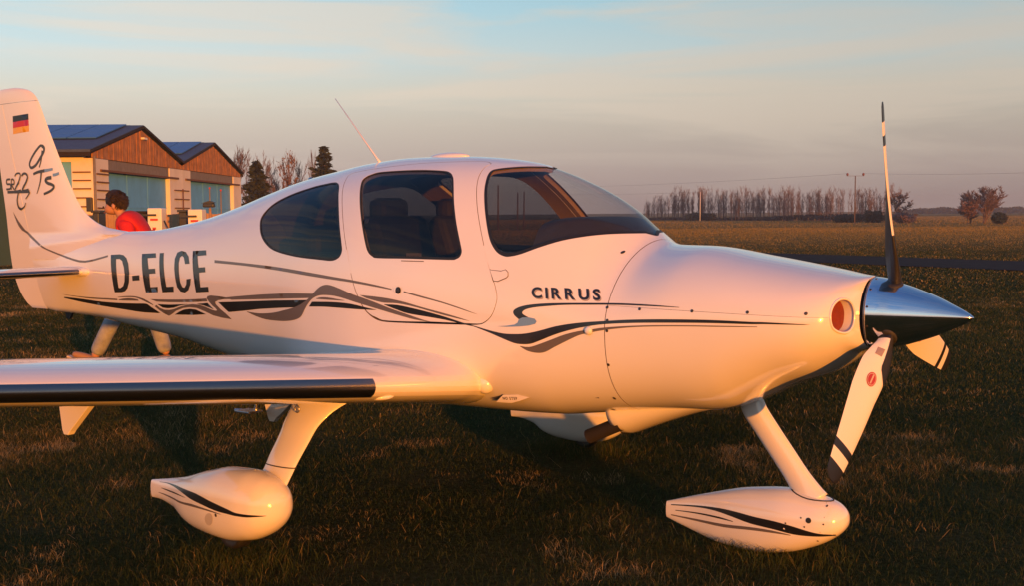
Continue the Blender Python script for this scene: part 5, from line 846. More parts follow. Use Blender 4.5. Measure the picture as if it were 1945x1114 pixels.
# ------------------------------------------------------------------ cabin
def cushion(name, m, parent, x0, x1, y0, y1, z0, z1, b=.04):
    mb = MB(); mb.box(x0, x1, y0, y1, z0, z1); return mb.build(name, m, parent, bevel=b)
for (sx, yy, rr) in ((-2.96, -.30, 1), (-2.96, .30, 1), (-3.60, -.21, 0), (-3.55, .21, 0)):
    st = cushion('seat', M['leather'], plane, sx, sx+.52, yy-(.23 if rr else .18), yy+(.23 if rr else .18), .92, 1.05)
    hw_ = .24 if rr else .19; dz_ = 0 if rr else -.22
    mb = MB(); mb.prism([(sx+.06, yy-hw_, 1.02), (sx-.08, yy-hw_, 1.02), (sx-.33, yy-hw_, 1.66+dz_), (sx-.27, yy-hw_, 1.74+dz_), (sx-.19, yy-hw_, 1.72+dz_)], (0, 2*hw_, 0)); mb.build('seat_back', M['leather'], st, bevel=.035)
    cushion('headrest', M['leather'], st, sx-.35, sx-.23, yy-.13, yy+.13, 1.70+dz_, 1.84+dz_, .045)
gl = MB(); V = []; F = []
gx = np.linspace(-2.08, -1.64, 20)
for x in gx:
    for j in range(25):
        y = -.53+1.06*j/24; q = min(1.0, abs(y)/.53)
        hw = .53 if x < -1.95 else .53-.25*((x+1.95)/.31)**2
        zz = 1.680+.032*(1-q**4)-.085*((x+2.08)/.44)**2+.022*math.sin((x+2.08)/.44*PI)-.12*q**6
        zz = min(zz, float(BODY.zt(x))-.03)
        lim = float(BODY.w(x))*max(0, 1-max(0, (zz-BODY.zm(x))/(BODY.zt(x)-BODY.zm(x)))**float(BODY.nu(x)))**(1/float(BODY.nu(x)))-.035
        V.append((x, max(-lim, min(lim, y)), zz))
for i in range(19):
    for j in range(24): F.append((i*25+j, (i+1)*25+j, (i+1)*25+j+1, i*25+j+1))
gl.add(V, F)
gl.add([(-2.08, -.50, 1.36), (-2.08, .50, 1.36)]+[V[j] for j in range(25)], [(0, 1)+tuple(range(26, 1, -1))])
gl.build('glareshield', M['dark_in'], plane, True)
mb = MB(); mb.box(-4.6, -1.7, -.45, .45, .80, .82); mb.build('cabin_floor', M['dark_in'], plane)

# ------------------------------------------------------------------ paint and lettering on the skin
gV, gF = loft_grid(BODY, np.concatenate([np.linspace(-7.5, -.62, 260), np.linspace(-.61, -.451, 40)]), 160)
bodyB = BVHTree.FromPolygons([Vector(v) for v in gV], gF)
finB = BVHTree.FromPolygons([v.co.copy() for v in FIN.data.vertices], [tuple(p.vertices) for p in FIN.data.polygons])
_r = [o for o in plane.children if o.name.startswith('rudder')][0]
rudB = BVHTree.FromPolygons([v.co.copy() for v in _r.data.vertices], [tuple(p.vertices) for p in _r.data.polygons])
mV, mF = loft_grid(MP, cs(-3.78, -2.752, 90), 90); mainB = BVHTree.FromPolygons([Vector(v) for v in mV], mF)
nV, nF = loft_grid(NP, cs(-1.555, -.563, 90), 90); noseB = BVHTree.FromPolygons([Vector(v) for v in nV], nF)
TG = {'body': [bodyB], 'tail': [bodyB, finB, rudB], 'fin': [finB, rudB], 'main': [mainB], 'nose': [noseB]}
def onto(x, z, tg, off):
    best = None
    for b in TG[tg]:
        h = b.ray_cast(Vector((x, -3.2, z)), Vector((0, 1, 0)))
        if h[0] is not None and (best is None or h[3] < best[3]): best = h
    if best is None:
        for b in TG[tg]:
            h = b.find_nearest(Vector((x, -.3 if tg != 'main' else -1.75, z)))
            if h[0] is not None and (best is None or h[3] < best[3]): best = h
    n = best[1] if best[1].y < 0 else -best[1]
    return best[0]+n*off
def decal(name, loops, m, tg, parent, off=.0012, step=.035):
    lp = []
    for L in loops:
        Q = []
        for i in range(len(L)):
            p, q = L[i], L[(i+1) % len(L)]; m_ = max(1, int(math.dist(p, q)/step))
            Q += [(p[0]+(q[0]-p[0])*k/m_, p[1]+(q[1]-p[1])*k/m_) for k in range(m_)]
        lp.append(Q)
    def kp(P):
        r = inside(P, lp[0])
        for h in lp[1:]: r &= ~inside(P, h)
        return r
    P, F = cdt(lp, step, kp, bx(lp[0]))
    V = [onto(float(p[0]), float(p[1]), tg, off) for p in P]
    F = [f if (V[f[1]]-V[f[0]]).cross(V[f[2]]-V[f[0]]).y < 0 else tuple(reversed(f)) for f in F]
    me = bpy.data.meshes.new(name); me.from_pydata([tuple(v) for v in V], [], F)
    return link(name, me, m, parent, True)
for mt, tg, lvl, pts in PAINT:
    par = plane if tg in ('body', 'tail') else (GEAR[1] if tg == 'main' else NG)
    if mt == 'registration_letter': decal('registration_letter', pts, M[mt], tg, par, .0014, .03)
    else: decal('inspection_patch' if mt == 'patch' else 'stripe', [pts], M[mt], tg, par, .0012+.0009*lvl, .03)
def ribbon(name, pts, w0, w1, m, tg, parent, off):
    P = np.array(pts); n = len(P); V = []; F = []
    for i in range(n):
        t = P[min(i+1, n-1)]-P[max(i-1, 0)]; t = t/(np.linalg.norm(t) or 1); nn = np.array((-t[1], t[0]))
        w = w0+(w1-w0)*i/max(n-1, 1)
        for q in (P[i]+nn*w/2, P[i]-nn*w/2): V.append(onto(float(q[0]), float(q[1]), tg, off))
    F = [(2*i, 2*i+1, 2*i+3, 2*i+2) for i in range(n-1)]
    me = bpy.data.meshes.new(name); me.from_pydata([tuple(v) for v in V], [], F); return link(name, me, m, parent, True)
for i, (mt, w0, w1, pts) in enumerate(BRUSH): ribbon('fin_lettering', pts, w0*1.7, w1*1.7, M[mt], 'fin', FIN, .0012+.0003*i)
for mt, pts in FLAG: decal('flag_stripe', [pts], M[mt], 'fin', FIN, .0012)
# block word on the cowl side
def word(text, quad, m, off, dx=0.0, dz=0.0, name='letter', bold=.035, gap=1.0):
    adv = 0.0; items = []
    for ch in text:
        cu = bpy.data.curves.new('letter', 'FONT'); cu.body = ch; cu.size = 1; cu.offset = bold; cu.resolution_u = 4
        o = bpy.data.objects.new('letter', cu); COL.objects.link(o); bpy.context.view_layer.update()
        me = bpy.data.meshes.new_from_object(o.evaluated_get(bpy.context.evaluated_depsgraph_get())); bpy.data.objects.remove(o)
        v = np.array([q.co[:2] for q in me.vertices]) if len(me.vertices) else np.zeros((0, 2)); fs = [tuple(p.vertices) for p in me.polygons]
        bpy.data.meshes.remove(me)
        if len(v) == 0: adv += .45; continue
        x0 = v[:, 0].min(); wd = v[:, 0].max()-x0
        v[:, 0] = v[:, 0]-x0+adv; adv += wd+.22*gap; items.append((v, fs))
    W_ = adv-.22*gap; lo = min(v[:, 1].min() for v, _ in items); hi = max(v[:, 1].max() for v, _ in items)
    tl, tr, br, bl_ = [np.array((p[0], p[2])) for p in quad]; out = []
    for v, fs in items:
        V = []
        for a, b in v:
            s, t = a/W_, (b-lo)/(hi-lo); p = (bl_*(1-s)+br*s)*(1-t)+(tl*(1-s)+tr*s)*t
            V.append(tuple(onto(float(p[0])+dx, float(p[1])+dz, 'body', off)))
        fs = [f if (Vector(V[f[1]])-Vector(V[f[0]])).cross(Vector(V[f[2]])-Vector(V[f[0]])).y < 0 else tuple(reversed(f)) for f in fs]
        me = bpy.data.meshes.new(name); me.from_pydata(V, [], fs); out.append(link(name, me, m, plane, True))
    return out
word('CIRRUS', SPOT['word'], M['shadow_letter'], .0010, .007, -.006, 'letter_shadow')
word('CIRRUS', SPOT['word'], M['stripe_black'], .0016)
def disc(name, c, r, m, parent, tg='body', off=.002, n=14, ez=1.0):
    pts = [onto(c[0]+r*math.cos(t), c[2]+r*ez*math.sin(t), tg, off) for t in np.linspace(0, 2*PI, n, endpoint=False)]+[onto(c[0], c[2], tg, off*1.3)]
    mb = MB(); mb.add(pts, [(i, (i+1) % n, n) for i in range(n)]); o = mb.build(name, m, parent, True, fix=False); return o
for c in SPOT['screw']: disc('screw', c, .0075, M['screw'], plane)
DOOR = [o for o in plane.children if o.name == 'door'][0]
lk = disc('door_lock', SPOT['lock'][0], .0205, M['rubber'], DOOR, off=.004, n=24); disc('lock_ring', SPOT['lock'][0], .012, M['screw'], DOOR, off=.0062)
c = SPOT['lock'][0]; disc('lock_tab', (c[0]-.026, 0, c[2]+.002), .012, M['paint'], DOOR, off=.003, n=12)
kn = Vector(SPOT['knob'][0]); mb = MB(); mb.lathe([(-.002, .022), (.010, .020), (.017, .011), (.018, .001)], 20, 'y', (kn.x, kn.y, kn.z)); o = mb.build('fuel_knob', M['paint'], plane, True)
for v in o.data.vertices: v.co.y = 2*kn.y-v.co.y
decal('caption_line', [[(p[0], p[2]) for p in SPOT['caption']]], M['stripe_grey'], 'body', DOOR, .0015)
P4 = [Vector(p) for p in SPOT['placard']]; mb = MB(); mb.add([tuple(p+Vector((0, .012, 0))) for p in P4], [(0, 1, 2, 3)]); mb.build('placard', M['placard'], DOOR)
hp = [(p[0], p[1]*VS) for p in [(float(q[0]), q[1]) for q in SKIN['hinge']]]
def hinge(side):
    L = [(float(x2u(p[0])), p[1]*VS) for p in SKIN['hinge']]; inn = shrink(L, .0035)
    P, F = cdt([L], .05, lambda P: inside(P, L), bx(L)); dr_ = [o for o in plane.children if o.name.startswith('door')][0 if side > 0 else 1]
    h = shell('door_hinge', P, F, [M['stripe_grey']], dr_, off=.0015, thick=.001, side=side)
    P, F = cdt([inn], .05, lambda P: inside(P, inn), bx(L)); shell('hinge_plate', P, F, [M['paint']], dr_, off=.004, thick=.002, side=side)
hinge(1); hinge(-1)
# vent scoop with its warning
vp = [(p[0], p[2]) for p in SPOT['vane']]
vn = decal('vent_scoop', [vp], M['paint'], 'body', plane, .003, .02)
_zt, _zb = max(p[1] for p in vp), min(p[1] for p in vp)
for v in vn.data.vertices: v.co.y -= .040*(_zt-v.co.z)/(_zt-_zb)
decal('vent_opening', [[(p[0], p[2]) for p in SPOT['vane_dark']]], M['stripe_grey'], 'body', plane, .004, .02)
q = SPOT['vane']
cx, cz = np.mean([p[0] for p in q]), np.mean([p[2] for p in q])
for lt in word('NO STEP', [(cx-.06, 0, cz+.006), (cx+.03, 0, cz+.012), (cx+.03, 0, cz-.004), (cx-.06, 0, cz-.010)], M['stripe_black'], .003, name='letter', bold=.02):
    for v in lt.data.vertices: v.co.y -= .0015+.040*(_zt-v.co.z)/(_zt-_zb)
# nose fairing details
disc('axle_hole', SPOT['axle'][0], .0135, M['rubber'], NG, 'nose', n=20)
for c in SPOT['nose_screw']: disc('screw', c, .0042, M['screw'], NG, 'nose', n=10)
for c in SPOT['main_screw']: disc('screw', c, .009, M['screw'], GEAR[1], 'main', n=10)
ribbon('fairing_seam', [(p[0], p[2]) for p in SPOT['nose_seam']], .0025, .0025, M['stripe_grey'], 'nose', NG, .001)
# ------------------------------------------------------------------ ground
def sstep(a, b, x):
    t = np.clip((np.asarray(x, float)-a)/(b-a), 0, 1); return t*t*(3-2*t)
def gz(x, y):
    x = np.asarray(x, float); y = np.asarray(y, float)
    h = .24*sstep(8.6, 11.2, y)*(1-sstep(-2.5, 1.0, x))*(1-sstep(20, 34, y))
    return h+.015*np.sin(x*1.3+.5)*np.sin(y*.9)*sstep(3, 6, np.hypot(x-1, y-7))
def ground_mat():
    m = bpy.data.materials.new('dry_turf'); m.use_nodes = True; t = m.node_tree; b = t.nodes['Principled BSDF']
    b.inputs['Roughness'].default_value = 1; b.inputs['Specular IOR Level'].default_value = .0
    tc = N(t, 'ShaderNodeTexCoord')
    n1 = N(t, 'ShaderNodeTexNoise', Scale=.9, Detail=9.0, Roughness=.7); n2 = N(t, 'ShaderNodeTexNoise', Scale=28.0, Detail=6.0, Roughness=.7)
    t.links.new(tc.outputs['Object'], n1.inputs['Vector']); t.links.new(tc.outputs['Object'], n2.inputs['Vector'])
    r1 = ramp(t, [(.3, (.036, .050, .018)), (.52, (.062, .062, .024)), (.72, (.13, .095, .038))]); t.links.new(n1.outputs[0], r1.inputs[0])
    r2 = ramp(t, [(.3, (.45,)*3), (.7, (1.3,)*3)]); t.links.new(n2.outputs[0], r2.inputs[0])
    mx = N(t, 'ShaderNodeMixRGB', blend_type='MULTIPLY'); mx.inputs[0].default_value = 1
    t.links.new(r1.outputs[0], mx.inputs[1]); t.links.new(r2.outputs[0], mx.inputs[2])
    # dry stubble field starts beyond the taxi strip
    sp = N(t, 'ShaderNodeSeparateXYZ'); t.links.new(tc.outputs['Object'], sp.inputs[0])
    rf = ramp(t, [(0, (0, 0, 0)), (1, (1, 1, 1))]); mr = N(t, 'ShaderNodeMapRange'); mr.inputs['From Min'].default_value = 40; mr.inputs['From Max'].default_value = 75
    t.links.new(sp.outputs['Y'], mr.inputs[0])
    fc = N(t, 'ShaderNodeMixRGB'); fc.inputs[2].default_value = (.24, .15, .05, 1); t.links.new(mr.outputs[0], fc.inputs[0]); t.links.new(mx.outputs[0], fc.inputs[1])
    t.links.new(fc.outputs[0], b.inputs['Base Color'])
    bp = N(t, 'ShaderNodeBump', Strength=.9, Distance=.05); t.links.new(n2.outputs[0], bp.inputs['Height']); t.links.new(bp.outputs[0], b.inputs['Normal'])
    return m
gx = np.unique(np.concatenate([np.linspace(-14, 14, 57), np.sign(np.linspace(-1, 1, 60))*14*np.exp(np.abs(np.linspace(-1, 1, 60))*5.2)]))
gy = np.unique(np.concatenate([np.linspace(-6, 36, 85), -6-np.geomspace(1, 600, 16), 36*np.geomspace(1.03, 70, 36)]))
XX, YY = np.meshgrid(gx, gy, indexing='ij'); ZZ = gz(XX, YY)
me = bpy.data.meshes.new('ground'); ny = len(gy)
me.from_pydata(np.stack([XX, YY, ZZ], -1).reshape(-1, 3).tolist(), [], [(i*ny+j, (i+1)*ny+j, (i+1)*ny+j+1, i*ny+j+1) for i in range(len(gx)-1) for j in range(ny-1)])
tag(link('ground', me, ground_mat()), kind='structure')
# taxi strip
a = Vector((15.7, 35.3, 0)); d = Vector((-.55, .835, 0)).normalized(); nrm = Vector((d.y, -d.x, 0)); V = []; F = []
for i, s in enumerate(np.linspace(-70, 160, 47)):
    for w in (-2.7, -1, 1, 2.7):
        p = a+d*s+nrm*(w+.12*math.sin(s*1.7+w)); V.append((p.x, p.y, .03))
for i in range(46):
    for j in range(3): F.append((i*4+j, i*4+j+1, i*4+5+j, i*4+4+j))
mb = MB(); mb.add(V, F); tag(mb.build('taxiway', mat('worn_asphalt', (.034, .030, .030), 1.0, spec=.05, var=.25, vscale=2, bump=.3), smooth=False), kind='structure')

# ------------------------------------------------------------------ grass
def blade_mat(name, stops, tr=.25):
    m = bpy.data.materials.new(name); m.use_nodes = True; t = m.node_tree; b = t.nodes['Principled BSDF']
    at = N(t, 'ShaderNodeAttribute', attribute_name='tone'); r = ramp(t, stops); t.links.new(at.outputs['Fac'], r.inputs[0]); t.links.new(r.outputs[0], b.inputs['Base Color'])
    b.inputs['Roughness'].default_value = .85; b.inputs['Specular IOR Level'].default_value = .04
    tl = N(t, 'ShaderNodeBsdfTranslucent'); t.links.new(r.outputs[0], tl.inputs[0])
    mx = N(t, 'ShaderNodeMixShader'); mx.inputs[0].default_value = tr; o = t.nodes['Material Output']
    t.links.new(b.outputs[0], mx.inputs[1]); t.links.new(tl.outputs[0], mx.inputs[2]); t.links.new(mx.outputs[0], o.inputs['Surface']); return m
def blades(name, P, hgt, wid, lean, m, tone):
    n = len(P); az = rng.uniform(0, 2*PI, n); la = rng.uniform(0, 2*PI, n); l = hgt*lean*rng.uniform(.2, 1.3, n)
    dx, dy = np.cos(az)*wid/2, np.sin(az)*wid/2
    ex, ey = np.cos(la)*l, np.sin(la)*l
    z0 = P[:, 2]-.01
    A = np.stack([P[:, 0]-dx, P[:, 1]-dy, z0], -1); B = np.stack([P[:, 0]+dx, P[:, 1]+dy, z0], -1)
    Cc = np.stack([P[:, 0]+ex*.4-dx*.7, P[:, 1]+ey*.4-dy*.7, z0+hgt*.6], -1); Dd = np.stack([P[:, 0]+ex*.4+dx*.7, P[:, 1]+ey*.4+dy*.7, z0+hgt*.6], -1)
    T = np.stack([P[:, 0]+ex, P[:, 1]+ey, z0+hgt*(1-.25*lean)], -1)
    V = np.stack([A, B, Cc, Dd, T], 1).reshape(-1, 3)
    k = np.arange(n)*5
    q = np.stack([k, k+1, k+3, k+2], -1); t = np.stack([k+2, k+3, k+4], -1)
    me = bpy.data.meshes.new(name); me.vertices.add(len(V)); me.vertices.foreach_set('co', V.ravel())
    loops = np.concatenate([q, t], 1).ravel(); me.loops.add(len(loops)); me.loops.foreach_set('vertex_index', loops)
    st = np.stack([np.arange(n)*7, np.arange(n)*7+4], -1).ravel(); me.polygons.add(2*n); me.polygons.foreach_set('loop_start', st)
    me.update(calc_edges=True); me.validate()
    at = me.attributes.new('tone', 'FLOAT', 'POINT'); at.data.foreach_set('value', np.repeat(tone, 5).astype(np.float32))
    return tag(link(name, me, m, smooth=False), kind='stuff')
def patchy(x, y):
    s = 0
    for (a, b, c, w) in ((.9, .5, .3, 1), (-.6, 1.1, 2.1, 1), (2.3, -1.2, .7, .7), (1.7, 2.6, 4.0, .6), (4.1, 3.3, 1.1, .4), (-5.2, 2.9, 5.1, .35)):
        s = s+w*np.sin(a*x+b*y+c+1.3*np.sin(.5*b*x-.7*a*y))
    return s/4.05
def scatter(y0, y1, dens, margin=1.6):
    A = (y1-y0)*(.47*(y0+y1)+2*margin); n = int(A*dens)
    y = np.sqrt(rng.uniform(y0*y0, y1*y1, n)); x = (rng.uniform(-1, 1, n))*(.46*y+margin)
    return np.stack([x, y, gz(x, y)], -1)
GRN = [(0, (.030, .052, .016)), (.4, (.064, .082, .026)), (.62, (.125, .105, .036)), (.82, (.25, .18, .068)), (1, (.48, .35, .17))]
P = scatter(4.6, 11.5, 6500); pt = patchy(P[:, 0], P[:, 1]); keepm = rng.uniform(0, 1, len(P)) < (.62+.38*pt)*(1-sstep(8.5, 11.5, P[:, 1])); P = P[keepm]; pt = pt[keepm]
near = blades('grass', P, rng.uniform(.025, .07, len(P))*(1+.5*pt), rng.uniform(.0018, .0036, len(P)), .9, blade_mat('turf_blades', GRN), np.clip(rng.beta(1.4, 3.2, len(P))+.30*sstep(.05, .7, pt)+.55*sstep(.1, .75, patchy(P[:, 0]*4.1+2, P[:, 1]*3.3))-.05, 0, 1))
P = scatter(8.5, 28, 1400, 1); P = P[rng.uniform(0, 1, len(P)) < sstep(8, 11, P[:, 1])*(1-sstep(17, 28, P[:, 1]))]; pt = patchy(P[:, 0], P[:, 1])
blades('grass', P, rng.uniform(.03, .07, len(P))*(1+.4*pt), rng.uniform(.004, .008, len(P)), .9, near.data.materials[0], np.clip(rng.beta(1.5, 3.0, len(P))+.30*sstep(.05, .7, pt)+.36*sstep(.1, .75, patchy(P[:, 0]*3.1+2, P[:, 1]*2.3))-.03, 0, 1))
P = scatter(16, 62, 110, 2); P = P[rng.uniform(0, 1, len(P)) < sstep(16, 24, P[:, 1])*(1-sstep(40, 62, P[:, 1]))]; off = (P[:, 0]-a.x)*nrm.x+(P[:, 1]-a.y)*nrm.y; P = P[np.abs(off) > 2.75]; pt = patchy(P[:, 0]*.4, P[:, 1]*.4)
blades('grass', P, rng.uniform(.03, .08, len(P)), rng.uniform(.015, .03, len(P)), .9, near.data.materials[0], np.clip(rng.beta(1.8, 2.2, len(P))+.15*pt, 0, 1))
FLD = [(0, (.17, .145, .044)), (.45, (.26, .19, .058)), (.8, (.34, .235, .078)), (1, (.40, .28, .10))]
P = np.concatenate([scatter(38, 120, 24, 6), scatter(120, 330, 2.4, 4)]); off = (P[:, 0]-a.x)*nrm.x+(P[:, 1]-a.y)*nrm.y; P = P[(np.abs(off) > 2.9) & (P[:, 0] > -13) & (rng.uniform(0, 1, len(P)) < sstep(38, 56, P[:, 1]))]; pt = patchy(P[:, 0]*.05, P[:, 1]*.12)
blades('dry_field_grass', P, rng.uniform(.05, .16, len(P))*np.clip(P[:, 1]/110, .45, 1.3), rng.uniform(.02, .045, len(P))*np.clip(P[:, 1]/90, .6, 2.2), .8, blade_mat('stubble_blades', FLD), np.clip(rng.beta(2, 2, len(P))+.3*pt, 0, 1))

P = scatter(4.8, 10, 60); P = P[rng.uniform(0, 1, len(P)) < .15+.9*np.clip(patchy(P[:, 0], P[:, 1]), 0, 1)]; blades('straw', P, rng.uniform(.06, .14, len(P)), rng.uniform(.0018, .003, len(P)), 1.6, near.data.materials[0], rng.uniform(.75, 1, len(P)))
# longer tufts left standing where the three wheels press into the turf
WH = []
for lx, ly in ((-3.12, -1.62), (-3.12, 1.62), (-.95, 0.)):
    ca, sa = math.cos(R(36.4)), math.sin(R(36.4)); wx0 = 2.071+lx*ca+ly*sa; wy0 = 5.159-lx*sa+ly*ca
    q = rng.normal(0, .13, (1500, 2)); X_ = wx0+q[:, 0]*1.5*ca+q[:, 1]*sa; Y_ = wy0-q[:, 0]*1.5*sa+q[:, 1]*ca; WH.append(np.stack([X_, Y_, gz(X_, Y_)], -1))
P = np.concatenate(WH); blades('grass', P, rng.uniform(.05, .14, len(P)), rng.uniform(.002, .004, len(P)), .8, near.data.materials[0], rng.beta(1.4, 3, len(P)))

# ------------------------------------------------------------------ hangars
E_ = {}
E_['render'] = mat('pale_render', (.68, .64, .58), .9, var=.10, vscale=.8, bump=.15, bscale=12)
E_['board'] = mat('weathered_boards', (.36, .165, .06), .85, var=.35, vscale=3)
E_['band'] = mat('grey_lintel', (.19, .17, .15), .8, var=.15)
E_['door'] = mat('blue_door_sheet', (.10, .36, .70), .6, var=.12, vscale=1.5)
E_['roof'] = mat('slate_roof_sheet', (.045, .072, .13), .75, var=.2)
E_['solar'] = mat('solar_glass', (.03, .13, .38), .5, coat=0)
E_['trim'] = mat('dark_eave_timber', (.016, .011, .008), .9)
E_['shaded_teal'] = mat('shaded_teal_sheet', (.012, .05, .06), .7)  # teal darkened by hand, the shade is part of the colour
E_['rail'] = mat('rusty_rail', (.13, .06, .03), .8)
E_['white'] = mat('white_enamel', (.75, .73, .68), .4)
E_['dark'] = mat('dark_enamel', (.03, .035, .04), .5)
E_['red'] = mat('red_enamel', (.45, .04, .03), .4)
XW = -15.1
def hangar(y0, y1, label, side_door):
    h = empty('hangar', (XW, (y0+y1)/2, 0)); tag(h, label, 'hangar', 'twin hangars')
    ox, oy = XW, (y0+y1)/2
    def L(mb_): mb_.v = [(x-ox, y-oy, z) for x, y, z in mb_.v]; return mb_
    ze, zr, yr = 4.18, 5.40, (y0+y1)/2; x1 = XW-24
    dl, dh = (y0+1.55, y1-2.0) if side_door else (y0+1.3, y1-1.7)
    # end wall piers, back wall and side walls
    mb = MB(); mb.box(XW-.35, XW, y0, dl, 0, 3.88); L(mb).build('pier', E_['render'], h)
    mb = MB(); mb.box(XW-.35, XW, dh, y1, 0, 3.88); L(mb).build('pier', E_['render'], h)
    mb = MB()
    if side_door:
        for (a_, b_, c_, d_) in ((-15.9, -15.452, 0, 4.1), (x1, -19.6, 0, 4.1), (-19.6, -15.9, 3.75, 4.1)): mb.box(a_, b_, y0, y0+.3, c_, d_)
        L(mb).build('side_wall', E_['render'], h)
        mb = MB(); mb.box(-17.6, -15.9, y0+.08, y0+.2, 0, 3.75); sd_ = L(mb).build('side_door', E_['door'], h)
        mb = MB(); mb.box(-19.6, -17.602, y0+.14, y0+.24, 0, 3.75); L(mb).build('side_door', E_['shaded_teal'], h)  # far leaf stands for a shaded strip, its shade put into the dark teal
        for k in range(4): mb = MB(); mb.box(-17.5+k*.41, -17.47+k*.41, y0+.05, y0+.08, .1, 3.7); L(mb).build('door_rib', E_['door'], sd_)
    else: mb.box(x1, XW-.352, y0, y0+.25, 0, 4.1); L(mb).build('side_wall', E_['render'], h)
    mb = MB(); mb.box(x1, XW-.352, y1-.3, y1-.002, 0, 4.1); L(mb).build('side_wall', E_['render'], h)
    mb = MB(); mb.box(x1-.3, x1-.002, y0, y1, 0, 4.1); L(mb).build('back_wall', E_['render'], h)
    # lintel, sliding doors with leaves and rail
    mb = MB(); mb.box(XW-.30, XW-.05, dl+.002, dh-.002, 3.45, 3.88); L(mb).build('lintel', E_['band'], h)
    n = 6
    for k in range(n):
        a_ = dl+(dh-dl)*k/n; b_ = dl+(dh-dl)*(k+1)/n; q = -.19 if k % 2 else -.178
        mb = MB(); mb.box(XW+q-.04, XW+q, a_+.004, b_-.004, .05, 3.44); lf = L(mb).build('door_leaf', E_['door'], h)
        for z in (.9, 2.1):
            mb = MB(); mb.box(XW+q+.001, XW+q+.02, a_+.03, b_-.03, z, z+.05); L(mb).build('door_rib', E_['door'], lf)
    mb = MB(); mb.box(XW+.002, XW+.07, dl-.9, dh+1.2, 3.42, 3.50); L(mb).build('door_rail', E_['rail'], h)
    # boards of the gable
    nb = 46; mb = MB()
    for k in range(nb):
        a_ = y0+(y1-y0)*k/nb; b_ = y0+(y1-y0)*(k+1)/nb; q = random.uniform(0, .03)
        za = lambda y: ze+(zr-ze)*(1-abs(y-yr)/(yr-y0))-.12
        mb.prism([(XW-.08+q, a_+.008, 3.90), (XW-.08+q, b_-.008, 3.90), (XW-.08+q, b_-.008, max(za(b_), 3.95)), (XW-.08+q, a_+.008, max(za(a_), 3.95))], (.05, 0, 0))
    tag(L(mb).build('gable_boarding', E_['board'], h), kind='stuff')
    mb = MB(); mb.prism([(XW-.14, y0, 3.89), (XW-.14, y1, 3.89), (XW-.14, y1, ze-.2), (XW-.14, yr, zr-.2), (XW-.14, y0, ze-.2)], (.03, 0, 0)); L(mb).build('gable_backing', E_['trim'], h)
    # roof slopes, verge boards, eave shade board, panels
    for sg, yy in ((-1, y0), (1, y1)):
        ov = .45 if (side_door and sg < 0) else (.35 if (not side_door and sg > 0) else 0)
        sl_ = (zr-ze)/(yr-y0); ye = yy+sg*ov; zee = ze-sl_*ov
        mb = MB(); mb.prism([(XW+.06, ye, zee), (XW+.06, yr-sg*.0, zr), (XW+.06, yr, zr+.09), (XW+.06, ye, zee+.09)], (x1-XW-.36, 0, 0)); rf = L(mb).build('roof', E_['roof'], h)
        mb = MB(); mb.prism([(XW+.062, ye, zee-.03), (XW+.062, yr, zr-.04), (XW+.062, yr, zr+.07), (XW+.062, ye, zee+.07)], (.04, 0, 0)); L(mb).build('verge_board', E_['trim'], h)
        if ov: mb = MB(); mb.box(x1, XW+.055, min(ye, ye-sg*.03), max(ye, ye-sg*.03), zee-.16, zee-.004); L(mb).build('eave_board', E_['trim'], h)
        mb = MB(); pa = MB(); ln = math.hypot(yr-yy, zr-ze); dirv = Vector((0, sg*(yy-yr)*sg, ze-zr)).normalized() if False else Vector((0, yy-yr, ze-zr)).normalized(); nv = Vector((0, sg*(zr-ze), abs(yr-yy))).normalized()
        for i in range(20):
            for j in range(3):
                x_ = XW-.55-i*1.12; s0 = .25+j*1.22
                if s0+1.2 > ln*.72: continue
                b0 = Vector((x_, yr, zr+.10))+dirv*s0+nv*.03; pa.prism([b0, b0+Vector((-1.08, 0, 0)), b0+Vector((-1.08, 0, 0))+dirv*1.18, b0+dirv*1.18], nv*.04)
        tag(L(pa).build('solar_panel', E_['solar'], rf), kind='stuff')
    if side_door:
        mb = MB(); mb.tube([(XW+.06, y0-.08, .1), (XW+.06, y0-.08, 3.95)], .05, 8); L(mb).build('downpipe', E_['band'], h, True)
        mb = MB(); mb.box(XW+.005, XW+.15, yr-.2, yr+.2, 4.9, 4.98); L(mb).build('gable_lamp', E_['white'], h)
        for k, z in enumerate((3.35, 3.05, 2.75, 2.42, 2.1, 1.7)):
            mb = MB(); mb.box(-15.85, -15.2, y0-.05, y0-.002, z, z+.05); L(mb).build('wall_batten', E_['rail'], h)
            mb = MB(); mb.box(XW+.004, XW+.05, y0+.25, dl-.05, z-.05, z); L(mb).build('wall_batten', E_['rail'], h)
        mb = MB(); mb.box(-15.35, -15.15, y0-.17, y0-.004, 1.95, 2.45); L(mb).build('meter_box', E_['dark'], h, bevel=.02)
    else:
        for k, z in enumerate((2.9, 2.5, 2.1, 1.7)):
            mb = MB(); mb.box(XW+.004, XW+.05, y0-1.4, y0+.9, z, z+.05); L(mb).build('wall_batten', E_['rail'], h)
        mb = MB(); mb.box(XW+.052, XW+.09, y0-.28, y0-.2, 1.2, 3.0); L(mb).build('wall_batten', E_['rail'], h)
    return h
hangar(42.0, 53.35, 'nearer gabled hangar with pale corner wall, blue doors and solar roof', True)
hangar(53.36, 64.8, 'farther gabled hangar with blue doors beside the leafless trees', False)

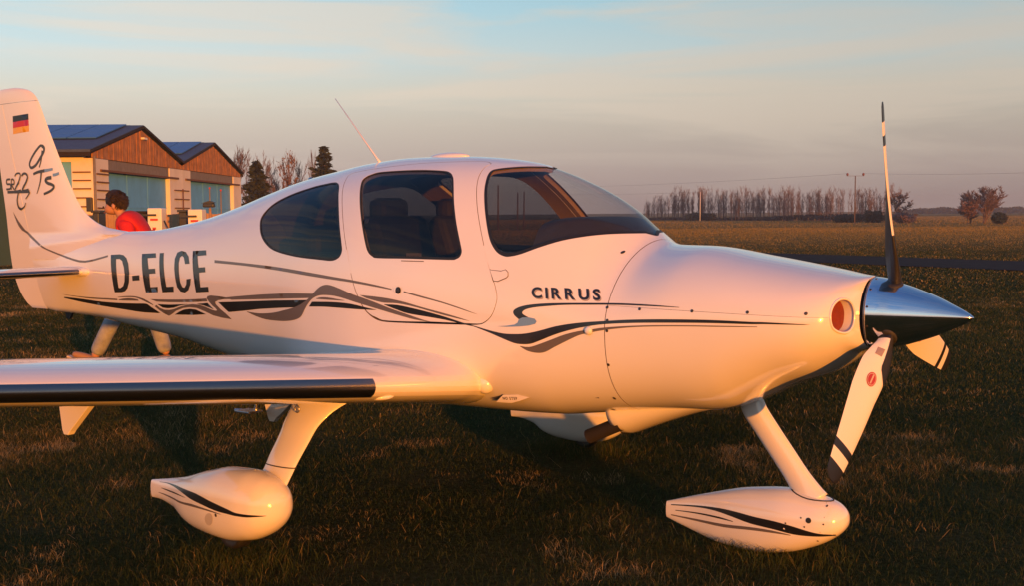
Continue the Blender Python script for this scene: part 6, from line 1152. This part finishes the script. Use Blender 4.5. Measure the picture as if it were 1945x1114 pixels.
# ------------------------------------------------------------------ fuel station in front of the hangars
def wx(px, D): return (px-972.5)/2194*D
def wz(py, D, hz=411): return 1.741+(hz-py)/2194*D
D_ = 28.0
def pump(px, label, top):
    x = wx(px, D_); p = empty('fuel_pump', (x, D_, 0)); tag(p, label, 'fuel pump', 'white fuel pumps')
    mb = MB(); mb.box(-.17, .17, -.2, .2, .08, top); p1 = mb.build('cabinet', E_['white'], p, bevel=.02)
    mb = MB(); mb.box(-.22, .22, -.25, .25, 0, .08); mb.build('plinth', E_['band'], p)
    mb = MB(); mb.box(-.10, .08, -.215, -.201, top-.30, top-.25); mb.build('price_display', E_['red'], p)
    mb = MB(); mb.box(-.05, .03, -.214, -.201, top-.52, top-.46); mb.build('grade_sign', E_['red'], p)
    mb = MB(); mb.tube([(.20, -.1, top-.3), (.30, -.12, top-.5), (.30, -.12, top-1.1), (.22, -.12, top-.7)], .02, 6); mb.build('hose', E_['dark'], p, True)
    mb = MB(); mb.box(-.36, .05, -.24, -.216, top-.19, top-.14); mb.build('sign_bar', E_['dark'], p)
    return p
pump(301, 'white fuel pump with red panels just right of the bending person', wz(395, D_))
pump(377, 'white fuel pump standing close to the aircraft fuselage, right of the other pump', wz(398, D_))
def cabinet(px0, px1, top, D, label, m, cat='cabinet', nm='tank_cabinet'):
    x0, x1 = wx(px0, D), wx(px1, D); c = empty(nm, ((x0+x1)/2, D+.2, 0)); tag(c, label, cat); w = (x1-x0)/2
    mb = MB(); mb.box(-w, w, -.25, .25, .1, top-.06); mb.build('body', m, c, bevel=.02)
    mb = MB(); mb.box(-w-.03, w+.03, -.28, .28, top-.06, top); mb.build('lid', m, c, bevel=.01)
    mb = MB(); mb.box(-w*.8, w*.8, -.2, .2, 0, .1); mb.build('foot', E_['band'], c)
    mb = MB(); mb.box(w*.5, w*.6, -.285, -.251, top*.5, top*.6); mb.build('handle', E_['white'], c)
cabinet(343, 362, wz(398, D_), D_+.3, 'dark cabinet standing between the two white fuel pumps', E_['dark'])
cabinet(180, 192, wz(398, D_), D_, 'narrow dark cabinet standing left of the bending person', E_['dark'])
cabinet(262, 284, wz(400, D_), D_+.4, 'brownish dark cabinet immediately behind the red jacket', E_['trim'])
# boarded screen fence behind the pumps, each board its own piece
sc_ = empty('screen_fence', (wx(320, 31), 31, 0)); tag(sc_, 'low tan board fence running behind the white fuel pumps', 'fence')
x = wx(110, 31)-sc_.location.x; xe = wx(500, 31)-sc_.location.x; mb0 = MB(); mb0.box(0, .145, -.015, .015, .05, 1.82)
E_['tan'] = mat('tan_fence_board', (.34, .21, .11), .85, var=.25, vscale=2)
bd0 = None; k = 0
while x < xe:
    if bd0 is None: b_ = bd0 = mb0.build('board', E_['tan'], sc_)
    else: b_ = bd0.copy(); COL.objects.link(b_); b_.parent = sc_
    b_.location = (x, random.uniform(-.008, .008), random.uniform(-.03, .03)); x += .155; k += 1
for z in (.5, 1.4):
    mb = MB(); mb.box(wx(110, 31)-sc_.location.x, xe, .03, .07, z, z+.09); mb.build('rail', E_['tan'], sc_)
# floodlight on a post and slim marker poles
fl = empty('floodlight', (wx(392, 29), 29.5, 0)); tag(fl, 'dark floodlight on a post above the right fuel pump', 'floodlight')
mb = MB(); mb.tube([(0, 0, 0), (0, 0, wz(396, 29))], .035, 8); mb.build('post', E_['tan'], fl, True)
mb = MB(); mb.box(-.17, .12, -.10, .1, wz(394, 29), wz(386, 29)); mb.build('lamp_head', E_['dark'], fl, bevel=.03)
mb = MB(); mb.prism([(-.2, -.1, wz(386, 29)+.0), (.02, -.1, wz(381, 29)), (.14, -.1, wz(385, 29)), (.02, -.1, wz(386, 29)-.01)], (0, .2, 0)); mb.build('hood', E_['dark'], fl)
for (px, top, lab) in ((402, 360, 'slim pale pole before the farther blue hangar door, left of its twin'), (423, 364, 'slim pale pole with red tip nearest the fuselage, before the farther blue door')):
    p = empty('marker_pole', (wx(px, 34), 34, 0)); tag(p, lab, 'pole', 'marker poles')
    mb = MB(); mb.tube([(0, 0, 0), (0, 0, wz(top, 34))], .022, 8); mb.build('pole', E_['band'], p, True)
    mb = MB(); mb.lathe([(0, .022), (.03, .03), (.06, .022)], 10, 'z', (0, 0, wz(top, 34))); mb.build('cap', E_['red'], p, True)

# ------------------------------------------------------------------ person beyond the tail
def skin_mesh(name, joints, edges, m, parent, sub=2, root=0):
    me = bpy.data.meshes.new(name); me.from_pydata([j[0] for j in joints], edges, [])
    o = bpy.data.objects.new(name, me); COL.objects.link(o)
    sk = o.modifiers.new('skin', 'SKIN'); sk.use_smooth_shade = True
    for i, j in enumerate(joints):
        r = j[1] if isinstance(j[1], tuple) else (j[1], j[1])
        me.skin_vertices[0].data[i].radius = r
        me.skin_vertices[0].data[i].use_root = (i == root)
    s = o.modifiers.new('sub', 'SUBSURF'); s.levels = sub; s.render_levels = sub
    bpy.context.view_layer.update()
    ev = bpy.data.meshes.new_from_object(o.evaluated_get(bpy.context.evaluated_depsgraph_get()))
    bpy.data.objects.remove(o); bpy.data.meshes.remove(me); ev.name = name
    ev.materials.clear()
    return link(name, ev, m, parent, True)
PX, PY = -3.74, 11.3; pz = float(gz(PX, PY))
per = empty('person', (PX, PY, pz)); tag(per, 'person in red jacket and blue jeans walking with bowed head behind the tail', 'person')
skin_m = mat('skin_tone', (.42, .22, .14), .55); hair_m = mat('dark_brown_hair', (.022, .013, .008), .6, var=.5, vscale=40, bump=.6, bscale=120)
red_m = mat('red_jacket', (.52, .012, .014), .75, var=.12, vscale=10, bump=.3, bscale=25); jean_m = mat('pale_blue_jeans', (.25, .28, .31), .85, var=.2, vscale=14, bump=.3, bscale=60); shoe_m = mat('tan_shoe', (.30, .17, .09), .6); sole_m = mat('pale_sole', (.5, .42, .34), .7)
J = [((.07, 0, .96), .12), ((.09, 0, 1.12), .11), ((.08, 0, 1.30), .13), ((.03, 0, 1.44), .12), ((-.045, 0, 1.52), .062), ((-.08, 0, 1.56), .058),        # 0-5 trunk to neck
     ((-.115, 0, 1.625), (.092, .100)), ((-.13, 0, 1.69), (.086, .098)), ((-.150, 0, 1.575), (.076, .080)), ((-.160, 0, 1.522), (.054, .058)),  # 6-9 head: skull, crown, face, chin
     ((-.222, 0, 1.585), (.013, .015)),                                                                             # 10 nose
     ((.03, -.17, 1.46), .065), ((.10, -.23, 1.22), .048), ((-.06, -.22, 1.02), .036),                                        # 11-13 near arm
     ((.03, .17, 1.46), .065), ((.16, .23, 1.23), .048), ((.17, .22, .99), .036),                                           # 14-16 far arm
     ((.07, -.10, .90), .10), ((-.15, -.10, .50), .062), ((-.345, -.10, .13), .042),                                          # 17-19 front leg
     ((.07, .10, .90), .10), ((.20, .10, .50), .062), ((.31, .10, .13), .042)]                                            # 20-22 rear leg
Ed = [(0, 1), (1, 2), (2, 3), (3, 4), (4, 5), (5, 6), (6, 7), (6, 8), (8, 9), (8, 10), (3, 11), (11, 12), (12, 13), (3, 14), (14, 15), (15, 16), (0, 17), (17, 18), (18, 19), (0, 20), (20, 21), (21, 22)]
for (w, sx, sy) in ((13, -1, -1), (16, -.3, 1)):
    wp_ = Vector(J[w][0]); J.append(((wp_.x+sx*.035, wp_.y, wp_.z-.07), (.018, .036))); pl = len(J)-1; Ed.append((w, pl))
    for k in range(4):
        yy = (k-1.5)*.019; b0 = Vector(J[pl][0])+Vector((sx*.012, yy, -.035)); J.append((tuple(b0), .0085)); i0 = len(J)-1; Ed.append((pl, i0))
        ln = (.06, .072, .068, .052)[k]; J.append((tuple(b0+Vector((sx*ln*.35, 0, -ln*.6))), .0075)); Ed.append((i0, i0+1)); J.append((tuple(b0+Vector((-sx*ln*.05, 0, -ln))), .0065)); Ed.append((i0+1, i0+2))
    b0 = Vector(J[pl][0])+Vector((sx*.02, -sy*.036, .0)); J.append((tuple(b0), .010)); i0 = len(J)-1; Ed.append((pl, i0)); J.append((tuple(b0+Vector((sx*.02, -sy*.012, -.045))), .008)); Ed.append((i0, i0+1))
skin_mesh('body', J, Ed, skin_m, per)
skin_mesh('jacket', [((.08, 0, .93), .145), ((.10, 0, 1.12), .145), ((.085, 0, 1.30), .165), ((.03, 0, 1.45), .155), ((-.04, 0, 1.535), .088),
     ((.03, -.17, 1.46), .088), ((.10, -.235, 1.22), .066), ((-.05, -.222, 1.035), .05), ((.03, .17, 1.46), .088), ((.16, .235, 1.23), .066), ((.168, .222, 1.01), .05)],
     [(0, 1), (1, 2), (2, 3), (3, 4), (3, 5), (5, 6), (6, 7), (3, 8), (8, 9), (9, 10)], red_m, per)
skin_mesh('jeans', [((.07, 0, .96), .135), ((.07, -.10, .86), .105), ((-.15, -.10, .50), .082), ((-.33, -.10, .155), .075), ((.07, .10, .86), .105), ((.20, .10, .50), .082), ((.305, .10, .145), .076)],
     [(0, 1), (1, 2), (2, 3), (0, 4), (4, 5), (5, 6)], jean_m, per)
for (y, hx, hz_, tx, tz) in ((-.10, -.315, .055, -.555, .17), (.10, .325, .075, .12, .03)):
    sh = skin_mesh('shoe', [((hx+.03, y, hz_+.03), .045), (((hx*.5+tx*.5), y, (hz_+tz)/2+.035), (.045, .042)), ((tx, y, tz+.01), (.036, .03))], [(0, 1), (1, 2)], shoe_m, per, 2)
    d_ = Vector((tx-hx, 0, tz-hz_)).normalized(); up_ = Vector((-d_.z, 0, d_.x)); up_ = up_ if up_.z > 0 else -up_
    mb = MB(); base = [Vector((hx, y, hz_))-d_*.02-up_*.012, Vector((tx, y, tz))+d_*.03-up_*.02]
    mb.prism([base[0]+Vector((0, -.045, 0)), base[1]+Vector((0, -.04, 0)), base[1]+Vector((0, .04, 0)), base[0]+Vector((0, .045, 0))], -up_*.02); mb.build('sole', sole_m, sh, bevel=.006)
# hair: cap of short tufts over the skull, fuller at the back and crown
mb = MB(); hc = Vector((-.118, 0, 1.675))
for i in range(1300):
    u = rng.normal(size=3); u /= np.linalg.norm(u); u = Vector(u)
    f = u.dot(Vector((-.80, 0, -.60)))
    if f > .30 or (u.z < -.55 and u.x < .2): continue
    b0 = hc+Vector((u.x*.104, u.y*.100, u.z*.104)); tip = b0+u*.012+Vector((.010+rng.normal()*.006, rng.normal()*.008, -.020+rng.normal()*.006)); sd_ = u.orthogonal().normalized()*.013
    mb.add([b0-sd_, b0+sd_, tip], [(0, 1, 2)])
mb.lathe([(-.106*math.cos(t), .095*math.sin(t)) for t in np.linspace(.5, PI, 12)], 20, 'z', hc)
hv = mb.build('hair', hair_m, per, True, fix=False)
for y in (-.094, .094):
    mb = MB(); mb.lathe([(-.03, .004), (-.02, .016), (.01, .02), (.03, .008)], 10, 'z', (-.108, y, 1.615)); mb.build('ear', skin_m, per, True)
for y in (-.032, .032):
    mb = MB(); mb.lathe([(-.008, .001), (-.004, .008), (.004, .008), (.008, .001)], 8, 'z', (-.228, y, 1.610)); mb.build('eye', hair_m, per, True)
mb = MB(); mb.tube([(-.224, -.022, 1.553), (-.230, 0, 1.554), (-.224, .022, 1.553)], .005, 6); mb.build('mouth', mat('lips', (.3, .1, .08), .5), per, True)

# ------------------------------------------------------------------ trees
bark = mat('grey_brown_bark', (.13, .09, .08), .9, var=.3, vscale=2); twig_m = mat('twigs', (.15, .10, .09), .9); rtwig_m = mat('reddish_twigs', (.15, .08, .055), .9)
leaf_red = mat('rust_leaves', (.17, .095, .06), .85, var=.35, vscale=2); needle = mat('dark_needles', (.018, .026, .012), .85, var=.4, vscale=1.2); ever = mat('evergreen_leaves', (.014, .024, .010), .8, var=.4, vscale=1.5)
def branch_tree(seed, H, upright=.75, twig_r=.03, depth=4, spread=.5, trunk_frac=.25, stems=1):
    """tapered trunk and limbs in one mesh, fine twigs in another"""
    rn = random.Random(seed); T = MB(); C = MB()
    def grow(p, d, l, r, k):
        q = p+d*l*.5+Vector((rn.uniform(-1, 1), rn.uniform(-1, 1), 0))*l*.05; e = q+(d+Vector((rn.uniform(-1, 1), rn.uniform(-1, 1), rn.uniform(-.2, .5)))*.18).normalized()*l*.5
        (T if k >= depth-1 else C).tube([p, q, e], [r, r*.8, r*.62], 5 if k >= depth-1 else 3, cap=False)
        if k == 0: return
        n = rn.randint(3, 4) if k < depth else rn.randint(4, 6)
        for i in range(n):
            t = rn.uniform(.35, 1.0) if k < depth else rn.uniform(trunk_frac, 1.0)
            b = p.lerp(q, t*2) if t < .5 else q.lerp(e, t*2-1)
            a = rn.uniform(0, 2*PI); nd = (d*upright+Vector((math.cos(a), math.sin(a), rn.uniform(0, .5)))*spread).normalized()
            grow(b, nd, l*rn.uniform(.45, .68), max(r*.55, twig_r*.6), k-1)
        if k <= depth: grow(e, (d+Vector((rn.uniform(-.2, .2), rn.uniform(-.2, .2), .1))).normalized(), l*.6, max(r*.6, twig_r*.6), k-1)
    for s in range(stems):
        a = rn.uniform(0, 2*PI); lean = Vector((math.cos(a), math.sin(a), 0))*(.0 if stems == 1 else .35)
        grow(Vector((0, 0, -.1)), (Vector((0, 0, 1))+lean).normalized(), H*.52, H*.014, depth)
    top = max(v[2] for v in T.v+C.v); s = H/top
    T.v = [(x*s, y*s, z*s) for x, y, z in T.v]; C.v = [(x*s, y*s, z*s) for x, y, z in C.v]
    return T, C
def leaf_cloud(mb, centre, rad, n, size, rn, flat=0.0):
    for i in range(n):
        u = Vector((rn.gauss(0, 1), rn.gauss(0, 1), rn.gauss(0, 1))).normalized()*(rn.random()**.45)
        c = Vector(centre)+Vector((u.x*rad[0], u.y*rad[1], u.z*rad[2])); a = Vector((rn.gauss(0, 1), rn.gauss(0, 1), rn.gauss(0, .6))).normalized(); b = a.orthogonal().normalized(); s = size*rn.uniform(.5, 1.3)
        mb.add([c-a*s, c+b*s*.5, c+a*s, c-b*s*.5], [(0, 1, 2, 3)])
def place(root, x, y, s=1.0, rz=None): root.location = (x, y, float(gz(x, y))); root.scale = (s,)*3; root.rotation_euler = (0, 0, rz if rz is not None else random.uniform(0, 2*PI))
def shelter_tree(seed, H):
    """slender close-grown tree: several upright stems with steep thin branches"""
    rn = random.Random(seed); T = MB(); C = MB()
    for k in range(rn.randint(4, 6)):
        x, y = rn.uniform(-2.6, 2.6), rn.uniform(-1.4, 1.4); h = H*rn.uniform(.72, 1.04); lx, ly = rn.uniform(-.5, .5), rn.uniform(-.4, .4)
        P = [Vector((x+lx*t*t, y+ly*t*t, h*t)) for t in (0, .25, .5, .75, 1)]; T.tube(P, [.065, .052, .04, .028, .012], 5, cap=False)
        for i in range(26):
            t = rn.uniform(.22, .97); p = P[min(int(t*4), 3)].lerp(P[min(int(t*4), 3)+1], t*4-min(int(t*4), 3)); a_ = rn.uniform(0, 2*PI); L_ = h*rn.uniform(.10, .24)*(1.1-.5*t)
            d_ = Vector((math.cos(a_)*.6, math.sin(a_)*.6, 1)).normalized(); e = p+d_*L_; C.tube([p, p+d_*L_*.5+Vector((math.cos(a_), math.sin(a_), 0))*.06, e], [.022, .018, .010], 3, cap=False)
            for q in range(3):
                f = p.lerp(e, rn.uniform(.35, 1)); b_ = rn.uniform(0, 2*PI); C.tube([f, f+Vector((math.cos(b_)*.35, math.sin(b_)*.35, 1)).normalized()*L_*rn.uniform(.3, .6)], [.015, .009], 3, cap=False)
    return T, C
protos = [shelter_tree(30+i, 7.4) for i in range(6)]
row_lab = 'bare leafless tree in the long row beyond the dry field'
made = {}
def row_tree(i, px, D, hpx, hz=401.5):
    k = (i*5+i//7) % 6; x = wx(px, D)
    if k not in made:
        r = empty('bare_tree'); protos[k][0].build('trunk', bark, r, True, fix=False); protos[k][1].build('crown', twig_m, r, True, fix=False); made[k] = r
    else: r = copy_tree(made[k])
    tag(r, row_lab, 'tree', 'row of bare trees'); H = 1.741+(hz-(417-hpx))/2194*D+.2
    place(r, x, D, H/7.4)
pxs = list(np.linspace(1232, 1558, 44))+list(np.linspace(1574, 1610, 5))+list(np.linspace(1640, 1690, 7))
for i, px in enumerate(pxs):
    px = px+random.uniform(-3, 3); D = np.interp(px, [1230, 1500, 1740], [262, 212, 168])+random.uniform(-4, 6)
    e = sstep(1228, 1275, px); row_tree(i, px, float(D), (34+22*float(e))*random.uniform(.88, 1.06))
# shrub undergrowth under the row
def bush(name, label, px, D, w, h, m, n, cat='bush', group=None, hz=401, base=417.5, size=.22):
    rn = random.Random(int(px)); r = empty(name); mb = MB(); 
    for k in range(5):
        a = rn.uniform(-1, 1); leaf_cloud(mb, (a*w*.32, rn.uniform(-.3, .3)*w*.3, h*(.42+rn.uniform(-.08, .1))), (w*.26, w*.26, h*.45), n//5, size, rn)
    mb.v = [(x, y, max(z, .02)) for x, y, z in mb.v]
    mb.build('foliage', m, r, fix=False); mb = MB()
    for k in range(5): a = rn.uniform(-.3, .3)*w; mb.tube([(a*.3, 0, 0), (a, rn.uniform(-.2, .2)*w, h*.7)], [.05, .02], 5)
    mb.build('stems', bark, r, True, fix=False); tag(r, label, cat, group); place(r, wx(px, D), D, 1, 0); return r
bush('evergreen_bush', 'dark rounded evergreen bush low in front of the row, behind the white pole', 1325, 232, 5.2, 2.1, ever, 1100)
bush('evergreen_bush', 'dark evergreen bush low in front of the row, right beside the white pole', 1350, 232, 4.4, 1.8, ever, 900)
bush('evergreen_bush', 'dark pointed evergreen bush just left of the upright propeller blade', 1660, 166, 3.2, 2.2, ever, 900)
bush('evergreen_bush', 'long dark evergreen bush low at the foot of the tall utility pole', 1612, 172, 5.0, 1.5, ever, 1000)
bush('evergreen_bush', 'dark spiky evergreen bush alone at the right edge of the field', 1907, 142, 3.4, 1.55, ever, 1200)
bush('brown_bush', 'brown leafless bush low at the right end of the tree row', 1712, 160, 4.0, 1.7, twig_m, 800)
rn = random.Random(5); mb = MB()
for i in range(2600):
    px = rn.uniform(1225, 1740); D = float(np.interp(px, [1230, 1500, 1740], [262, 214, 168]))+rn.uniform(-3, 3); x = wx(px, D); h = rn.uniform(.3, 1.5)*(.6+.7*float(sstep(1400, 1560, px)))
    c = Vector((x, D, h*.6)); a_ = Vector((rn.gauss(0, 1), rn.gauss(0, 1), rn.gauss(0, 1))).normalized(); b_ = a_.orthogonal(); s = rn.uniform(.15, .4)
    mb.add([c-a_*s, c+b_*s*.6, c+a_*s, c-b_*s*.6], [(0, 1, 2, 3)])
tag(mb.build('undergrowth', mat('brown_undergrowth', (.055, .036, .022), .9, var=.4, vscale=.3), fix=False), kind='stuff')
# distant forest line
mb = MB()
for i in range(5200):
    px = rn.uniform(1700, 2150); D = rn.uniform(520, 560); h = 2.6+.35*math.sin(px*.05)+.25*math.sin(px*.13+1)
    c = Vector((wx(px, D), D, rn.uniform(.3, h))); a_ = Vector((rn.gauss(0, 1), rn.gauss(0, 1), rn.gauss(0, 1))).normalized(); b_ = a_.orthogonal(); s = rn.uniform(.3, .8)
    mb.add([c-a_*s, c+b_*s*.6, c+a_*s, c-b_*s*.6], [(0, 1, 2, 3)])
tag(mb.build('distant_forest', mat('far_pines', (.022, .030, .022), .9, var=.3, vscale=.1), fix=False), kind='stuff')
# single trees at the right
def single(name, label, px, D, H, seed, tm, leaves=None, nl=0, wide=1.0, **kw):
    T, C = branch_tree(seed, H, **kw); r = empty(name); T.build('trunk', bark, r, True, fix=False); C.build('crown', tm, r, True, fix=False)
    if leaves:
        rn_ = random.Random(seed); mb = MB(); tips = [v for v in C.v if v[2] > H*.2]
        for i in range(nl):
            p = rn_.choice(tips); leaf_cloud(mb, p, (.18, .18, .18), 1, .16, rn_)
        mb.build('leaves', leaves, r, fix=False)
    tag(r, label, 'tree'); place(r, wx(px, D), D, 1, seed); r.scale = (wide, wide, 1); return r
single('bare_tree', 'round brown-twigged tree just right of the upright propeller blade', 1703, 165, 4.6, 71, twig_m, leaf_red, 160, 1.5, upright=.9, twig_r=.05, depth=4, spread=.7, trunk_frac=.15)
single('bare_tree', 'wide spreading bare tree standing apart, right of the propeller', 1868, 148, 4.9, 77, twig_m, None, 0, 1.75, upright=.85, twig_r=.045, depth=4, spread=.62, trunk_frac=.1, stems=3)
single('bare_tree', 'slender bare tree just left of the wide spreading one', 1838, 150, 4.4, 79, twig_m, None, 0, 1.3, upright=1.0, twig_r=.045, depth=4, spread=.5, trunk_frac=.2, stems=2)
single('rust_leaved_tree', 'small rust-leaved tree at the foot of the spreading bare trees', 1843, 146, 2.9, 83, rtwig_m, leaf_red, 420, 1.35, upright=.7, twig_r=.05, depth=4, spread=.8, trunk_frac=.1, stems=2)
# trees behind the hangars and the cabin
def conifer(label, px, D, H, W, seed):
    rn_ = random.Random(seed); r = empty('conifer'); mb = MB(); mb.tube([(0, 0, 0), (0, 0, H*.5), (0, 0, H*.98)], [H*.022, H*.014, .02], 7); mb.build('trunk', bark, r, True, fix=False)
    mb = MB(); nw = 26
    for k in range(nw):
        z = H*(.10+.88*k/(nw-1)); R_ = W*.5*(1-(z/H))**.8*rn_.uniform(.75, 1.12)+.10
        for j in range(11):
            a = 2*PI*j/11+rn_.uniform(-.4, .4); L_ = R_*rn_.uniform(.65, 1.1); dv = Vector((math.cos(a), math.sin(a), rn_.uniform(-.25, .12)))
            m_ = max(3, int(L_*7))
            for q in range(m_):
                c = Vector((0, 0, z))+dv*L_*(q+.6)/m_; a_ = (dv+Vector((rn_.gauss(0, .6), rn_.gauss(0, .6), rn_.gauss(-.1, .5)))).normalized(); b_ = a_.orthogonal().normalized(); b_.rotate(Quaternion(a_, rn_.uniform(0, 6))); s = rn_.uniform(.22, .46)
                mb.add([c-a_*s*.6, c+b_*s*.4, c+a_*s, c-b_*s*.4], [(0, 1, 2, 3)])
    mb.build('crown', needle, r, fix=False); tag(r, label, 'tree', 'conifers behind the aircraft'); place(r, wx(px, D), D, 1, 0)
DT = 100
conifer('tall dark conifer standing clear against the sky above the rear window', 620, DT, wz(277, DT, 408), 5.4, 3)
conifer('dark conifer between the farther hangar and the rust-brown tree', 492, DT-8, wz(306, DT-8, 409), 4.6, 4)
single('bare_tree', 'rust-brown leafless tree between the two dark conifers', 550, DT+2, wz(286, DT+2, 409), 91, rtwig_m, leaf_red, 500, .52, upright=1.0, twig_r=.04, depth=4, spread=.5, trunk_frac=.12)
single('bare_tree', 'grey bare tree rising directly behind the right hangar gable', 448, DT+16, wz(274, DT+16, 409), 92, twig_m, None, 0, .75, upright=1.0, twig_r=.045, depth=4, spread=.55, trunk_frac=.15)
single('bare_tree', 'grey bare tree behind the dark conifer beside the hangar', 508, DT+18, wz(284, DT+18, 409), 95, twig_m, None, 0, .7, upright=1.0, twig_r=.045, depth=4, spread=.55, trunk_frac=.15)
single('bare_tree', 'broad grey bare tree with its crown above the low end of the right gable', 470, DT+22, wz(288, DT+22, 409), 101, twig_m, None, 0, .8, upright=.95, twig_r=.045, depth=4, spread=.6, trunk_frac=.12)
single('bare_tree', 'low grey bare tree filling the gap left of the rust-brown tree', 525, DT+24, wz(296, DT+24, 409), 103, twig_m, None, 0, .8, upright=.95, twig_r=.045, depth=4, spread=.6, trunk_frac=.12)
single('bare_tree', 'brown bare tree just right of the rust-brown tree', 574, DT+12, wz(300, DT+12, 409), 105, rtwig_m, None, 0, .7, upright=.95, twig_r=.045, depth=4, spread=.6, trunk_frac=.12)
single('bare_tree', 'thin grey tree half hidden at the left side of the tall conifer', 600, DT+14, wz(282, DT+14, 408), 97, twig_m, None, 0, .35, upright=1.2, twig_r=.04, depth=4, spread=.4, trunk_frac=.15)

# ------------------------------------------------------------------ poles and wires
wood = mat('pole_timber', (.11, .075, .055), .85); ins_m = mat('brown_insulator', (.16, .04, .03), .5); pale = mat('pale_pole', (.78, .76, .74), .7); wire_m = mat('wire', (.06, .05, .05), .6)
def pole(px, D, top, label, arm=True, rad=.10, m=None, hz=400.5):
    p = empty('utility_pole', (wx(px, D), D, 0)); tag(p, label, 'utility pole'); H = wz(top, D, hz)
    mb = MB(); mb.tube([(0, 0, 0), (.05, 0, H)], [rad, rad*.7], 8); mb.build('mast', m or wood, p, True)
    if arm:
        mb = MB(); mb.box(-1.15, 1.25, -.025, .025, H-.04, H); mb.build('crossarm', wood, p)
        for x in (-1.05, 1.15): mb = MB(); mb.lathe([(0, .05), (.08, .15), (.22, .17), (.34, .12), (.40, .03)], 10, 'z', (x, 0, H)); mb.build('insulator', ins_m, p, True)
    return p, H
p1, H1 = pole(1623, 160, 334, 'tall wooden utility pole with two brown insulators left of the propeller blade')
p2, H2 = pole(1330, 225, 362, 'slim pale pole in front of the dark bushes by the windshield', arm=False, rad=.075, m=pale)
p3, H3 = pole(947, 120, 352, 'wooden pole seen through the cockpit windows, left of the paired poles', arm=False, hz=406)
p4, H4 = pole(984, 118, 366, 'left one of the paired poles seen through the cockpit windows', arm=False, rad=.08, hz=406)
p5, H5 = pole(996, 118, 364, 'right one of the paired poles seen through the cockpit windows', arm=False, rad=.08, hz=406)
def wire(a, b, sag, label):
    a, b = Vector(a), Vector(b); mb = MB(); mb.tube([a.lerp(b, t)-Vector((0, 0, sag*4*t*(1-t))) for t in np.linspace(0, 1, 14)], .013, 4); tag(mb.build('overhead_wire', wire_m, None, True), label, 'wire', 'overhead wires')
wire((p1.location.x-1.05, 160, H1+.3), (wx(900, 300), 300, 8.8), .8, 'upper overhead wire running left from the tall utility pole')
wire((p1.location.x+1.15, 160, H1+.3), (wx(2300, 120), 120, 6.4), .5, 'overhead wire running right from the tall utility pole')
wire((p2.location.x, 225, H2), (wx(880, 260), 260, 6.8), .6, 'lower overhead wire left of the pale pole')

# ------------------------------------------------------------------ evening haze over the field
mb = MB(); mb.box(-260, 460, -30, 700, -1.0, 10.4)
hm = bpy.data.materials.new('thin_haze'); hm.use_nodes = True; t = hm.node_tree; t.nodes.remove(t.nodes['Principled BSDF'])
pv = N(t, 'ShaderNodeVolumePrincipled'); pv.inputs['Color'].default_value = (.80, .80, .84, 1); pv.inputs['Density'].default_value = .0006; pv.inputs['Anisotropy'].default_value = .2
t.links.new(pv.outputs[0], t.nodes['Material Output'].inputs['Volume'])
tag(mb.build('haze', hm), kind='stuff')
